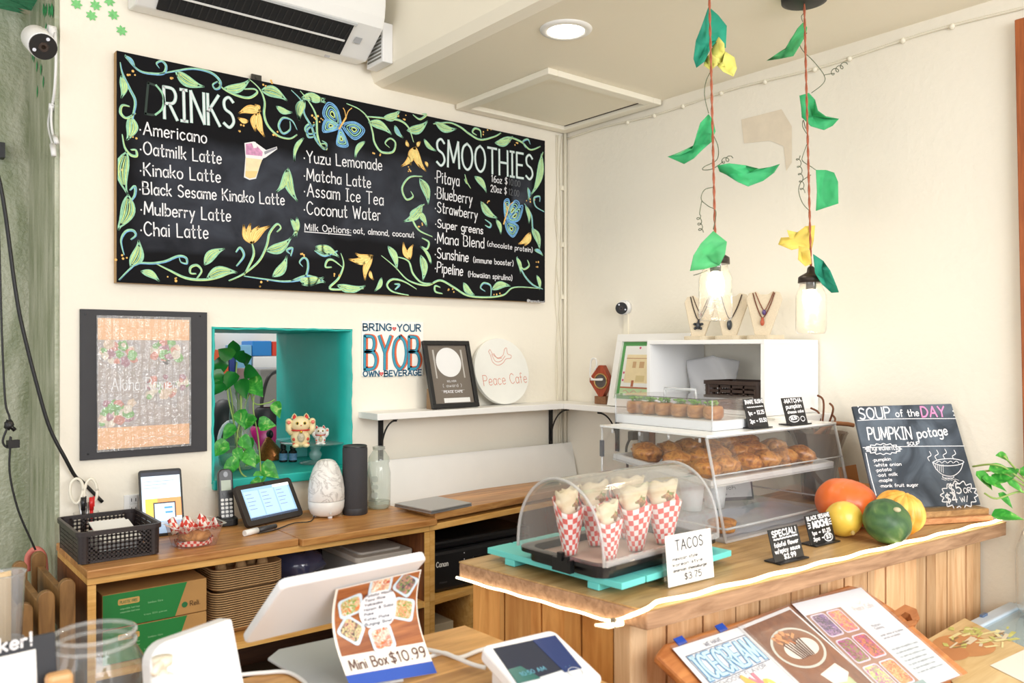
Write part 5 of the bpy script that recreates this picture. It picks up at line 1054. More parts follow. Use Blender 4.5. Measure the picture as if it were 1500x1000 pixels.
LV = [(345, 515, 0, 1, .075, .05, 1), (335, 535, -.8, .2, .085, .07, 1), (330, 550, -.9, -.1, .085, .06, 1), (350, 530, .4, .9, .085, .06, 1), (357, 545, .8, .1, .08, .06, 1), (345, 545, -.2, -.4, .08, .06, 1), (365, 555, .7, -.5, .10, .08, 0), (340, 525, -.5, .7, .09, .06, 1), (352, 555, .3, -.6, .08, .06, 1), (328, 560, -.6, -.6, .07, .06, 1), (356, 530, .7, .6, .08, .06, 1),
      (371, 607, -.4, -.7, .065, .055, 0), (378, 622, .9, .2, .085, .06, 0), (350, 600, .4, -.7, .075, .055, 0), (344, 622, -.5, -.6, .07, .05, 0), (352, 640, .6, -.4, .07, .05, 0), (335, 648, -.8, -.5, .085, .06, 0), (358, 660, .6, -.5, .08, .06, 0), (350, 672, -.7, -.6, .09, .055, 0), (380, 668, -.7, -.3, .065, .05, 0), (383, 680, .7, -.3, .09, .06, 0), (385, 690, -.3, -.8, .07, .05, 0), (402, 588, .4, -.7, .07, .045, 0), (372, 700, .5, -.5, .06, .04, 0), (378, 702, -.7, -.4, .06, .04, 0), (348, 655, .2, -.9, .06, .04, 0), (363, 640, .2, -.8, .06, .045, 0)]
for px, py, dx, dz, L, w_, k in LV:
    dy = -.03-.17*max(0, (py-560)/140) if k == 0 else random.uniform(-.06, .02)
    b = MB(); dv_ = RGT*dx+V((0, 0, dz))-FWD*random.uniform(.1, .6); leafmesh(b, P_(px, py, dy), dv_, L*.8, w_*.9, .25, 0, up=-FWD+V((0, 0, .4))); part(pl, 'leaf', b, DEEP if k else POTHOS)
# glass cake stand with lucky cats
sc0 = U(462, 678, z=SZL); PZ = U(455, 647, y=sc0.y).z
st = thing('cake_stand', 'clear glass cake stand on the turquoise sill', 'cake stand', sc0)
CG = clear((214, 238, 236), .16, 2)
part(st, 'plate', MB().lathe([(0, PZ-SZL-.006), (.115, PZ-SZL-.006), (.128, PZ-SZL), (.126, PZ-SZL+.002), (0, PZ-SZL-.002)], 44), CG, w=False)
part(st, 'stem', MB().lathe([(.012, .012), (.02, .02), (.024, .035), (.016, .048), (.022, .06), (.018, PZ-SZL-.006)], 24), clear((220, 240, 238), .25, 2.2), w=False)
part(st, 'foot', MB().lathe([(0, .001), (.06, .001), (.058, .006), (.014, .012)], 32), CG, w=False)
def lucky_cat(label, c, h, body, group=None):
    k = h/.12; t_ = thing('cat_figurine', label, 'figurine', c, -.35)
    S = lambda *q: tuple(x*k for x in q)
    bd = MB().ball(S(0, 0, .035), S(.034, .03, .038), 22, 14).ball(S(0, -.004, .083), S(.035, .029, .029), 24, 14)
    for s_ in (-1, 1):
        bd.ball(S(s_*.018, -.022, .008), S(.013, .016, .009), 12, 8)
        bd.tube([V(S(s_*.03, -.004, .05)), V(S(s_*.042, -.008, .065)), V(S(s_*.041, -.01, .088))], [.011*k, .011*k, .012*k], 10)
        bd.ball(S(s_*.041, -.012, .093), S(.012, .012, .012), 10, 8)
    part(t_, 'body', bd, body, w=False)
    for s_ in (-1, 1):
        er_ = part(t_, 'ear', MB().lathe([(.013*k, 0), (.007*k, .013*k), (0, .02*k)], 10, S(s_*.021, 0, .103)), body, w=False)
        part(er_, 'inner_ear', MB().lathe([(.009*k, 0), (.005*k, .01*k), (0, .016*k)], 8, S(s_*.021, -.006, .103)), mat((206, 48, 44), .4), w=False)
        ey_ = part(t_, 'eye', MB().ball(S(s_*.013, -.0305, .088), S(.006, .004, .006), 12, 8), mat((226, 190, 60), .3), w=False)
        part(ey_, 'pupil', MB().ball(S(s_*.013, -.0335, .088), S(.0035, .0025, .0045), 10, 6), BLACK, w=False)
        part(t_, 'paw_pad', MB().ball(S(s_*.042, -.023, .091), S(.007, .003, .007), 10, 6), mat((226, 120, 100), .4), w=False)
    part(t_, 'nose', MB().ball(S(0, -.0335, .08), S(.003, .002, .002), 8, 6), mat((206, 90, 80), .4), w=False)
    b_ = MB().tube([V(S(.032*math.sin(a), -.004-.029*math.cos(a), .062)) for a in [-1.6+3.2*i/12 for i in range(13)]], .003*k, 6); part(t_, 'collar', b_, mat((206, 44, 40), .4), w=False)
    part(t_, 'bell', MB().ball(S(0, -.036, .057), S(.005, .004, .005), 12, 8), mat((222, 176, 60), .25, .9), w=False)
    part(t_, 'coin_plaque', MB().ball(S(0, -.032, .037), S(.013, .006, .017), 14, 10), mottled(((90, 84, 72), (210, 200, 170), (150, 140, 110)), 260*.12/h, .4, kind='NOISE'), w=False)
    for s_, zz in ((-1, .012), (1, .012), (-1, .03), (1, .03)): part(t_, 'spot', MB().ball(S(s_*.024, -.026 if zz < .02 else -.02, zz), S(.006, .005, .006), 10, 6), mat((200, 70, 52), .4), w=False)
    return t_
c1 = U(440, 653, z=PZ); lucky_cat('cream beckoning cat figurine with red ears on the glass cake stand', V((c1.x, c1.y, PZ-.003)), .118, mat((240, 220, 172), .35, var=.05, scale=60))
c2 = U(480, 650, z=PZ); lucky_cat('small white beckoning cat figurine on the rim of the glass cake stand', V((c2.x-.02, c2.y+.02, PZ-.003)), .07, mat((236, 232, 226), .35))
for px, lab in ((415, 'small dark oil bottle closer to the bronze cone'), (429, 'small dark oil bottle closer to the cake stand foot')):
    c = U(px, 676, z=SZL); t_ = thing('oil_bottle', lab, 'bottle', c, group='oil bottles on the sill')
    part(t_, 'bottle', MB().lathe([(0, 0), (.0145, 0), (.0155, .003), (.0155, .038), (.010, .045), (.009, .048), (0, .048)], 20), mat((40, 30, 30), .15), w=False)
    part(t_, 'cap', MB().lathe([(.0105, .048), (.0105, .065), (.009, .067), (0, .067)], 18), BLACK, w=False)
    part(t_, 'paper_label', MB().lathe([(.0158, .007), (.0158, .033)], 20), mat((110, 150, 190), .5, var=.3, scale=120), w=False)
c = U(396, 672, z=SZL); cn = thing('bronze_cone', 'glittery bronze cone ornament leaning beside the pothos', 'ornament', c)
part(cn, 'cone', MB().lathe([(.06, .002), (.052, .02), (.008, .085), (0, .088)], 24, T=Matrix.Rotation(-.12, 3, 'Y')), mat((150, 92, 40), .3, .5, var=.4, scale=160), w=False)
part(cn, 'dark_tip', MB().ball((.0, .005, .095), (.012, .02, .018), 12, 8), BLACK, w=False)
c = U(425, 668, y=.34); solo('turquoise_tub', MB().prism(rrect(.13, .09, .02), 0, .07, 0, Matrix.Translation((c.x+.045, .40, SZL))), mat((124, 206, 208), .35), 'pale turquoise tub behind the glass cake stand', 'tub', bevel=.004)
# ================================================================ kitchen beyond
KW = 1.75
struct('wall_kitchen', MB().bb((-2.6, KW, 0), (.3, KW+.1, 3.1)), mat((226, 228, 226), .6))
area('kitchen_fill_light', (-1.5, 1.15, 2.45), (-1.5, 1.15, 0), 1.2, .5, 14, (1, 1, 1))  # unseen overhead fill, added to brighten the view through the pass-through
struct('ceiling_3', MB().bb((-2.6, .62, 2.5), (.3, KW, 2.6)), mat((230, 230, 226), .6))
K = lambda px, py, y=KW-.2: U(px, py, y=y)
def kshelf(z, lab):
    t_ = thing('kitchen_shelf', lab, 'shelf', (-1.6, KW-.16, z))
    part(t_, 'board', MB().bb((-2.1, KW-.32, z-.02), (-1.0, KW-.003, z)), mat((206, 208, 208), .3, .4)); 
    for x in (-2.0, -1.1): part(t_, 'bracket', MB().bb((x, KW-.3, z-.05), (x+.02, KW-.002, z-.02)), STEEL)
zA = K(360, 545).z; zB = K(360, 522).z
kshelf(K(340, 555).z, 'steel kitchen shelf seen through the pass-through, at the height of the leaves'); 
zs = K(340, 555).z
def kb(name, px0_, px1_, py0_, col, lab, cat, y=KW-.2, d=.16, r=.35, zb=None):
    a = K(px0_, py0_, y); c_ = K(px1_, py0_, y); zb = zs if zb is None else zb
    return solo(name, MB().bb((a.x, y, zb+.001), (c_.x, y+d, a.z)), mat(col, r), lab, cat, bevel=.004)
kb('white_bin', 371, 420, 522, (232, 234, 236), 'white plastic bin on the kitchen shelf', 'bin')
kb('blue_tub', 370, 398, 499, (36, 126, 200), 'bright blue tub on top of the white kitchen bin', 'tub', zb=K(356, 522).z+.001)
kb('red_box', 399, 408, 500, (206, 60, 40), 'narrow red box beside the blue tub', 'box', zb=K(356, 522).z+.001)
kb('orange_carton', 312, 335, 512, (222, 96, 56), 'orange and white carton on the kitchen shelf', 'carton')
kb('navy_tub', 336, 344, 517, (40, 60, 130), 'navy tub beside the orange carton', 'tub')
kb('pale_blue_tub', 346, 369, 505, (120, 176, 214), 'pale blue tub beside the white kitchen bin', 'tub')
up = K(340, 492, KW-.2).z
solo('overhead_tray', MB().bb((-2.05, KW-.34, up), (-1.05, KW-.01, up+.16)), mat((238, 238, 236), .4), 'long white overhead tray above the blue tub', 'tray', bevel=.004)
mw = K(400, 620, 1.1)
t_ = thing('steel_counter', 'steel kitchen counter with a grey front beyond the sill', 'counter', (-1.5, 1.3, 0))
part(t_, 'top', MB().bb((-2.3, 1.0, .93), (-.7, KW-.003, .96)), STEEL, bevel=.003); part(t_, 'cabinet', MB().bb((-2.28, 1.03, 0), (-.72, KW-.003, .93)), mat((160, 162, 162), .5))
a = K(380, 540, 1.2); c_ = K(430, 540, 1.2)
t_ = thing('grey_appliance', 'grey steel appliance on the kitchen counter', 'appliance', ((a.x+c_.x)/2, 1.3, .961))
part(t_, 'body', MB().bb((a.x, 1.2, .961), (c_.x+.1, 1.5, a.z)), mat((150, 150, 150), .35, .4), bevel=.006)
part(t_, 'lower_panel', MB().bb((a.x+.01, 1.196, 1.0), (c_.x+.08, 1.2, K(380, 590, 1.2).z)), mat((190, 192, 192), .4))
solo('black_hose', MB().tube(catmull([K(412, 542, 1.15), K(395, 550, 1.12), K(386, 575, 1.12), K(384, 600, 1.1), K(396, 618, 1.1), K(414, 630, 1.12), V((K(420, 640, 1.15).x, 1.19, .98))], 6), .009, 8), BLACK, 'black hose looping in front of the grey appliance', 'hose')
c = K(396, 632, .78); zb_ = .0
pk = thing('pink_bag', 'bright pink bag standing on the kitchen side of the sill', 'bag', (c.x, .75, .96))
solo('prep_ledge', MB().bb((-1.9, .63, .90), (-1.0, .92, .962)), STEEL, 'narrow steel prep ledge behind the pass-through', 'ledge', bevel=.003)
part(pk, 'bag', MB().ball((c.x, .78, 1.083), (.10, .06, .118), 20, 14, fn=lambda d: 1+.05*math.sin(9*d.x+6*d.z)), mat((206, 40, 128), .3, var=.15, scale=14))
part(pk, 'black_band', MB().lathe([(.075, 1.155), (.082, 1.165), (.07, 1.225), (.06, 1.235)], 24, (c.x, .78, 0), sy=.6), mat((34, 30, 34), .5))
c = K(328, 600, .78)
bt = thing('black_bag', 'black upright bag beside the flask vase, beyond the sill', 'bag', (c.x, .75, .96))
part(bt, 'bag', MB().ball((c.x-.01, .76, 1.12), (.075, .07, .16), 18, 14), mat((26, 26, 28), .5)); part(bt, 'handle', MB().tube([(c.x+.05*math.cos(a), .70, 1.1+.09*math.sin(a)) for a in [PI*k/10 for k in range(11)]], .008, 8), mat((220, 220, 222), .4))
solo('white_tub', MB().lathe([(0, .963), (.045, .963), (.05, 1.06), (.046, 1.06), (.04, .97), (0, .97)], 24, (K(358, 660, .74).x+.02, .68, 0)), WHITE, 'round white tub on the prep ledge behind the vase', 'tub')
# ================================================================ things on the plain wall's shelf
ds = [o for o in COL.objects if o.get('label') == 'deep white shelf carrying the open white box'][0]; ds.location.z += .008
SH2 += .008
BX0, BX1, BY0, BY1, BZ1 = -.306, -.006, -1.227, -.752, 1.520
wb = thing('open_box_shelf', 'white open-fronted box unit standing on the deep white shelf', 'box shelf', ((BX0+BX1)/2, (BY0+BY1)/2, SH2))
WB = mat((244, 244, 244), .35); k = .014
part(wb, 'top_panel', MB().bb((BX0, BY0, BZ1-k), (BX1, BY1, BZ1)), WB, bevel=.0015); part(wb, 'bottom_panel', MB().bb((BX0, BY0, SH2+.001), (BX1, BY1, SH2+k)), WB, bevel=.0015)
part(wb, 'side_panel', MB().bb((BX0, BY0, SH2+k), (BX1, BY0+k, BZ1-k)), WB); part(wb, 'side_panel', MB().bb((BX0, BY1-k, SH2+k), (BX1, BY1, BZ1-k)), WB)
b = basket('dark_basket', 'dark brown lattice basket inside the open white box', -.215, -1.095, SH2+k+.001, .16, .22, .09, mat((58, 42, 36), .45), 0, 10, 4)
solo('plastic_bags', MB().grid(lambda u, v: V((-.14+.04*v+.012*math.sin(u*9+v*5), -.80-.21*u+.03*v, SH2+k+.006+.165*v*(1-.12*abs(2*u-1)))), 26, 16), clear((242, 242, 244), .5, 2.4, .12, .9, 22), 'clear plastic bags slumped inside the open white box', 'plastic bags', solid=.004)
# white framed picture
q0 = U(885, 595, z=SHZ); fp_ = Frame((-.11, q0.y, SHZ+.001), (0, -1, 0), (.22, 0, 1)); pw = .368; phh = fp_.px(887, 491)[1]
pf = thing('picture_frame', 'white framed cafe drawing with a green mat beside the open white box', 'picture', fp_.at(pw/2, 0))
fo = .03
for r_ in ((0, 0, pw, fo), (0, phh-fo, pw, phh), (0, fo, fo, phh-fo), (pw-fo, fo, pw, phh-fo)): part(pf, 'frame_bar', MB().fprism(fp_, [(r_[0], r_[1]), (r_[2], r_[1]), (r_[2], r_[3]), (r_[0], r_[3])], -.004, .014), SHW, bevel=.001)
b = MB(); b.rect(fp_, fo, fo, pw-fo, phh-fo, .002, 0); part(pf, 'mat_board', b, mat((92, 158, 92), .7))
b = MB(); a0, a1, b0_, b1 = .046, pw-.046, .046, phh-.046
b.rect(fp_, a0, b0_, a1, b1, .003, 0); b.rect(fp_, a0+.015, b0_+.05, a1-.015, b1-.035, .0034, 1); b.rect(fp_, a0, b0_, a1, b0_+.028, .0034, 2); b.rect(fp_, a0, b0_+.028, a1, b0_+.034, .0036, 3)
for u0_, v0_, u1_, v1_, mi in ((.05, .13, .068, .155, 4), (.085, .13, .11, .155, 4), (.075, .075, .12, .1, 5), (.055, .055, .068, .08, 3), (.16, .13, .185, .155, 4), (.2, .06, .24, .12, 5)): b.rect(fp_, a0+u0_, b0_+v0_-.02, a0+u1_, b0_+v1_-.02, .0038, mi)
b.stroke(fp_, [(a0+.015, b1-.05), (a1-.015, b1-.05)], .002, .0038, 3)
for u_, v_ in ((.006, .09), (.006, .06), (.075, .21)): b.disc(fp_, (a0+u_+.003, min(b0_+v_, b1-.008)), .005, .0038, 6, 10)
b.stroke(fp_, catmull([V((a0+.02+.012*i, b0_+.014+.006*math.sin(i*1.7), 0)) for i in range(9)], 4), .0016, .004, 6)
part(pf, 'drawing', b, [mat((240, 240, 236), .6), mat((240, 222, 180), .7, var=.06, scale=30), mat((190, 216, 170), .7, var=.1, scale=40), mat((180, 110, 80), .7), mat((206, 170, 128), .7), mat((220, 200, 150), .7), mat((214, 96, 130), .7)])
# little wooden hexagon clock with a white wire hook
c = U(879, 592, z=SHZ); f_ = Frame((c.x-.0, c.y+.02, SHZ+.001), (.45, -.9, 0), (0, 0, 1))
f_ = Frame(c+V((0, .01, .001)), (.2, -1, 0), (0, 0, 1))
ck = thing('wooden_clock', 'little reddish wooden hexagon clock next to the white framed picture', 'clock', f_.at(0, 0))
hx = [(0, .03), (.02, .03), (.055, .09), (.055, .10), (.02, .16), (-.0, .16), (-.045, .105), (-.045, .09)]
part(ck, 'case', MB().fprism(f_, hx, -.03, .0), wood((140, 52, 26), (176, 76, 40), axis='Z'), bevel=.003); part(ck, 'face', MB().disc(f_, (.012, .095), .03, .001, 0, 24), mat((90, 82, 78), .4)); part(ck, 'brass_ring', MB().tube([f_.at(.012+.03*math.cos(a), .095+.03*math.sin(a), .002) for a in [2*PI*k/24 for k in range(25)]], .003, 6), mat((200, 170, 110), .3, .8))
part(ck, 'foot', MB().fprism(f_, [(-.02, 0), (.035, 0), (.035, .032), (-.02, .032)], -.028, -.002), wood((120, 80, 50), (150, 104, 68)))
part(ck, 'wire_hook', MB().tube(catmull([f_.at(-.03, .1, .012), f_.at(.02, .1, .012), f_.at(.025, .104, .012), f_.at(-.028, .106, .012), f_.at(-.03, .16, .012), f_.at(-.024, .185, .012), f_.at(-.004, .185, .012), f_.at(.0, .16, .012), f_.at(-.01, .14, .012)], 4), .0035, 6), WHITE)
# linen necklace busts on top of the box
LIN = mat((214, 200, 176), .85, var=.08, scale=300, bump=.3, bscale=500)
def bust(label, px, cord, pend, shape, second=None):
    r = ray(px, 0); t_ = (-.17-CAM.x)/r.x; c = CAM+r*t_
    T_ = thing('necklace_bust', label, 'necklace display', (c.x, c.y, BZ1), group=None)
    f_ = Frame((c.x, c.y, BZ1+.012), (.42, -.9, 0), (.3, .14, 1))
    out = [(-.022, 0), (.022, 0), (.058, .13), (.05, .152), (.026, .158), (.012, .146), (-.012, .146), (-.026, .158), (-.05, .152), (-.058, .13)]
    part(T_, 'linen_board', MB().fprism(f_, out, -.012, 0), LIN, bevel=.003)
    part(T_, 'base', MB().prism(rrect(.09, .10, .02), 0, .014, 0, Matrix.Translation((c.x+.02, c.y, BZ1+.001))), LIN, bevel=.002)
    f2 = f_
    part(T_, 'cord', MB().tube(catmull([f2.at(-.036, .150, .003), f2.at(-.02, .10, .003), f2.at(0, .062, .004), f2.at(.02, .10, .003), f2.at(.034, .150, .003)], 5), .0018, 6), mat(cord, .6))
    b_ = MB()
    if shape == 'turtle':
        b_.ball(f2.at(0, .04, .006), (.011, .008, .013), 12, 8)
        for s_ in (-1, 1): b_.ball(f2.at(s_*.012, .046, .005), (.008, .005, .005), 8, 6); b_.ball(f2.at(s_*.01, .030, .005), (.006, .004, .005), 8, 6)
        b_.ball(f2.at(0, .056, .006), (.004, .004, .005), 8, 6)
    elif shape == 'oval': b_.ball(f2.at(0, .04, .006), (.012, .007, .018), 14, 10)
    else: b_.ball(f2.at(0, .045, .006), (.009, .006, .011), 6, 6); b_.ball(f2.at(0, .057, .006), (.005, .005, .006), 6, 5)
    part(T_, 'pendant', b_, mat(pend, .3))
    if second:
        part(T_, 'second_cord', MB().tube(catmull([f2.at(-.028, .152, .0035), f2.at(-.01, .11, .0035), f2.at(.004, .088, .004), f2.at(.016, .11, .0035), f2.at(.03, .152, .0035)], 5), .0015, 6), mat(second[0], .6))
        part(T_, 'second_pendant', MB().ball(f2.at(.004, .08, .006), (.008, .006, .009), 10, 8), mat(second[1], .3))
bust('linen necklace bust with a black turtle pendant, behind the left glass jar lamp'.replace('left ', 'hanging '), 1022, (40, 34, 30), (46, 50, 58), 'turtle', ((70, 46, 34), (120, 60, 70)))
bust('linen necklace bust with a black oval stone pendant', 1068, (58, 40, 30), (52, 58, 66), 'oval')
bust('linen necklace bust with brown cords and a red and purple pendant', 1116, (110, 58, 36), (178, 84, 58), 'drop', ((130, 66, 40), (88, 66, 120)))
q0 = U(945, 648, x=0); so = thing('wall_socket', 'brown wall socket with grey plugs behind the display case', 'wall socket', (0, q0.y, q0.z-.06))
part(so, 'plate', MB().bb((-.012, q0.y-.055, q0.z-.05), (-.0005, q0.y+.03, q0.z+.05)), mat((140, 92, 66), .5), bevel=.003)
for k, dy in enumerate((-.02, .035)):
    part(so, 'plug', MB().bb((-.05, q0.y+dy-.014, q0.z+.01), (-.013, q0.y+dy+.014, q0.z+.045)), mat((170, 170, 170) if k == 0 else (70, 66, 62), .5), bevel=.004)
    part(so, 'plug_lead', MB().tube(catmull([(-.045, q0.y+dy, q0.z+.02), (-.06, q0.y+dy+.01, q0.z-.02), (-.05, q0.y+dy+.015, q0.z-.09), (-.03, q0.y+dy+.02, q0.z-.2)], 5), .005, 8), mat((176, 176, 176) if k == 0 else (60, 56, 52), .5))
# ================================================================ front counter
CZ = 1.02
NC, LC, RC = V((-1.367, -1.699, 0)), V((-1.431, -1.205, 0)), V((-.03, -1.80, 0)); BC = V((-.03, -1.13, 0))
SLAB = wood((160, 122, 74), (200, 164, 112), .4, 'X', 4, 12); EDGE = wood((146, 108, 78), (192, 152, 118), .5, 'X', 5, 14)
PINE = wood((208, 156, 108), (238, 200, 154), .45, 'Z', 4, 12, planks=('X', .093)); PINEY = wood((200, 134, 66), (234, 174, 100), .45, 'Z', 4, 10, planks=('Y', .092))
ct = thing('service_counter', 'wooden service counter with a thick slab top and plank front', 'counter', (-.7, -1.45, 0))
slab = MB().prism([(p.x, p.y) for p in (NC, RC, BC, LC)], CZ-.037, CZ-.003); slab.m = [0]*len(slab.m)
part(ct, 'slab_core', slab, EDGE, bevel=.003)
ins = lambda p, q, k: (p.x+(q.x-p.x)*k, p.y+(q.y-p.y)*k)
part(ct, 'slab_top', MB().prism([(p.x, p.y) for p in (NC, RC, BC, LC)], CZ-.003, CZ), SLAB)
A0, A1, A2 = V((-1.317, -1.61, 0)), V((-.003, -1.725, 0)), V((-1.375, -1.18, 0))
def plankwall(p, q, th_, zt, mats, wd_, nrm):
    e = (q-p); L = e.length; e.normalize(); b_ = MB(); x = 0; i = 0; random.seed(5)
    while x < L-.005:
        w_ = min(wd_*random.uniform(.8, 1.15), L-x); g = .0025
        a = p+e*(x+g); c_ = p+e*(x+w_-g); off = nrm*random.uniform(-.0015, .0015)
        vs = [a+off, c_+off, c_+off-nrm*th_, a+off-nrm*th_]
        b_.prism([(v.x, v.y) for v in vs], 0, zt); x += w_; i += 1
    return b_
nF = V((-.0872, -.996, 0)); nL = V((-.991, -.133, 0))
part(ct, 'front_planks', plankwall(A0, A1, .018, CZ-.037, None, .095, nF), PINE); part(ct, 'end_planks', plankwall(A2, A0+V((0, .0, 0)), .018, CZ-.037, None, .1, nL), PINEY)
bk_ = MB().prism([(A0.x+.022, A0.y+.022), (A1.x-.004, A1.y+.022), (A1.x-.004, -1.2), (A2.x+.022, -1.2)], 0, CZ-.04); part(ct, 'carcass', bk_, mat((70, 36, 18), .8))
part(ct, 'corner_post', MB().prism([(A0.x-.004, A0.y-.006), (A0.x+.04, A0.y-.010), (A0.x+.036, A0.y+.03), (A0.x-.008, A0.y+.036)], 0, CZ-.04), wood((206, 170, 128), (232, 202, 164), axis='Z'), bevel=.003)
# lit rope along the slab edge
LED = mat((255, 236, 196), .5, emit=3.4)
ld = thing('rope_light', 'glowing warm white rope light along the service counter edge', 'rope light', NC+V((0, 0, CZ)))
oL = nL*.007; pts = [LC+oL+V((0, 0, CZ-.034))]
for k in range(1, 9): pts.append(LC.lerp(NC, k/10)+oL+V((0, 0, CZ-.036+.002*(k % 2))))
pts += [LC.lerp(NC, .86)+oL+V((0, 0, CZ-.032)), LC.lerp(NC, .93)+oL+V((0, 0, CZ-.016)), NC+V((-.005, -.005, CZ+.006))]
for k in range(1, 41): pts.append(NC.lerp(RC, k/40)+V((0, .006+.004*math.sin(k*1.3), CZ+.0072)))
part(ld, 'rope', MB().tube(catmull(pts, 3), [.003]*30+[.0041]*(len(catmull(pts, 3))-30), 8), LED)
e0 = LC.lerp(NC, .80)+oL*1.3+V((0, 0, CZ-.046)); part(ld, 'end_tail', MB().tube([LC.lerp(NC, .9)+oL+V((-.003, -.003, CZ-.03)), e0+V((0, -.02, .003)), e0+V((0, .012, -.004))], [.006, .006, .003], 8), mat((250, 236, 200), .4, emit=1.2), label='faintly glowing frayed end')  # weak glow put into the tail's material, dimmer than the rope
part(ld, 'clip', MB().box(LC.lerp(NC, .87)+oL+V((-.004, 0, CZ-.034)), (.008, .012, .014)), mat((150, 140, 120), .5))
# tablecloth-free slab: turquoise slatted riser with taco case
PZ0 = CZ+.001; rzP = math.radians(4); uxP = V((math.cos(rzP), math.sin(rzP), 0)); uyP = V((-math.sin(rzP), math.cos(rzP), 0))
pc = V((-1.352, -1.622, 0))+uxP*.192+uyP*.195
pal = thing('slatted_riser', 'turquoise slatted wooden riser under the taco case', 'riser', pc+V((0, 0, PZ0)), rzP)
TQ = mat((108, 212, 208), .5, var=.04, scale=9)
for k in range(5): part(pal, 'slat', MB().box((-.152+.076*k, 0, .0205), (.072, .385, .013)), TQ, w=False, bevel=.0015)
for y in (-.12, .12): part(pal, 'batten', MB().box((0, y, .007), (.376, .03, .014)), TQ, w=False, bevel=.0015)
TZ = PZ0+.0275; rzT = math.radians(3); tc_ = V((-1.192, -1.466, TZ))
dm = thing('taco_case', 'clear roll-top food case on a black tray, full of tacos', 'food case', tc_, rzT)
DW, DD, DH = .375, .24, .154
b = MB(); o_ = rrect(DW-.02, DD-.02, .03); m_ = rrect(DW+.012, DD+.012, .035); i_ = rrect(DW-.03, DD-.03, .03); n_ = len(o_)
b.add([V((*p, 0)) for p in o_]+[V((*p, .018)) for p in o_]+[V((*p, .02)) for p in m_]+[V((*p, .028)) for p in m_]+[V((*p, .028)) for p in i_]+[V((*p, .012)) for p in i_], [tuple(range(n_-1, -1, -1))]+[(a*n_+i, a*n_+(i+1) % n_, (a+1)*n_+(i+1) % n_, (a+1)*n_+i) for a in range(5) for i in range(n_)])
b.f.append(tuple(range(5*n_, 6*n_))); b.m.append(1); b.sm.append(False)
part(dm, 'black_tray', b, [mat((22, 22, 24), .25), mat((206, 184, 168), .6, var=.08, scale=20)], w=False)
ACR = clear((250, 250, 250), .07, 2.0, .04)
def arc(a0, a1, r_s, half):
    def fn(u, v):
        a = a0+(a1-a0)*u; x = (2*v-1)*half; sh = 1
        return V((x, -math.cos(a)*DD/2*r_s, .028+math.sin(a)**.85*(DH)*r_s))
    return fn
part(dm, 'roll_cover', MB().grid(arc(0.001, PI-.001, 1, DW/2), 36, 8), ACR, w=False)
part(dm, 'inner_roll_cover', MB().grid(arc(.9, PI-.001, .955, DW/2-.006), 26, 8), clear((250, 250, 250), .05, 1.6, .04), w=False)
for s_ in (-1, 1):
    prof = [V((s_*DW/2, -math.cos(a)*DD/2, .028+math.sin(a)**.85*DH)) for a in [.001+(PI-.002)*k/36 for k in range(37)]]
    part(dm, 'end_panel', MB().add(prof, [tuple(range(37))]), ACR, w=False)
    part(dm, 'edge_rib', MB().tube(prof, .0032, 6), clear((240, 240, 240), .3, 2, .1), w=False)
part(dm, 'cover_lip', MB().box((0, -DD/2-.002, .034), (DW*.98, .005, .012)), clear((248, 248, 248), .2, 2), w=False)
part(dm, 'tray_clip', MB().box((-DW/2-.008, -.02, .016), (.012, .05, .026)).box((-DW/2-.014, -.02, .034), (.01, .012, .016)).box((-DW/2-.012, -.035, .03), (.008, .008, .012)), mat((18, 18, 20), .3), w=False)
part(dm, 'tray_clip', MB().box((DW/2+.008, -.02, .018), (.012, .05, .024)), mat((18, 18, 20), .3), w=False)
# tacos in checked paper cones
TCK = checker((232, 84, 76), (248, 242, 240), 18, 8, .55); TORT = mottled(((226, 204, 160), (240, 226, 192), (246, 238, 214)), 26, .75, kind='NOISE', bump=.2)
FILL = mottled(((146, 92, 52), (196, 150, 90), (120, 150, 70), (226, 214, 180)), 90, .6)
def make_taco(loc, rz, tilt, label):
    t_ = thing('taco', label, 'taco', loc, rz, 'tacos in the clear case')
    T_ = Matrix.Rotation(tilt, 4, 'X')
    def cone(u, v):
        a = 2*PI*u; r = .0165+.0235*v; back = .03*max(0, math.cos(a-PI/2))*v
        return T_ @ V((r*math.cos(a), r*.72*math.sin(a), .002+.098*v+back+.004*v*math.sin(3*a)))
    part(t_, 'paper_cone', MB().grid(cone, 40, 10), TCK, w=False, solid=.0008)
    def tort(u, v):
        a = -2.6+5.2*u; r = .016+.019*v
        return T_ @ V((r*math.sin(a)*(1.0), -r*.62*math.cos(a)*.9+.002, .05+.085*v+.012*math.cos(a*.5)*v+.004*math.sin(5*a)*v))
    part(t_, 'tortilla', MB().grid(tort, 26, 8).ball(T_ @ V((0, .006, .115)), (.030, .016, .026), 16, 10, fn=lambda d: 1+.08*math.sin(6*d.x+4*d.z)), TORT, w=False, solid=.002)
    part(t_, 'filling', MB().ball(T_ @ V((0, -.006, .112)), (.02, .012, .016), 12, 8, fn=lambda d: 1+.2*math.sin(11*d.x+7*d.y)*math.cos(9*d.z)), FILL, w=False); return t_
first = None
RM = Matrix.Rotation(rzT, 3, 'Z')
for x, y, rz, lab in ((-.118, .035, .5, 'taco in red checked paper at the back by the end with the black clip'), (-.086, -.046, .35, 'short taco in red checked paper behind the end panel with the black clip'), (.010, -.036, .1, 'wide open taco in red checked paper at the middle of the front'),
                      (.106, -.036, -.15, 'taco in red checked paper nearly behind the handwritten tacos card'), (.090, .05, -.3, 'taco in red checked paper at the back, nearest the acrylic display case'), (-.018, .052, .1, 'taco in red checked paper at the back between the front ones')):
    loc = tc_+RM @ V((x, y, .0135)); first = make_taco(loc, rz, -.03, lab); first.scale = (1.16, 1.12, .95) if 'short' not in lab else (1.0, 1.0, .8)
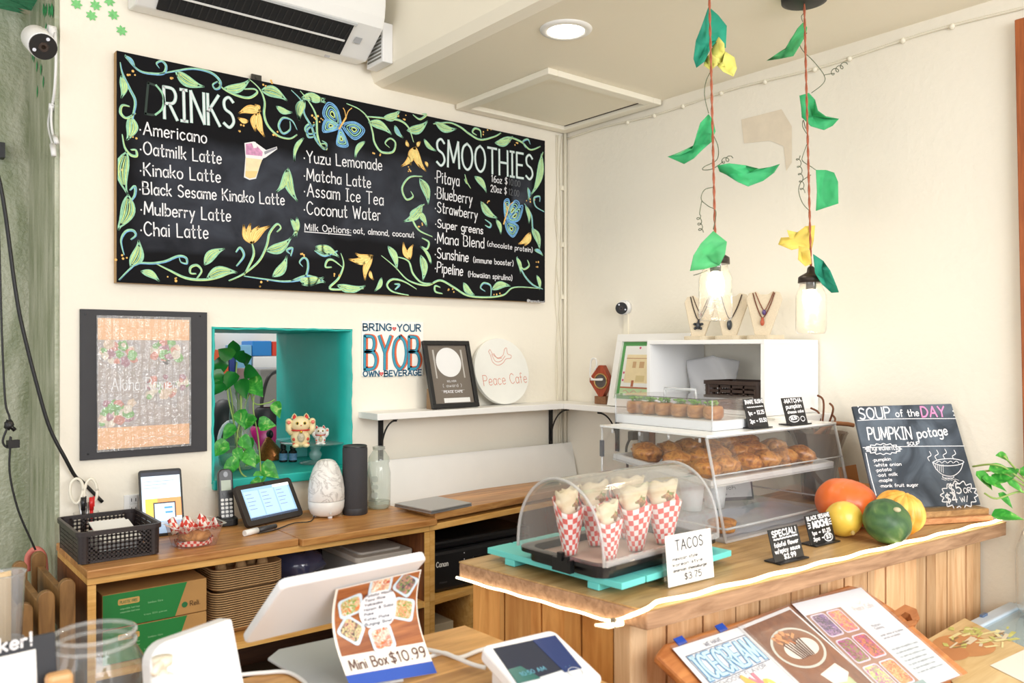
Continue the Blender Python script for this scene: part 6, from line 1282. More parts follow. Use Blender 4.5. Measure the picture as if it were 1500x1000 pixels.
# handwritten tacos card
f_ = Frame(U(979, 862, z=CZ+.001), (1, -.06, 0), (0, .10, 1)); cw = f_.px(1046, 850)[0]; chh = f_.px(975, 785)[1]
tcard = thing('taco_price_card', 'white handwritten tacos price card in a clear stand', 'price card', f_.at(cw/2, 0))
part(tcard, 'card', MB().fprism(f_, [(0, .002), (cw, .002), (cw, chh), (0, chh)], 0, .001), WHITE)
part(tcard, 'clear_stand', MB().fprism(f_, [(-.008, 0), (cw+.002, 0), (cw+.002, chh*.95), (-.008, chh*.95)], -.0025, -.0005).fprism(f_, [(-.02, 0), (cw+.002, 0), (cw+.002, .003), (-.02, .003)], -.05, -.003), clear())
b = MB(); write(b, f_, 'TACOS', (cw*.2, chh*.68), (cw*.8, chh*.70), chh*.2, .0024, h=.0016)
for k, s_ in enumerate(('mexican style', 'korean style', 'american cheeseburger')): write(b, f_, s_, (cw*.12, chh*(.50-.11*k)), (cw*(.66+.1*k), chh*(.51-.11*k)), chh*.06, .0012, h=.0016)
write(b, f_, '$3.75', (cw*.35, chh*.1), (cw*.72, chh*.11), chh*.12, .0019, h=.0016); part(tcard, 'lettering', b, mat((52, 52, 58), .7))
b = MB()
for s_ in (.06, .9):
    for k in range(5): b.stroke(f_, [(cw*s_, chh*(.68+.05*k)), (cw*(s_+.03), chh*(.7+.05*k)), (cw*(s_+.06), chh*(.68+.05*k))], .0008, .0016)
part(tcard, 'doodles', b, mat((150, 150, 158), .7))
# ================================================================ acrylic display case
CX0, CX1, CY0, CY1, CT = -.838, -.245, -1.478, -1.06, 1.272; CYT = -1.42
dc = thing('display_case', 'clear acrylic display case with a sloping front on the service counter', 'display case', ((CX0+CX1)/2, -1.28, CZ))
AC = clear((252, 252, 252), .03, 1.5, .03); ACE = clear((246, 248, 250), .3, 2.2, .1)
part(dc, 'front_panel', MB().add([(CX0, CY0, CZ+.03), (CX1, CY0, CZ+.03), (CX1, CYT, CT), (CX0, CYT, CT)], [(0, 1, 2, 3)]), AC)
for xx in (CX0, CX1): part(dc, 'side_panel', MB().add([(xx, CY0, CZ+.001), (xx, CY1, CZ+.001), (xx, CY1, CT), (xx, CYT, CT)], [(0, 1, 2, 3)]), AC)
part(dc, 'rear_door', MB().bb((CX0, CY1-.002, CZ+.001), (CX1, CY1, CT)), AC)
part(dc, 'top_panel', MB().bb((CX0-.004, CYT-.004, CT), (CX1+.004, CY1+.004, CT+.005)), mat((240, 240, 238), .25, coat=.3))
part(dc, 'base_panel', MB().bb((CX0, CY0, CZ+.0012), (CX1, CY1, CZ+.007)), clear((250, 250, 252), .35, 1.6, .1))
for xx in (CX0, CX1):
    part(dc, 'edge_strip', MB().tube([(xx, CY0, CZ+.004), (xx, CYT, CT)], .0042, 6), ACE); part(dc, 'edge_strip', MB().tube([(xx, CY1, CZ+.004), (xx, CY1, CT)], .003, 6), ACE)
    part(dc, 'edge_strip', MB().tube([(xx, CY0, CZ+.035), (xx, CY1, CZ+.035)], .0028, 6), ACE)
part(dc, 'edge_strip', MB().tube([(CX0, CY0, CZ+.035), (CX1, CY0, CZ+.035)], .0036, 6), ACE); part(dc, 'edge_strip', MB().tube([(CX0, CYT, CT-.002), (CX1, CYT, CT-.002)], .003, 6), ACE)
part(dc, 'edge_strip', MB().tube([(CX0, CY0+.035, CZ+.16), (CX1, CY0+.035, CZ+.16)], .0022, 6), ACE)
part(dc, 'hinge', MB().bb((CX0-.005, CY1-.008, CZ+.17), (CX0+.001, CY1+.004, CZ+.215)), mat((128, 130, 136), .35, .6))
for k in range(4): part(dc, 'peg', MB().cyl((CX0, -1.40+.1*k, CT-.002), (CX0, -1.40+.1*k, CT-.014), .0035, 8), ACE)
# sloping tray with fried pastries
tz0, tz1 = 1.150, 1.186; tyf, tyb = -1.425, -1.09
ft = Frame((CX0+.012, tyf, tz0), (1, 0, 0), (0, tyb-tyf, tz1-tz0)); tw = CX1-CX0-.024; tl = math.hypot(tyb-tyf, tz1-tz0)
tr_ = thing('pastry_tray', 'clear sloping tray of brown pastries inside the acrylic display case', 'tray', ft.at(tw/2, tl/2))
part(tr_, 'tray_floor', MB().fprism(ft, [(0, 0), (tw, 0), (tw, tl), (0, tl)], -.004, 0), clear((252, 252, 252), .35, 1.5, .1))
for r_ in ((0, 0, tw, .012), (0, tl-.012, tw, tl), (0, .012, .012, tl-.012), (tw-.012, .012, tw, tl-.012)): part(tr_, 'tray_rim', MB().fprism(ft, [(r_[0], r_[1]), (r_[2], r_[1]), (r_[2], r_[3]), (r_[0], r_[3])], 0, .014), clear((250, 250, 250), .5, 2, .1), bevel=.002)
part(tr_, 'end_knob', MB().cyl(ft.at(tw-.001, .014, .006), ft.at(tw+.008, .014, .006), .007, 12), ACE)
for x in (.03, tw-.03): part(tr_, 'tray_support', MB().fprism(ft, [(x, .05), (x+.008, .05), (x+.008, tl-.05), (x, tl-.05)], -.012, -.004), ACE)
PAS = mottled(((112, 64, 26), (176, 108, 44), (206, 142, 66), (140, 84, 34)), 46, .42, coat=.25, kind='NOISE', bump=.5)
random.seed(31); first = None; k = 0
for j in range(3):
    for i in range(6):
        c = ft.at(.053+.0885*i+.006*(j % 2)+random.uniform(-.006, .006), .064+.098*j+random.uniform(-.004, .004), .030)
        pos = ['at the sloping front edge', 'in the middle', 'at the rear'][j]
        lab = 'golden brown fried pastry '+pos+' of the clear sloping tray'
        if first is None:
            first = link('fried_pastry', MB().ball((0, 0, 0), (.0385, .042, .024), 22, 14, fn=lambda d: 1+.13*math.sin(5*d.x+2.2*d.y+1)*math.cos(4*d.y)+.07*math.sin(13*d.x+9*d.z)+.03*math.sin(24*d.y)+(.12 if d.z < -.5 else 0)), PAS, origin=V((0, 0, 0))); o_ = first
        else: o_ = first.copy(); COL.objects.link(o_)
        o_.location = c; o_.rotation_euler = (.1+random.uniform(-.15, .15), random.uniform(-.2, .2), random.uniform(0, 6)); o_.scale = (random.uniform(.92, 1.0),)*3
        tag(o_, lab, 'pastry', 'fried pastries, '+pos+' of the tray')
for x, y, lab in ((-.78, -1.42, 'brown cookie at the bottom of the display case, closest to the tacos'), (-.72, -1.38, 'brown cookie at the bottom of the display case, behind the first cookie')):
    solo('cookie', MB().ball((x, y, CZ+.021), (.036, .036, .013), 18, 8, fn=lambda d: 1+.08*math.sin(9*d.x+7*d.y)), PAS, lab, 'cookie')
solo('wax_paper', MB().grid(lambda u, v: V((-.81+.5*u, -1.46+.22*v, CZ+.0105+.0015*math.sin(u*20+v*9)+.001*math.sin(v*30))), 30, 12), clear((226, 232, 246), .5, 1.6, .2, .5, 30), 'crinkled clear wrap on the floor of the display case', 'wrap')
# white cups and a slanted card standing behind the case
for x, y, lab in ((-.60, -1.185, 'white paper cup inside the display case, nearer the hinge'), (-.515, -1.20, 'white paper cup inside the display case, nearer the pumpkins')):
    t_ = thing('paper_cup', lab, 'cup', (x, y, CZ+.0075)); part(t_, 'cup', MB().lathe([(0, .002), (.027, .002), (.036, .085), (.034, .085), (.026, .005)], 24), WHITE, w=False); part(t_, 'rolled_rim', MB().lathe([(.034, .084), (.037, .0855), (.0365, .088), (.034, .087)], 24), WHITE, w=False)
f_ = Frame((-.50, -1.12, CZ+.04), (.9, -.42, 0), (-.1, .3, 1)); t_ = thing('handwritten_card', 'pale handwritten card with dark border inside the display case', 'card', f_.at(.09, -.03))
part(t_, 'card', MB().fprism(f_, [(0, -.03), (.19, -.03), (.19, .075), (0, .075)], -.003, 0), mat((70, 62, 78), .6)); b = MB(); b.rect(f_, .006, -.02, .184, .069, .0008); part(t_, 'paper', b, mat((206, 204, 206), .7))
b = MB()
for s_, v_ in (('3.00 -> $5.25', .048), ('fresh daily', .026), ('5.25 each', .004), ('15*', -.014)): write(b, f_, s_, (.016, v_), (.13, v_), .011, .0014, h=.0016)
part(t_, 'lettering', b, BLACK)
# small covered box with six inari on top of the case
IX0, IX1, IY0, IY1 = -.752, -.578, -1.372, -1.03; IZ = CT+.0055
ib = thing('covered_food_box', 'small clear lidded box on top of the acrylic display case', 'food box', ((IX0+IX1)/2, (IY0+IY1)/2, IZ))
part(ib, 'white_tray', MB().bb((IX0, IY0, IZ), (IX1, IY1, IZ+.026)), mat((236, 238, 240), .35), bevel=.003)
AC2 = clear((252, 252, 252), .05, 2.0, .03); LH = .08
for a0, a1 in (((IX0, IY0, IZ+.002), (IX0+.003, IY1, IZ+LH)), ((IX1-.003, IY0, IZ+.002), (IX1, IY1, IZ+LH)), ((IX0+.003, IY0, IZ+.002), (IX1-.003, IY0+.003, IZ+LH)), ((IX0+.003, IY1-.003, IZ+.002), (IX1-.003, IY1, IZ+LH))): part(ib, 'clear_side', MB().bb(a0, a1), AC2)
part(ib, 'clear_lid', MB().bb((IX0-.001, IY0-.001, IZ+LH), (IX1+.001, IY1+.001, IZ+LH+.003)), AC2)
for x, y in ((IX0, IY0), (IX0, IY1), (IX1, IY0)): part(ib, 'edge_strip', MB().tube([(x, y, IZ), (x, y, IZ+LH)], .002, 6), ACE)
part(ib, 'handle', MB().tube([((IX0+IX1)/2, -1.25, IZ+LH+.003), ((IX0+IX1)/2, -1.25, IZ+LH+.02), ((IX0+IX1)/2, -1.14, IZ+LH+.02), ((IX0+IX1)/2, -1.14, IZ+LH+.003)], .004, 8), ACE)
INR = mottled(((150, 92, 40), (186, 124, 62), (206, 150, 84)), 60, .4, coat=.3, kind='NOISE', bump=.4); SPR = mat((130, 190, 80), .5, var=.3, scale=80)
ORD = ['end', 'second', 'third', 'fourth', 'fifth', 'last']
for k in range(6):
    y = IY1-.035-.0545*k; c = V((-.703, y, IZ+.0265))
    lab = 'inari pocket topped with green sprouts, '+['farthest from the black price cards', 'second from the far end of the row', 'third from the far end of the row', 'fourth from the far end of the row', 'next to last before the box corner', 'closest to the box corner'][k]
    t_ = thing('inari_pocket', lab, 'inari', c, .2*k, 'inari in the small clear box')
    part(t_, 'tofu_pocket', MB().lathe([(0, .001), (.021, .001), (.026, .008), (.027, .024), (.024, .034), (.02, .036), (.018, .032), (0, .031)], 22, wob=lambda a, z: 1+.06*math.sin(3*a+z*60)+.04*math.sin(7*a)), INR, w=False)
    b = MB(); random.seed(k)
    for q in range(20):
        a = random.uniform(0, 6.3); r = random.uniform(0, .015); dab_c = V((r*math.cos(a), r*math.sin(a), .036)); top = dab_c+V((random.uniform(-.008, .008), random.uniform(-.008, .008), random.uniform(.005, .013)))
        b.tube([dab_c, top], .0009, 4); b.ball(top, (.006, .0048, .0028), 7, 5)
    part(t_, 'sprouts', b, SPR, w=False)
# black price cards
def pcard(label, bl, br, tl, z, lines, foot=True):
    f_ = Frame(U(*bl, z=z+.001), (1, -.05, 0), (0, .28, 1)); w_ = f_.px(*br)[0]; h_ = f_.px(*tl)[1]
    t_ = thing('price_card', label, 'price card', f_.at(w_/2, 0))
    part(t_, 'card', MB().fprism(f_, [(0, 0), (w_, 0), (w_, h_), (0, h_)], -.003, 0), mat((28, 28, 31), .4), bevel=.0006)
    part(t_, 'foot', MB().fprism(Frame(f_.O, f_.ux, (0, 1, 0)), [(0, -.012), (w_, -.012), (w_, .03), (0, .03)], 0, .003), mat((28, 28, 31), .4))
    b_ = MB()
    for s_, u0_, v0_, u1_, c_, sw_ in lines: write(b_, f_, s_, (w_*u0_, h_*v0_), (w_*u1_, h_*(v0_+.02)), h_*c_, w_*sw_, h=.0012, jit=.0002)
    part(t_, 'lettering', b_, CHW); return t_, f_, w_, h_
pcard('black price card for the special falafel, in front of the display case', (1136, 826), (1178, 813), (1127, 776), CZ, (('SPECIAL!', .08, .76, .9, .17, .03), ('~~~~', .1, .66, .9, .07, .03), ('falafel flower', .08, .46, .9, .12, .022), ('w/spicy sauce', .06, .28, .9, .12, .022), ('$2.99', .32, .08, .72, .13, .026)))
t_, f_, w_, h_ = pcard('black price card for black sesame mochi, in front of the pumpkins', (1189, 800), (1224, 789), (1178, 756), CZ, (('BLACK SESAME', .04, .83, .96, .12, .024), ('MOCHI', .22, .56, .84, .2, .05), ('1pc > $1.25', .12, .34, .86, .11, .024), ('3pc >', .12, .14, .55, .11, .024), ('$3', .64, .13, .82, .12, .03)))
b = MB(); b.stroke(f_, [(w_*.72+w_*.17*math.cos(a), h_*.18+h_*.13*math.sin(a)) for a in [2*PI*k/16 for k in range(17)]], w_*.025, .0012)
for s_ in (-1, 1):
    for k in range(3): b.stroke(f_, [(w_*(.5+s_*.38), h_*(.6+.06*k)), (w_*(.5+s_*.47), h_*(.58+.09*k))], w_*.025, .0012)
part(t_, 'doodles', b, CHW)
pcard('black price card for sushi leaning by the small lidded box', (1098, 628), (1126, 623), (1090, 584), CT+.005, (('INARI SUSHI', .04, .82, .96, .12, .03), ('~~~~', .1, .68, .9, .07, .03), ('1pc > $2.25', .1, .45, .9, .12, .03), ('2pc > $3.50', .1, .18, .94, .12, .03)))
t_, f_, w_, h_ = pcard('black price card for matcha pumpkin set apart on the display case top', (1154, 623), (1183, 617), (1143, 583), CT+.005, (('*MATCHA*', .05, .80, .95, .14, .034), ('pumpkin', .1, .6, .84, .14, .034), ('cheese cake', .12, .42, .9, .1, .024), ('$6.50', .2, .18, .5, .12, .03)))
b = MB(); b.stroke(f_, [(w_*.36+w_*.24*math.cos(a), h_*.22+h_*.12*math.sin(a)) for a in [2*PI*k/16 for k in range(17)]], w_*.025, .0012); b.stroke(f_, [(w_*.78+w_*.1*math.cos(a), h_*.2+h_*.09*math.sin(a)) for a in [2*PI*k/12 for k in range(13)]], w_*.025, .0012); part(t_, 'doodles', b, CHW)
# ================================================================ squashes
def squash(name, label, c, r, h, ribs, depth, m, T=None, stem=True, pear=0, cat='squash'):
    t_ = thing(name, label, cat, (c[0], c[1], CZ))
    def g(d):
        a = math.atan2(d.y, d.x); s_ = math.sqrt(max(0, 1-d.z*d.z)); k = 1-depth*s_*abs(math.sin(a*ribs/2))**.5*-1*.0-depth*s_*(1-abs(math.sin(a*ribs/2))**.7)
        return k*(1-.16*max(0, abs(d.z)-.75)*4*.5)*(1+pear*d.z)
    b_ = MB().ball((0, 0, 0), (r, r, h), 64 if ribs else 32, 24, fn=g, T=T)
    lo = min(q.z for q in b_.v); b_.v = [q-V((0, 0, lo-.001)) for q in b_.v]
    part(t_, 'skin', b_, m, w=False)
    if stem:
        top = (T @ V((0, 0, h*.9)) if T else V((0, 0, h*.9))); ax = (T @ V((0, 0, 1)) if T else V((0, 0, 1)))
        p_ = top-V((0, 0, lo-.001)); part(t_, 'stem', MB().tube([p_-ax*.008, p_+ax*.006, p_+ax*.02+V((.004, 0, 0))], [r*.17, r*.11, r*.13], 8), mat((196, 176, 130), .8, var=.2, scale=80), w=False)
    return t_
RX = lambda a: Matrix.Rotation(a, 3, 'X'); RY = lambda a: Matrix.Rotation(a, 3, 'Y'); RZ = lambda a: Matrix.Rotation(a, 3, 'Z')
squash('orange_squash', 'big smooth orange squash behind the yellow gourd', (-.425, -1.556), .079, .066, 10, .035, mat((232, 112, 44), .4, var=.14, scale=9, coat=.3), RX(.2), False, 0)
g_ = squash('yellow_gourd', 'small smooth yellow gourd in front of the orange squash', (-.550, -1.622), .043, .052, 0, 0, mat((244, 206, 84), .35, var=.08, scale=16, coat=.3), RY(-.9) @ RX(.9), False, -.14)
part(g_, 'blossom_scar', MB().ball((-.028, -.036, .022), (.006, .005, .006), 10, 6), mat((176, 150, 90), .8), w=False)
KAB = mottled(((46, 78, 48), (62, 98, 58), (84, 118, 66), (142, 158, 96)), 18, .45, kind='NOISE')
squash('green_kabocha', 'round dark green kabocha squash at the counter edge', (-.532, -1.720), .057, .050, 9, .03, KAB, RX(.75) @ RY(-.2), False, 0)
part([o for o in COL.objects if o.name.startswith('green_kabocha')][0], 'stem_scar', MB().ball((-.012, -.030, .088), (.009, .009, .006), 12, 8), mat((206, 196, 160), .8, var=.1, scale=80), w=False)
m, t, bs = nt('striped_skin'); tc = N(t, 'ShaderNodeTexCoord'); no = N(t, 'ShaderNodeTexNoise', i_Scale=24.0); t.links.new(tc.outputs['Object'], no.inputs['Vector'])
cr = N(t, 'ShaderNodeValToRGB'); cr.color_ramp.elements[0].color = lin((222, 150, 48)); cr.color_ramp.elements[1].color = lin((250, 206, 104)); cr.color_ramp.elements[0].position = .35; cr.color_ramp.elements[1].position = .65
t.links.new(no.outputs['Fac'], cr.inputs[0]); t.links.new(cr.outputs[0], bs.inputs['Base Color']); bs.inputs['Roughness'].default_value = .4
squash('ribbed_pumpkin', 'yellow orange ribbed pumpkin peeking over the green kabocha', (-.410, -1.690), .063, .057, 13, .3, m, RX(.35), False, 0)
# soup chalkboard on its wooden stand
BP = U(1390, 742, d=2.27); ub = V((.9135, -.4067, 0)); fs_ = Frame(BP, ub, (.11, .25, 1))
P = [fs_.px(*p) for p in ((1284, 745), (1437, 739), (1394, 591), (1249, 595))]
sb = thing('soup_chalkboard', 'slanted chalkboard announcing the soup of the day behind the pumpkins', 'chalkboard', (BP.x, BP.y, CZ))
m, t, bs = nt('soup_board'); tc = N(t, 'ShaderNodeTexCoord'); no = N(t, 'ShaderNodeTexNoise', i_Scale=7.0, i_Detail=5.0, i_Distortion=1.0); t.links.new(tc.outputs['Object'], no.inputs['Vector'])
cr = N(t, 'ShaderNodeValToRGB'); e_ = cr.color_ramp.elements; e_[0].position = .38; e_[0].color = lin((52, 60, 70)); e_[1].position = .70; e_[1].color = lin((112, 124, 138))
t.links.new(no.outputs['Fac'], cr.inputs[0]); t.links.new(cr.outputs[0], bs.inputs['Base Color']); bs.inputs['Roughness'].default_value = .8
part(sb, 'slate', MB().fprism(fs_, P, -.008, 0), m, bevel=.002)
b = MB(); Sx = lambda x, y: (1100+x/3.3325, 560+y/3.3325)
def sw_(s_, a, b_, c_, w_=.0026, m=0): pwrite(b, fs_, s_, Sx(*a), Sx(*b_), c_/3.3325, w_, m=m, h=.001)
sw_('SOUP', (532, 180), (682, 172), 52, .0042); sw_('of the', (708, 168), (820, 163), 32, .003)
sw_('PUMPKIN', (575, 280), (785, 276), 58, .0042); sw_('potage', (815, 272), (960, 255), 44, .0042); sw_('SOUP', (763, 308), (822, 305), 16, .002); sw_('ingredients', (575, 332), (715, 328), 24, .0022)
for k, (s_, y) in enumerate((('*pumpkin', 386), ('*white onion', 411), ('*potato', 436), ('*oat milk', 460), ('*maple', 487), ('*monk fruit sugar', 512))): sw_(s_, (594+7*k, y), (594+7*k+11*len(s_), y-6), 15, .0019)
sw_('$5', (972, 545), (1028, 540), 46, .0038); sw_('OR', (1040, 540), (1075, 536), 24, .0024); sw_('$4', (955, 588), (1008, 584), 42, .0038); sw_('W/', (1024, 584), (1062, 578), 24, .0024)
St = lambda pts, w_=.0022, cl=False: b.stroke(fs_, catmull([V((*fs_.px(*Sx(*p)), 0)) for p in pts], 5), w_, .001)
cloud = lambda cx, cy, rx, ry, n: [(cx+rx*math.cos(a)*(1+.09*math.cos(n*a)), cy+ry*math.sin(a)*(1+.13*math.cos(n*a))) for a in [2*PI*k/(n*4) for k in range(n*4+1)]]
St(cloud(645, 325, 82, 24, 16)); St(cloud(1015, 550, 84, 62, 14), .0028)
St([(885, 390), (905, 425), (940, 452), (985, 456), (1020, 430), (1035, 392)]); St([(885, 390), (920, 376), (980, 372), (1030, 382), (1035, 392), (1000, 404), (930, 406), (885, 390)]); St([(935, 456), (940, 466), (985, 466), (988, 456)])
for x, y in ((870, 345), (905, 338), (945, 333), (990, 338)): St([(x, y+38), (x-8, y+22), (x+8, y+10), (x, y-8)])
for k in range(5): St([(900+9*k, 400), (902+9*k, 425+4*k)], .0016); St([(930+k*16, 470), (950+k*16, 478)], .0014)
for k in range(4): St([(905+28*k, 392), (918+28*k, 384), (930+28*k, 394)], .0018)
for x, y in ((522, 118), (540, 130), (528, 148), (990, 160), (985, 140)): b.disc(fs_, fs_.px(*Sx(x, y)), .0022, .001, 0, 8)
St([(520, 186), (700, 178), (1000, 176)], .0018); St([(560, 345), (585, 460), (610, 550)], .003); St([(545, 318), (780, 312), (1040, 310)], .0018)
part(sb, 'lettering', b, CHW)
b = MB(); pwrite(b, fs_, 'DAY', Sx(835, 168), Sx(948, 166), 48/3.3325, .0048, h=.001); part(sb, 'pink_lettering', b, mat((234, 150, 196), .8), label='pink chalk word')
w0, w1 = fs_.px(1340, 745)[0], fs_.px(1440, 745)[0]; P0 = fs_.at(0, 0)
WST = wood((150, 110, 66), (200, 160, 108), axis='X')
nb2 = V((-.4067, -.9135, 0)); bl = fs_.at(P[0][0], 0); br = fs_.at(P[1][0], 0)
def bar(p, q, d0, d1, za, zb_): return MB().prism([tuple((p+nb2*d0)[:2]), tuple((q+nb2*d0)[:2]), tuple((q+nb2*d1)[:2]), tuple((p+nb2*d1)[:2])], za, zb_)
part(sb, 'stand_ledge', bar(bl, br, -.02, .028, CZ+.016, BP.z-.004+.0), WST, bevel=.002); part(sb, 'stand_foot', bar(bl, br, .0, .042, CZ+.001, CZ+.016), wood((190, 130, 84), (222, 166, 120), axis='X'), bevel=.002)
hy_ = fs_.at((P[0][0]+P[1][0])/2, P[2][1]*.6, -.012); part(sb, 'easel_leg', MB().tube([hy_, V((hy_.x+.02, hy_.y+.05, CZ+.005))], .007, 6), WST)
# fluted glass vase with twigs, kraft box
c = V((-.128, -1.30, CZ+.001)); t_ = thing('fluted_vase', 'tall fluted smoky glass vase with twigs beside the display case', 'vase', c)
part(t_, 'glass', MB().lathe([(0, .004), (.045, .004), (.05, .02), (.052, .09), (.062, .15), (.082, .205), (.086, .212)], 48, wob=lambda a, z: 1+.03*math.cos(16*a)), clear((176, 160, 148), .28, 2, .08), w=False)
part(t_, 'dark_filling', MB().lathe([(0, .008), (.04, .008), (.046, .09), (.052, .13), (0, .14)], 20), mat((70, 50, 48), .6, var=.4, scale=40), w=False)
tw_ = thing('twig_bunch', 'dry brown twigs sticking out of the fluted vase', 'twigs', c+V((0, 0, .15)))
random.seed(8)
for k in range(5):
    a = random.uniform(0, 6.28); p = V((.01*math.cos(a), .01*math.sin(a), 0)); q = V((.06*math.cos(a)+.02, .05*math.sin(a), .075+.02*k)); part(tw_, 'twig', MB().tube(catmull([p, (p+q)/2+V((.012, 0, .02)), q, q+V((.02*math.cos(3*a), .02, .015))], 4), [.004]*10+[.003]*3, 6) if False else MB().tube(catmull([p, (p+q)/2+V((.012, 0, .02)), q, q+V((.02*math.cos(3*a), .02, .015))], 4), .0032, 6), mat((112, 66, 40), .8), w=False)
part(tw_, 'driftwood', MB().tube(catmull([V((-.02, 0, .05)), V((.02, -.03, .085)), V((.07, -.05, .085)), V((.10, -.06, .08))], 5), .007, 8), mat((150, 98, 60), .8, var=.2, scale=40), w=False)
t_ = thing('kraft_box', 'open brown cardboard box with a white label between the vase and soup board', 'cardboard box', (-.20, -1.49, CZ+.001))
part(t_, 'box', MB().bb((-.245, -1.52, CZ+.001), (-.15, -1.44, CZ+.075)), mat((190, 130, 70), .8), bevel=.002); part(t_, 'flap', MB().box((-.20, -1.44, CZ+.10), (.095, .004, .055), T=Matrix.Rotation(-.2, 3, 'X')), mat((180, 120, 64), .8)); part(t_, 'paper_label', MB().bb((-.235, -1.5215, CZ+.03), (-.185, -1.5202, CZ+.07)), mat((226, 220, 208), .6))
# ================================================================ jar pendant lamps with cloth leaves
LG = mat((60, 176, 110), .7, var=.18, scale=14); LGD = mat((30, 150, 120), .7, var=.22, scale=12); LGL = mat((88, 190, 120), .7, var=.15, scale=12); YEL = mat((240, 214, 104), .7, var=.14, scale=18); YEG = mat((232, 226, 120), .7, var=.12, scale=18)
COPPER = mat((170, 92, 62), .5, .2); WIREG = mat((92, 104, 78), .5)
def pendant(label, top, lidpx, botpx, d, clothpts, leaves, curls, cz_top=SZ):
    c = U(*lidpx, d=d); zb = U(botpx[0], botpx[1], d=d).z; zl = c.z; R_ = .0415
    t_ = thing('pendant_lamp', label, 'pendant lamp', (c.x, c.y, zb))
    D = lambda px, py, k=0: U(px, py, d=d+k)
    part(t_, 'ceiling_canopy', MB().lathe([(0, cz_top), (.062, cz_top), (.06, cz_top-.02), (.045, cz_top-.026), (0, cz_top-.026)], 28, (top.x, top.y, 0)), mat((36, 34, 34), .5))
    n = 60; P0 = V((top.x, top.y, cz_top-.02)); P1 = V((c.x, c.y, zl+.03))
    for s_ in (0, PI):
        part(t_, 'twisted_cord', MB().tube([P0.lerp(P1, k/n)+V((.0017*math.cos(k*1.1+s_), .0017*math.sin(k*1.1+s_), 0)) for k in range(n+1)], .0019, 6), COPPER)
    part(t_, 'lid', MB().lathe([(.006, .035), (.010, .03), (.012, .018), (.03, .008), (.035, .004), (.036, -.012), (.034, -.012), (0, -.008)], 28, (c.x, c.y, zl)), mat((62, 54, 50), .4, .5))
    H = zl-.012-zb
    part(t_, 'glass_jar', MB().lathe([(.031, H), (.031, H-.012), (.036, H-.022), (.0415, H-.036), (.042, .014), (.037, .003), (0, .001)], 32, (c.x, c.y, zb)), clear((255, 252, 246), .09, 2.2, .1, .3, 60))
    part(t_, 'socket', MB().cyl((c.x, c.y, zl-.008), (c.x, c.y, zl-.03), .014, 16), mat((50, 46, 44), .5))
    part(t_, 'bulb', MB().ball((c.x, c.y, zl-.062), (.022, .022, .034), 20, 12), mat((255, 242, 216), .5, emit=9))
    lamp('pendant_glow', (c.x, c.y, zl-.062), 1.3, .026, (1, .88, .70))
    for pts, m_, k in leaves:
        pp = [D(*p, random.uniform(-.035, .02)-(.06 if max(q[1] for q in pts) > 385 else 0)) for p in pts]; cen = sum(pp, V((0, 0, 0)))/len(pp)+FWD*k
        b_ = MB(); N_ = len(pp); vs = [cen]+pp+[(p+cen)/2+FWD*(k*.4)*(1 if i % 2 else -1) for i, p in enumerate(pp)]
        fs = []
        for i in range(N_):
            j = (i+1) % N_; fs += [(0, 1+N_+i, 1+N_+j), (1+N_+i, 1+i, 1+j, 1+N_+j)]
        b_.add(vs, fs, 0, True); part(t_, 'cloth_flower' if m_ in (YEL, YEG) else 'cloth_leaf', b_, m_, solid=.0012)
    for pts in curls:
        part(t_, 'curly_wire', MB().tube(catmull([D(*p, random.uniform(-.03, .03)) for p in pts], 5), .0011, 5), WIREG)
random.seed(11)
def spiral(x0_, y0_, x1_, y1_, r, n): return [(x0_+(x1_-x0_)*k/(n*6)+r*math.cos(k*PI/3), y0_+(y1_-y0_)*k/(n*6)+r*math.sin(k*PI/3)) for k in range(n*6+1)]
C3 = lambda x, y: (900+x/2.5, y/2.5)
q = lambda L: [C3(*p) for p in L]
d1 = 2.10; c1_ = U(1048, 380, d=d1)
pendant('glass jar pendant lamp in front of the turtle necklace, hung with cloth leaves', U(1038, -60, z=SZ), (1048, 380), (1050, 471), d1, None,
 [(q([(345, 25), (380, 55), (412, 95), (408, 175), (380, 150), (355, 170), (330, 225), (300, 248), (290, 215), (298, 150), (320, 95)]), LGD, .03), (q([(382, 135), (402, 160), (405, 190), (398, 230), (380, 232), (350, 190)]), YEG, .02), (q([(405, 188), (440, 210), (449, 250), (436, 280), (398, 262), (372, 236), (396, 228)]), YEG, .02), (q([(350, 195), (376, 215), (378, 236), (352, 258), (328, 240), (330, 218)]), YEG, .02),
  (q([(345, 418), (362, 440), (370, 480), (355, 520), (325, 545), (290, 580), (255, 600), (195, 574), (240, 568), (285, 548), (298, 505), (315, 450)]), LG, .03), (q([(376, 606), (420, 598), (480, 605), (530, 618), (570, 612), (606, 600), (585, 632), (545, 662), (490, 682), (450, 665), (410, 640), (385, 628)]), LG, .025), (q([(362, 845), (412, 885), (405, 930), (385, 972), (330, 985), (277, 992), (290, 935), (318, 890)]), LGL, .03)],
 [q([(352, 262), (335, 300), (330, 350), (345, 415)]), q([(365, 500), (380, 540), (375, 585), (330, 610), (325, 622), (360, 618), (400, 590)]), q(spiral(395, 590, 425, 578, 9, 2)), q([(365, 685), (330, 695), (318, 730), (345, 755), (372, 775), (362, 840)]), q([(320, 735), (312, 780)]+spiral(308, 790, 318, 850, 8, 3)), [(1016, 403), (1026, 400), (1036, 396)]])
d2 = 2.35; c2_ = U(1188, 404, d=d2); tp = U(1178, 6, z=SZ)
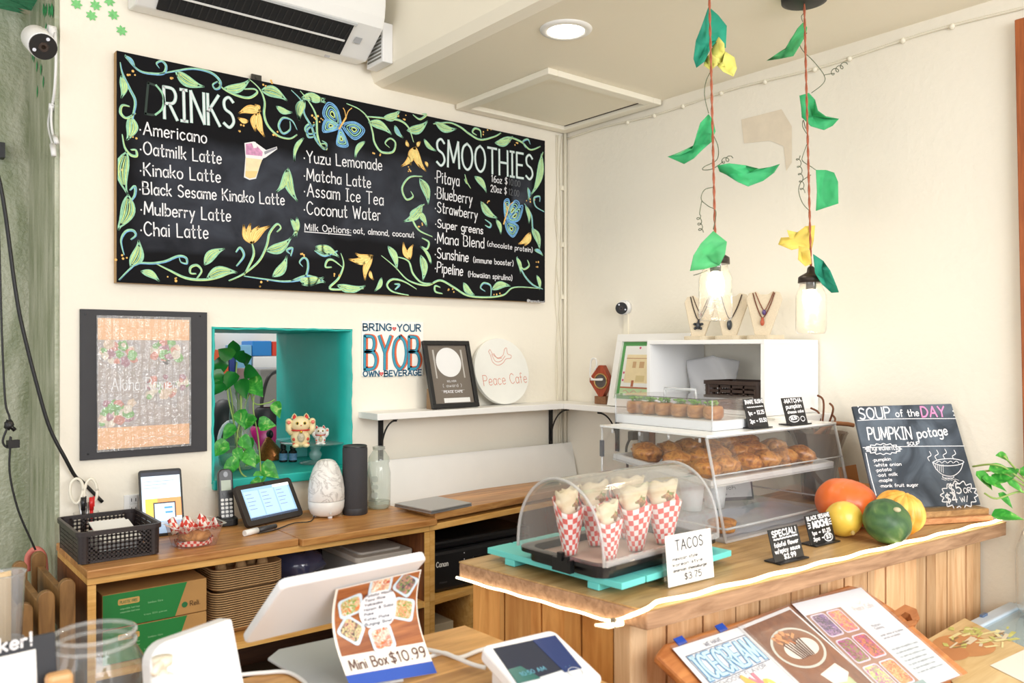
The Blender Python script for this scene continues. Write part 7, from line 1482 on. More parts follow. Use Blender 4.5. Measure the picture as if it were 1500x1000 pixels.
pendant('glass jar pendant lamp nearest the wide plain wall, hung with cloth leaves', U(1178, -8, z=SZ), (1188, 408), (1191, 490), d2, None,
 [(q([(690, 82), (706, 100), (700, 130), (680, 165), (655, 205), (610, 215), (558, 222), (580, 208), (622, 185), (648, 140), (670, 105)]), LGL, .02), (q([(678, 350), (712, 340), (735, 365), (745, 405), (780, 430), (822, 435), (800, 460), (768, 476), (720, 462), (686, 430), (684, 395)]), LG, .03), (q([(738, 622), (775, 622), (805, 632), (819, 665), (820, 745), (780, 758), (738, 772), (742, 700)]), LG, .025),
  (q([(735, 825), (730, 880), (722, 915), (690, 905), (650, 915), (600, 895), (610, 870), (640, 868), (632, 842), (670, 850), (700, 828)]), YEL, .03), (q([(675, 900), (715, 915), (722, 965), (700, 975), (672, 950)]), YEL, .02), (q([(728, 930), (765, 955), (790, 990), (815, 1050), (822, 1070), (795, 1072), (760, 1040), (735, 1000)]), LGD, .02)],
 [q([(690, 80), (685, 60), (698, 42), (702, 25)]), q([(705, 120), (680, 155), (690, 185), (730, 225), (768, 275), (765, 305), (722, 340)]), q([(768, 275), (780, 272)]+spiral(795, 268, 845, 235, 9, 3)), q([(700, 470), (692, 440), (690, 465), (712, 500)]), q([(712, 510), (690, 570), (690, 590), (720, 610), (745, 628)]), q([(720, 640), (685, 665), (675, 700), (690, 745), (718, 775)]), q(spiral(672, 570, 690, 705, 8, 5))])
# ================================================================ slanted menu board and chest freezer
fz = thing('chest_freezer', 'white chest freezer with a sliding glass lid below the slanted menu board', 'freezer', (-.6, -2.1, 0))
FZ = .80; FX0, FX1, FY0, FY1 = -.56, -.012, -2.42, -1.80
part(fz, 'body', MB().bb((FX0, FY0, 0), (FX1, FY1, FZ-.03)), mat((236, 238, 240), .35), bevel=.01)
FRB = mat((196, 210, 224), .3)
for r_ in ((FX0, FY0, FX1, FY0+.035), (FX0, FY1-.035, FX1, FY1), (FX0, FY0+.035, FX0+.035, FY1-.035), (FX1-.035, FY0+.035, FX1, FY1-.035)): part(fz, 'lid_frame', MB().bb((r_[0], r_[1], FZ-.03), (r_[2], r_[3], FZ)), FRB, bevel=.004)
part(fz, 'sliding_glass', MB().bb((FX0+.035, FY0+.035, FZ-.012), (FX1-.035, FY1-.035, FZ-.006)), clear((236, 246, 248), .12, 1.6)); part(fz, 'white_liner', MB().bb((FX0+.03, FY0+.03, FZ-.0299), (FX1-.03, FY1-.03, FZ-.028)), mat((238, 242, 244), .5))
for x in (-.47, -.215): part(fz, 'latch', MB().bb((x, FY1-.012, FZ), (x+.03, FY1-.004, FZ+.006)), mat((90, 110, 140), .4))
# printed sheet on the freezer lid
f_ = Frame((0, 0, FZ+.0075), (1, 0, 0), (0, 1, 0))
P = [f_.px(*p) for p in ((1345, 928), (1415, 898), (1600, 975), (1600, 1090), (1480, 1090))]
shp = thing('printed_sheet', 'wood toned printed sheet with vegetables lying on the freezer lid', 'print', f_.at(P[0][0], P[0][1]))
sx0_, sx1_, sy0_, sy1_ = P[0][0], -.10, -2.30, P[1][1]
b = MB(); b.poly(f_, [f_.px(*p) for p in ((1352, 940), (1413, 905), (1530, 962), (1530, 1060), (1440, 1060))], 0); part(shp, 'sheet', b, wood((198, 160, 100), (232, 206, 156), .3, 'X', 3, 8))
b = MB(); random.seed(4)
c = f_.px(1412, 945); b.disc(f_, c, .085, .0006, 0, 26, .06); c2 = f_.px(1395, 958); b.disc(f_, c2, .05, .0007, 2, 20, .03)
for k in range(46): cc = f_.px(random.uniform(1385, 1478), random.uniform(921, 950)); b.stroke(f_, [cc, (cc[0]+random.uniform(.01, .05), cc[1]+random.uniform(-.015, .015))], random.uniform(.004, .012), .0008+k*.00001, random.choice((1, 1, 3, 4, 5)))
c = f_.px(1490, 985); b.poly(f_, [f_.px(1450, 975), f_.px(1500, 952), f_.px(1560, 985), f_.px(1500, 1000)], .0012, 6)
part(shp, 'vegetable_print', b, [mat((206, 144, 92), .5, var=.1, scale=12), mat((206, 206, 120), .5, var=.2, scale=40), mat((196, 132, 84), .5), mat((236, 226, 170), .5), mat((150, 120, 80), .5), mat((226, 214, 190), .5), mat((240, 236, 228), .4)])
# slanted wooden board
vdn = V((0, -.876, -.482)); fm = Frame((-1.276, -1.690, .9335), (1, -.085, 0), -vdn)
mb0 = thing('menu_board', 'slanted wooden board with three laminated menu sheets below the service counter', 'menu board', fm.at(.3, -.35))
q0 = fm.px(966, 945); q1 = fm.px(1265, 858)
out = [fm.px(963, 952), fm.px(976, 936), fm.px(1090, 901), fm.px(1245, 851), fm.px(1266, 855), (q1[0]+.03, -.05), (q1[0]+.035, -.36), (q0[0]+.03, -.36), (q0[0]+.025, -.16), (q0[0]+.006, -.10)]
part(mb0, 'board', MB().fprism(fm, out, -.03, -.010), wood((168, 98, 52), (212, 142, 84), .4, 'X', 4, 9), bevel=.006)
ha, hb, hc = fm.px(1300, 912), fm.px(1348, 893), fm.px(1349, 907)
ho = [fm.px(*p) for p in ((1285, 912), (1305, 895), (1328, 881), (1345, 888), (1350, 902), (1340, 906), (1335, 895), (1328, 892), (1318, 900), (1322, 908), (1345, 903), (1345, 910), (1320, 918), (1300, 930))]
part(mb0, 'handle', MB().fprism(fm, ho, -.03, -.008), wood((150, 88, 48), (196, 128, 76), .4, 'X', 4, 9))
for px, py in ((1000, 931), (1060, 912)): 
    c = fm.px(px, py+4); part(mb0, 'blue_tape', MB().fprism(fm, [(c[0]-.012, c[1]-.008), (c[0]+.012, c[1]-.005), (c[0]+.012, c[1]+.012), (c[0]-.012, c[1]+.01)], -.009, -.007), mat((40, 84, 190), .5))
part(mb0, 'support_leg', MB().bb((-1.1, -1.88, 0), (-1.06, -1.85, .805)), wood((150, 88, 48), (196, 128, 76)))
LAM = clear((255, 255, 255), .06, 1.6, .12, .2, 12)
def sheet(name, label, pts, h):
    P = [fm.px(*p) for p in pts]; u0_ = P[0][0]; w_ = P[1][0]-P[0][0]; hh_ = .262
    f2 = Frame(fm.at(P[0][0], P[0][1]-hh_, h), fm.at(P[1][0], P[1][1])-fm.at(P[0][0], P[0][1]), fm.uy)
    t_ = thing(name, label, 'menu sheet', f2.at(w_/2, hh_/2))
    return t_, f2, w_, hh_
t_, f2, w_, hh_ = sheet('ice_cream_menu', 'laminated menu sheet with ICE CREAM drawn in blue block letters', ((990, 946), (1090, 914)), -.004)
b = MB(); b.rect(f2, 0, 0, w_, hh_, 0); part(t_, 'paper', b, mat((240, 242, 246), .5))
b = MB(); write(b, f2, 'WE HAVE', (w_*.38, hh_*.93), (w_*.62, hh_*.935), .008, .0009, h=.0012); 
b.stroke(f2, [(w_*.06, hh_*.905), (w_*.94, hh_*.92), (w_*.95, hh_*.67), (w_*.07, hh_*.65), (w_*.06, hh_*.905)], .0014, .0012, 0)
write(b, f2, 'CHOOSE FLAVOR', (w_*.16, hh_*.61), (w_*.85, hh_*.625), .008, .0009, h=.0012)
part(t_, 'pen_lines', b, mat((90, 96, 120), .7))
b = MB(); write(b, f2, 'ICECREAM', (w_*.09, hh_*.68), (w_*.92, hh_*.69), hh_*.20, .0105, m=1, h=.0014, sp=.16); write(b, f2, 'ICECREAM', (w_*.09, hh_*.68), (w_*.92, hh_*.69), hh_*.20, .0065, m=0, h=.0018, sp=.16); part(t_, 'block_lettering', b, [mat((196, 230, 244), .7), mat((58, 140, 196), .7)], label='pale blue block letters')
b = MB(); arc_ = [(w_*(.25+.55*k/5), hh_*(.40+.10*math.sin(k*.75))) for k in range(6)]
for k, ch in enumerate('FLAVOR'): write(b, f2, ch, (arc_[k][0], arc_[k][1]), (arc_[k][0]+.016, arc_[k][1]+.006), .03, .009, m=k % 3, h=.0014)
b.disc(f2, (w_*.7, hh_*.24), .03, .0014, 1, 18); b.disc(f2, (w_*.3, hh_*.22), .02, .0014, 2, 18)
part(t_, 'colour_lettering', b, [mat((236, 130, 150), .7), mat((244, 222, 110), .7), mat((244, 190, 90), .7)])
b = MB(); b.rect(f2, -.004, -.004, w_+.004, hh_+.004, .0035); part(t_, 'lamination', b, LAM)
t_, f2, w_, hh_ = sheet('sundae_poster', 'laminated photograph of an ice cream sundae in a glass bowl', ((1092, 913), (1164, 884)), -.003)
w_ = fm.px(1166, 884)[0]-fm.px(1092, 913)[0]
b = MB(); b.rect(f2, 0, 0, w_, hh_, 0, 0); b.rect(f2, .006, .006, w_-.006, hh_-.008, .0006, 1); part(t_, 'paper', b, [mat((238, 238, 240), .5), wood((112, 66, 40), (156, 100, 62), .5, 'Y', 5, 8)])
b = MB(); cx_, cy_ = w_*.5, hh_*.66
b.disc(f2, (cx_, cy_), w_*.40, .0012, 0, 36, hh_*.19); b.disc(f2, (cx_, cy_), w_*.365, .0014, 1, 36, hh_*.17); b.disc(f2, (cx_*1.25, cy_*.97), w_*.18, .0016, 2, 24, hh_*.08); b.disc(f2, (cx_*.85, cy_*.98), w_*.17, .0016, 2, 24, hh_*.08)
for k in range(7): b.stroke(f2, [(cx_*(.66+.1*k), cy_*1.1), (cx_*(.8+.07*k), cy_*.86)], .0045, .0019+.00003*k, 3)
random.seed(6)
for k in range(26): p = (cx_*random.uniform(.55, 1.1), cy_*random.uniform(1.1, 1.24)); b.stroke(f2, [p, (p[0]+random.uniform(-.012, .012), p[1]+random.uniform(-.008, .008))], .006, .0022+.00002*k, 4 if k % 3 else 5)
b.poly(f2, [(cx_*.8, cy_*.62), (cx_*1.5, cy_*.66), (cx_*1.6, cy_*.5), (cx_*1.3, cy_*.42), (cx_*.9, cy_*.46)], .0013, 2); b.poly(f2, [(cx_*.7, cy_*.42), (cx_*1.5, cy_*.46), (cx_*1.5, cy_*.1), (cx_*.9, cy_*.06)], .0012, 6)
part(t_, 'sundae_print', b, [mat((214, 216, 206), .4), mat((150, 98, 62), .5), mat((240, 234, 222), .5), mat((92, 52, 32), .5), mat((222, 158, 100), .6), mat((180, 108, 62), .6), mat((196, 208, 160), .5, var=.2, scale=40)])
b = MB(); b.rect(f2, -.004, -.004, w_+.004, hh_+.004, .0035); part(t_, 'lamination', b, LAM)
t_, f2, w_, hh_ = sheet('platter_menu', 'laminated menu sheet with six colourful food boxes beside pale text', ((1158, 884), (1258, 860)), -.002)
w_ = fm.px(1258, 860)[0]-fm.px(1158, 886)[0]
b = MB(); b.rect(f2, 0, 0, w_, hh_, 0, 0); b.rect(f2, w_*.5, .0, w_, hh_*.42, .0006, 1); b.rect(f2, .004, hh_*.03, w_*.5, hh_*.86, .0006, 2); b.rect(f2, w_*.3, 0, w_*.55, hh_*.07, .0008, 3); part(t_, 'paper', b, [mat((240, 242, 248), .45), mat((226, 234, 240), .45), mat((176, 128, 104), .5, var=.12, scale=20), mat((150, 176, 176), .5)])
FOODS = [mottled(((120, 84, 150), (90, 80, 90), (190, 150, 190), (226, 216, 226)), 130, .5), mottled(((236, 140, 80), (214, 90, 150), (244, 190, 130), (190, 90, 60)), 130, .5), mottled(((190, 70, 150), (120, 96, 60), (150, 160, 80), (226, 200, 210)), 130, .5), mottled(((226, 140, 70), (190, 70, 140), (130, 90, 70), (240, 200, 140)), 130, .5), mottled(((170, 196, 110), (226, 226, 150), (190, 90, 170), (110, 170, 190)), 130, .5), mottled(((226, 150, 80), (206, 90, 60), (240, 190, 130), (180, 60, 120)), 130, .5)]
for k in range(6):
    cu_, cv_ = w_*(.14+.22*(k % 2)), hh_*(.73-.27*(k//2)); bw_, bh_ = w_*.20, hh_*.24
    b = MB(); b.poly(f2, [(a+cu_, b_+cv_) for a, b_ in rrect(bw_, bh_, .008, 3)], .0014, 0); b.poly(f2, [(a+cu_, b_+cv_) for a, b_ in rrect(bw_-.007, bh_-.007, .006, 3)], .0018, 1); part(t_, 'food_box_print', b, [mat((226, 214, 232), .5), FOODS[k]])
b = MB(); write(b, f2, 'Peace Cafe', (w_*.62, hh_*.78), (w_*.9, hh_*.78), .013, .0012, h=.0014); b.stroke(f2, [(w_*.72, hh_*.86), (w_*.76, hh_*.84), (w_*.8, hh_*.87)], .0012, .0014); part(t_, 'pale_lettering', b, mat((222, 206, 200), .6))
b = MB(); random.seed(2)
for k, s_ in enumerate(('Platters', 'Catering')): write(b, f2, s_, (w_*.62, hh_*(.60-.03*k)), (w_*.74, hh_*(.60-.03*k)), .006, .0009, h=.0014)
write(b, f2, 'order online or by phone', (w_*.6, hh_*.50), (w_*.93, hh_*.50), .005, .0009, h=.0014); write(b, f2, 'serves six people', (w_*.6, hh_*.47), (w_*.84, hh_*.47), .005, .0009, h=.0014)
for k in range(7): write(b, f2, 'rice, greens and vegetables in season', (w_*.56, hh_*(.36-.04*k)), (w_*(.94-.05*(k % 2)), hh_*(.36-.04*k)), .005, .0007, h=.0014)
part(t_, 'text_lines', b, mat((150, 156, 166), .6))
b = MB(); b.rect(f2, -.004, -.004, w_+.004, hh_+.004, .0035); part(t_, 'lamination', b, LAM)
# pothos standing by the wall past the counter end
c = V((-.075, -1.90, FZ+.001)); t_ = thing('glass_bottle', 'clear glass bottle holding pothos cuttings beyond the counter end', 'bottle', c)
part(t_, 'glass', MB().lathe([(0, .003), (.05, .003), (.058, .02), (.06, .16), (.045, .21), (.03, .24), (.032, .27)], 30), clear((244, 248, 246), .16, 2), w=False); part(t_, 'rim', MB().lathe([(.03, .268), (.034, .272), (.03, .276)], 24), clear((250, 250, 250), .4, 2), w=False)
pp = thing('pothos_cutting', 'light green pothos cutting trailing beside the soup chalkboard', 'plant', c+V((0, 0, .2)))
Pd = lambda px, py, d=2.12: U(px, py, d=d)
st_ = c+V((0, 0, .24)); top_ = c+V((0, 0, .30))
for L in ([st_, top_, Pd(1480, 690, 2.1), Pd(1455, 680, 2.1), Pd(1425, 683, 2.16)], [st_, top_, Pd(1490, 705), Pd(1465, 690), Pd(1440, 690)], [st_, top_, Pd(1495, 720, 2.08), Pd(1460, 730, 2.08), Pd(1442, 722, 2.1)], [st_, top_, Pd(1478, 676), Pd(1470, 668)]): part(pp, 'vine', MB().tube(catmull(L, 5), .0026, 6), VINE)
for px, py, dx, dz, L, w_ in ((1478, 674, -.9, .5, .062, .045), (1448, 688, .9, .1, .07, .05), (1430, 690, .3, -.4, .06, .045), (1470, 700, .5, .6, .06, .045), (1438, 700, .8, -.3, .07, .04), (1475, 705, .7, -.4, .05, .035), (1452, 755, .7, .1, .085, .05), (1462, 722, .6, -.6, .05, .035), (1495, 695, .5, .4, .06, .04), (1452, 705, .9, .4, .065, .045)):
    b = MB(); leafmesh(b, Pd(px, py, 2.08+random.uniform(0, .06)), RGT*dx+V((0, 0, dz))-FWD*.3, L*.85, w_*.8, .2, 0, up=-FWD*.6+V((0, 0, .8))); part(pp, 'leaf', b, POTHOS)
# ================================================================ order table in front
TZ0 = .93
tb = thing('order_table', 'wooden order table in front with the payment tablet on it', 'table', (-2.0, -1.8, 0))
part(tb, 'table_top', MB().prism([(-2.75, -2.4), (-1.46, -2.4), (-1.509, -1.336), (-2.75, -1.285)], TZ0-.03, TZ0), wood((172, 122, 66), (214, 166, 104), .4, 'X', 4, 8, planks=('Y', .14)), bevel=.003)
part(tb, 'side_board', MB().bb((-1.56, -2.36, 0), (-1.535, -1.37, TZ0-.03)), OAKL)
part(tb, 'back_board', MB().bb((-2.70, -1.335, .0), (-1.56, -1.318, .40)), OAKD)
# payment tablet on a stand, seen from behind
dT = 1.25; TL = U(410, 848, d=dT); ed = V((1, .03, 0)); uy_ = (V((0, -.168, .146))).normalized(); fq = Frame(TL, ed, uy_)
wq = fq.px(613, 819)[0]; hq = -fq.px(357, 932)[1]
pos = thing('payment_tablet', 'white payment tablet on a stand seen from behind, flyer taped on', 'payment terminal', fq.at(wq/2, -hq))
pos.location.z = TZ0
part(pos, 'housing', MB().fprism(fq, [(a+wq/2, b_-hq/2) for a, b_ in rrect(wq, hq, .012, 4)], -.002, .014), mat((238, 240, 244), .3), bevel=.004)
part(pos, 'screen_glass', MB().fprism(fq, [(a+wq/2, b_-hq/2) for a, b_ in rrect(wq-.02, hq-.02, .008, 3)], -.004, -.002), mat((20, 20, 24), .1))
bc_ = U(450, 968, z=TZ0+.001); NCk = fq.at(wq*.8, -hq*.75, .008)
part(pos, 'stand_neck', MB().prism([(NCk.x-.04, NCk.y-.004), (NCk.x+.04, NCk.y-.004), (NCk.x+.04, NCk.y+.012), (NCk.x-.04, NCk.y+.012)], TZ0+.006, NCk.z), PLASTIC)
fbp = Frame((0, 0, TZ0+.001), (1, 0, 0), (0, 1, 0)); PB = [fbp.px(*p) for p in ((392, 968), (408, 955), (490, 938), (560, 1000), (440, 1010))]
part(pos, 'stand_foot', MB().prism([(PB[0][0], PB[0][1]), (PB[4][0]+.02, PB[4][1]-.05), (PB[3][0]+.03, PB[3][1]-.02), (PB[2][0]+.03, PB[2][1]-.0), (PB[1][0], PB[1][1])], TZ0+.001, TZ0+.007), mat((176, 178, 180), .35), bevel=.002)
# curved flyer hanging from it
class Sheet:
    def __init__(s, a, b_, c_, d_, bulge): s.a, s.b, s.c, s.d, s.k = a, b_, c_, d_, bulge; s.w = (b_-a).length; s.h = (c_-a).length
    def at(s, u, v, h=0):
        u /= s.w; v = 1-v/s.h; top = s.a.lerp(s.b, u); bot = s.c.lerp(s.d, u); p = top.lerp(bot, v)
        return p+V((0, 1, 0))*(s.k*math.sin(PI*v)*(1-.0*u))+V((-.35, -.9, .25)).normalized()*h
a_ = fq.px(487, 849); b__ = fq.px(612, 821)
FA, FB = fq.at(a_[0], a_[1], .017), fq.at(b__[0], b__[1], .017); tA = (FA-CAM).dot(FWD); tB = (FB-CAM).dot(FWD)
FC, FD = U(513, 1006, d=tA-.01), U(640, 985, d=tB-.012)
S = Sheet(FA, FB, FC, FD, .035); SWd, SHt = S.w, S.h
fl = thing('mini_box_flyer', 'curved Mini Box flyer hanging from the payment tablet', 'flyer', (FC+FD)/2)
def region(u0_, v0_, u1_, v1_, h, nu=8, nv=16): return MB().grid(lambda u, v: S.at(SWd*(u0_+(u1_-u0_)*u), SHt*(v0_+(v1_-v0_)*v), h), nu, nv)
part(fl, 'paper', region(0, 0, 1, 1, 0), mat((244, 238, 228), .5)); part(fl, 'wood_print', region(.03, .26, .985, .985, .0012), wood((132, 70, 34), (188, 118, 66), .5, 'X', 5, 14)); part(fl, 'blue_band', region(0, 0, 1, .095, .0012), mat((44, 84, 180), .5))
TR_ = mat((206, 224, 238), .5)
FD6 = [mottled(((226, 120, 60), (120, 160, 70), (236, 226, 200), (150, 60, 90)), 150, .5), mottled(((226, 200, 150), (196, 90, 70), (240, 236, 226), (150, 100, 120)), 150, .5), mottled(((90, 70, 90), (196, 140, 130), (120, 160, 80), (226, 206, 200)), 150, .5), mottled(((226, 150, 110), (130, 160, 80), (236, 226, 190), (120, 70, 120)), 150, .5), mottled(((206, 150, 140), (226, 110, 60), (236, 226, 206), (90, 130, 60)), 150, .5), mottled(((196, 140, 130), (60, 56, 50), (214, 206, 150), (110, 150, 70)), 150, .5)]
for k, (cu_, cv_, rot) in enumerate(((.2, .75, .2), (.52, .93, 0), (.83, .87, -.6), (.82, .60, -.3), (.52, .36, .08), (.2, .49, -.65))):
    R2 = Matrix.Rotation(rot, 2)
    mk_ = lambda w_, h_: [tuple(R2 @ V((a, b_))) for a, b_ in rrect(w_, h_, .007, 3)]
    b = MB(); cl = lambda p: (min(max(p[0]+SWd*cu_, SWd*.03), SWd*.985), min(p[1]+SHt*cv_, SHt*.985))
    b.poly(S, [cl(p) for p in mk_(SWd*.27, SHt*.23)], .0022, 0); b.poly(S, [cl(p) for p in mk_(SWd*.21, SHt*.18)], .003, 1); part(fl, 'food_box_print', b, [TR_, FD6[k]])
b = MB(); b.poly(S, [(SWd*.52+SWd*.22*math.cos(a)*(abs(math.cos(a))**-.4 if abs(math.cos(a)) > .3 else 1.5), SHt*.66+SHt*.20*math.sin(a)) for a in [2*PI*k/28 for k in range(28)]], .0036); part(fl, 'list_paper', b, mat((240, 242, 246), .5))
b = MB()
for k, s_ in enumerate(('Potato Mochi', 'Taco Rice', 'Yakisoba', 'Hoisin & Soba', 'Poke', 'Katsu Plate', 'Bulgogi Bowl')): write(b, S, s_, (SWd*.36, SHt*(.81-.052*k)), (SWd*(.36+.026*len(s_)), SHt*(.815-.052*k)), SHt*.028, .0009, h=.0046)
part(fl, 'handwriting', b, mat((80, 84, 100), .7))
b = MB(); write(b, S, 'Mini Box', (SWd*.08, SHt*.13), (SWd*.5, SHt*.135), SHt*.085, .0019, h=.0022); write(b, S, '$10.99', (SWd*.54, SHt*.135), (SWd*.96, SHt*.14), SHt*.085, .0019, h=.0022); part(fl, 'price_lettering', b, mat((92, 58, 48), .6))
# white plastic stand back, pump bottle, tip jar, sticker sign
fr_ = Frame(U(225, 1010, d=1.13), (1, 0, 0), (0, .22, 1)); c0_ = fr_.px(222, 1010); c1__ = fr_.px(340, 905); c2__ = fr_.px(358, 1000)
zb_ = -(fr_.O.z-TZ0-.001)/fr_.uy.z
wst = thing('white_display_stand', 'plain white plastic stand seen from behind, near the tip jar', 'stand', fr_.at(c1__[0]/2, zb_))
o_ = [(c0_[0], zb_), (c2__[0], zb_), (c2__[0], c2__[1]), (c1__[0], c1__[1])]+[(c0_[0]+.03*(1-math.sin(a)), c1__[1]-.012-.03*(1-math.cos(a))) for a in [PI/2*k/6 for k in range(7)]]
part(wst, 'shell', MB().fprism(fr_, o_, -.045, 0), mat((240, 241, 244), .3), bevel=.004); part(wst, 'base_lip', MB().fprism(fr_, [(c0_[0], zb_), (c2__[0], zb_), (c2__[0], zb_+.01), (c0_[0], zb_+.01)], 0, .02), PLASTIC)
c = U(238, 1000, d=1.06); c = V((c.x, c.y, TZ0+.001)); t_ = thing('pump_bottle', 'white pump bottle in front of the white plastic stand', 'pump bottle', c); zt_ = U(238, 962, d=1.06).z-c.z
part(t_, 'bottle', MB().lathe([(0, 0), (.027, 0), (.029, .005), (.029, zt_-.055), (.022, zt_-.04), (.013, zt_-.034), (.013, zt_-.026), (0, zt_-.026)], 28), mat((240, 240, 240), .3), w=False)
part(t_, 'pump_head', MB().lathe([(.006, zt_-.026), (.006, zt_-.012), (.012, zt_-.010), (.013, zt_), (0, zt_+.001)], 20).tube([(0, 0, zt_-.005), (-.012, -.018, zt_-.005), (-.018, -.026, zt_-.010)], [.006, .005, .004], 8), mat((236, 226, 206), .35), w=False)
part(t_, 'collar', MB().lathe([(.0145, zt_-.036), (.0145, zt_-.024), (.006, zt_-.022)], 20), WHITE, w=False)
dJ = 1.2; c = U(138, 925, d=dJ); zr = c.z; R_ = .056; c = V((c.x, c.y, TZ0+.001)); H = zr-c.z
j_ = thing('tip_jar', 'big clear wide-mouthed jar with paper inside, in front of the green boxes', 'jar', c)
part(j_, 'glass', MB().lathe([(0, .003), (.058, .003), (.066, .012), (.068, .05), (.066, H-.045), (.056, H-.026), (.053, H-.018), (.053, H)], 44), clear((246, 248, 248), .07, 1.9), w=False)
for zz in (H-.001, H-.016): part(j_, 'rim_thread', MB().lathe([(.0535, zz-.004), (.0575, zz-.002), (.0575, zz+.001), (.0535, zz+.003)], 44), clear((246, 246, 246), .22, 2), w=False)
part(j_, 'base_glass', MB().lathe([(0, .004), (.06, .004), (.064, .014), (0, .01)], 30), clear((230, 240, 238), .2, 1.6), w=False)
random.seed(9)
for k, (dx, dy, z_, s_, col, lab) in enumerate(((0, .01, .045, .028, (236, 236, 232), 'crumpled white receipt at the top of the tip jar'), (-.022, -.01, .026, .023, (176, 190, 150), 'crumpled greenish note in the tip jar'), (.024, -.012, .024, .022, (226, 222, 206), 'folded cream paper low in the tip jar'))):
    solo('crumpled_note', MB().ball(c+V((dx, dy, z_)), (s_, s_*.8, .022), 14, 9, fn=lambda d: 1+.22*math.sin(7*d.x+5*d.y)*math.cos(8*d.z+3*d.x)), mat(col, .7), lab, 'note')
fg = Frame(U(85, 1004, d=1.12), (1, .1, 0), (0, .15, 1)); top_ = fg.px(77, 926)[1]; zb_ = -(fg.O.z-TZ0-.001)/fg.uy.z
sg = thing('sticker_sign', 'dark chalk sign with a white round sticker sheet beside the tip jar', 'sign', fg.at(-.08, zb_))
part(sg, 'board', MB().fprism(fg, [(-.20, zb_), (0, zb_), (0, top_), (-.20, top_)], -.008, 0), mat((52, 54, 60), .7), bevel=.002)
b = MB(); a = fg.px(47, 944); write(b, fg, 'Sticker!', (a[0]-.082, a[1]), a, .0165, .0032, h=.001); part(sg, 'chalk_lettering', b, CHW)
s0, s1 = fg.px(57, 1000), fg.px(52, 950); b = MB(); b.rect(fg, s1[0]-.075, zb_+.02, s1[0], s1[1], .001, 0); part(sg, 'sticker_sheet', b, WHITE)
b = MB(); cc = (s1[0]-.036, s1[1]-.036); b.stroke(fg, [(cc[0]+.031*math.cos(a), cc[1]+.031*math.sin(a)) for a in [2*PI*k/36 for k in range(37)]], .0009, .0016); b.stroke(fg, [(cc[0]-.03, cc[1]-.006), (cc[0]+.03, cc[1]-.006)], .0007, .0016); part(sg, 'sticker_outline', b, mat((196, 206, 216), .5))
b = MB(); b.box(U(84, 992, d=1.08)+V((0, 0, -.03)), (.045, .02, .09), rz=.2); qz = min(p.z for p in b.v); b.v = [V((p.x, p.y, max(p.z, TZ0+.001) if p.z < qz+.01 else p.z)) if False else p+V((0, 0, 0)) for p in b.v]
cB = U(84, 985, d=1.1); solo('wooden_block', MB().bb((cB.x-.014, cB.y-.012, TZ0+.001), (cB.x+.018, cB.y+.012, cB.z)), wood((196, 140, 84), (226, 180, 128)), 'small wooden block stand between the sticker sign and tip jar', 'block', bevel=.006)
# cup of wooden sticks at the edge
c = U(6, 900, d=1.42); c = V((c.x, c.y, TZ0+.001)); zt_ = U(12, 838, d=1.42).z-c.z
t_ = thing('clear_cup', 'clear plastic cup holding wooden sticks at the order table end', 'cup', c); part(t_, 'cup', MB().lathe([(0, .003), (.024, .003), (.032, zt_-.004), (.034, zt_), (.031, zt_-.003)], 28), clear((236, 238, 240), .2, 1.8), w=False); part(t_, 'white_label', MB().lathe([(.0262, .02), (.0302, .06)], 28), clear((240, 240, 242), .6, 1), w=False)
for k, (dx, dy) in enumerate(((-.008, -.012), (-.014, .004), (.002, .0))): solo('wooden_stick', MB().box(c+V((dx, dy, .006+.085)), (.018, .0025, .17), rz=.2*k), wood((224, 192, 146), (240, 216, 178), axis='Z'), ['pale wooden stick in front in the clear cup', 'pale wooden stick at the back of the clear cup', 'pale wooden stick in the middle of the clear cup'][k], 'stick')
# customer card reader with a dark screen
P1, P2, P3 = U(703, 946, z=1.005), U(810, 921, z=1.005), U(882, 988, z=.968)
ex = (P2-P1).normalized(); fd = Frame(P1, ex, -(P3-P2)); dw = (P2-P1).length; dl = .145
rd = thing('card_reader', 'white customer display with a dark blue screen on the order table', 'card reader', (fd.at(dw/2, -dl/2).x, fd.at(dw/2, -dl/2).y, TZ0+.001))
part(rd, 'top_shell', MB().fprism(fd, [(a+dw/2, b_-dl/2) for a, b_ in rrect(dw, dl, .014, 5)], -.022, 0), mat((238, 240, 242), .3), bevel=.004)
part(rd, 'base', MB().prism([tuple(fd.at(x, y, -.02)[:2]) for x, y in ((.015, -.02), (dw-.015, -.02), (dw-.015, -dl+.03), (.015, -dl+.03))], TZ0+.001, .962), PLASTIC)
sA, sB, sC, sD = fd.px(722, 950), fd.px(813, 931), fd.px(847, 974), fd.px(758, 1002)
b = MB(); b.poly(fd, [sD, sC, sB, sA], .0008, 0); part(rd, 'screen', b, mat((40, 46, 62), .08, emit=.25))
b = MB(); mx = lambda u, v: (sA[0]+(sB[0]-sA[0])*u+(sD[0]-sA[0])*v, sA[1]+(sB[1]-sA[1])*u+(sD[1]-sA[1])*v)
b.poly(fd, [mx(.62, 0), mx(.72, 1), mx(1, 1), mx(1, 0)], .0014, 0); b.poly(fd, [mx(0, 1), mx(.35, 1), mx(.2, .6), mx(0, .62)], .0014, 1); part(rd, 'wallpaper', b, [screen_mat((20, 44, 96), .3), screen_mat((20, 90, 84), .3)])
b = MB(); write(b, fd, '10:50 AM', mx(.12, .86), mx(.5, .84), .009, .0013, h=.002); write(b, fd, '* *', mx(.78, .9), mx(.86, .9), .006, .0012, h=.002); part(rd, 'clock_digits', b, screen_mat((90, 150, 170), .4))
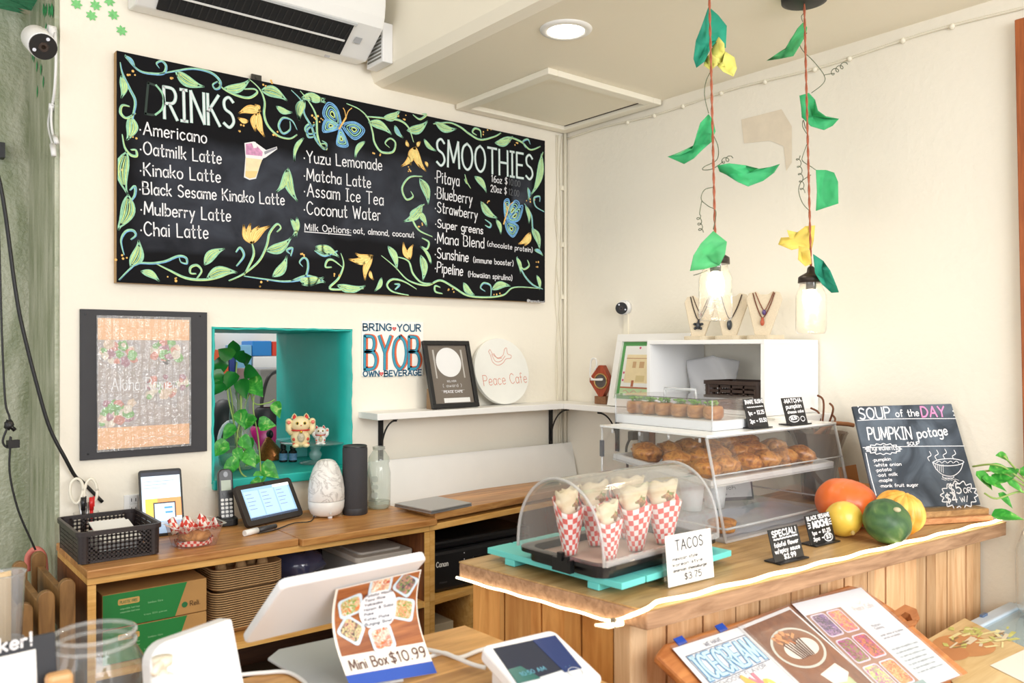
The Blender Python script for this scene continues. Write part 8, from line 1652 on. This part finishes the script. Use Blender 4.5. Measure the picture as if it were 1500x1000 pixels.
cb_ = fd.px(843, 985); part(rd, 'round_key', MB().disc(fd, cb_, .011, .0012, 0, 20), mat((226, 228, 232), .4)); part(rd, 'ring_mark', MB().tube([fd.at(cb_[0]+.012*math.cos(a), cb_[1]+.012*math.sin(a), .001) for a in [2*PI*k/24 for k in range(25)]], .0008, 5), mat((210, 212, 216), .4))
part(rd, 'front_camera', MB().disc(fd, fd.px(762, 938), .0015, .001, 0, 8), mat((180, 182, 186), .3))
# white leads on the table
G = lambda px, py, z=TZ0+.005: U(px, py, z=z)
solo('white_lead', MB().tube(catmull([G(628, 962), G(650, 956), G(672, 963), G(700, 953), G(715, 949)], 6), .004, 8), PLASTIC, 'white lead running from the flyer to the card reader', 'cable')
solo('white_lead', MB().tube(catmull([G(625, 951, TZ0+.013), G(655, 958, TZ0+.013), G(690, 972, TZ0+.013), G(712, 978, TZ0+.01)], 6), .004, 8), PLASTIC, 'white lead crossing over the other lead near the card reader', 'cable')
solo('white_lead', MB().tube(catmull([G(352, 988), G(385, 985), G(420, 984), G(445, 998), G(455, 1015)], 6), .0035, 8), PLASTIC, 'white lead curling beside the grey stand foot of the payment tablet', 'cable')
# ================================================================ doorway side: folded chairs, cables, hook
CHW_ = wood((112, 78, 40), (158, 116, 66), .45, 'Z', 5, 8)
for k, lab in enumerate(('folded wooden chair closest to the cabinet side', 'folded wooden chair in the middle of the three by the doorway', 'folded wooden chair farthest from the cabinet')):
    x = -2.055-.052*k; yf = -.40-.035*k; zt_ = .915-.012*k
    t_ = thing('folded_chair', lab, 'folding chair', (x, -.2, 0), group='folded wooden chairs')
    def stile(y, z1_, w_=.024, dp=.05):
        out = [(-dp/2, 0), (dp/2, 0), (dp/2, z1_-.02)]+[(dp/2*math.cos(a), z1_-.02+.02*math.sin(a)) for a in [PI*q/8 for q in range(9)]][1:]
        return out
    fX = Frame((x, yf, 0), (1, 0, 0), (0, 0, 1))
    out = [(-.018, 0), (.018, 0), (.018, zt_-.018)]+[(.018*math.cos(a), zt_-.018+.018*math.sin(a)) for a in [PI*q/8 for q in range(1, 9)]]
    part(t_, 'front_stile', MB().fprism(fX, out, -.022, .0), CHW_, bevel=.002)
    fX2 = Frame((x-.004, yf+.36, 0), (1, 0, 0), (0, 0, 1)); part(t_, 'rear_stile', MB().fprism(fX2, out, -.022, .0), CHW_, bevel=.002)
    part(t_, 'back_rail', MB().bb((x-.012, yf+.022, zt_-.13), (x+.004, yf+.34, zt_-.035)), CHW_, bevel=.002); part(t_, 'seat_panel', MB().bb((x-.012, yf+.022, zt_-.62), (x+.004, yf+.34, zt_-.22)), CHW_, bevel=.002)
q_ = U(55, 818, d=2.25)
solo('umbrella', MB().tube(catmull([U(41, 836, d=2.42), U(41, 815, d=2.42), U(52, 804, d=2.42), U(63, 812, d=2.42), U(66, 835, d=2.42), U(67, 870, d=2.42)], 6), .009, 10), mat((222, 128, 116), .5), 'pink curved umbrella handle hooked between the folded chairs and cabinet', 'umbrella')
CY_ = -.035; Cq = lambda px, py: U(px, py, y=CY_)
solo('power_cable', MB().tube(catmull([Cq(-30, 190), Cq(0, 268), Cq(22, 420), Cq(33, 480), Cq(55, 567), Cq(73, 627), Cq(96, 672), U(110, 697, y=-.02), U(121, 706, y=-.012), U(150, 735, y=-.01)], 6), .0052, 8), BLACK, 'thick black cable sagging down to the white wall socket', 'cable')
t_ = thing('thin_cable', 'thin black cable with a tied bundle hanging in the green doorway', 'cable', U(15, 640, y=-.06))
Dq = lambda px, py: U(px, py, y=-.06)
part(t_, 'wire', MB().tube(catmull([Dq(-6, 180), Dq(1, 430), Dq(4, 520), Dq(8, 590), Dq(14, 615), Dq(4, 645), Dq(12, 655), Dq(16, 640), Dq(14, 690), Dq(26, 745), Dq(45, 790), Dq(52, 805)], 6), .0028, 6), BLACK)
part(t_, 'tie_knot', MB().ball(Dq(13, 622), (.012, .012, .014), 10, 8, fn=lambda d: 1+.2*math.sin(9*d.x+5*d.z)).tube([Dq(13, 622), Dq(22, 630)], .006, 6), BLACK); part(t_, 'plug_block', MB().box(Dq(19, 650), (.03, .014, .022), rz=.2), BLACK)
solo('black_bracket', MB().bb(tuple(U(-14, 228, y=.40)), tuple(U(5, 212, y=.438))).cyl(U(-3, 222, y=.40), U(-3, 222, y=.44), .02, 14), BLACK, 'small black fitting on the green doorway panel', 'fitting')
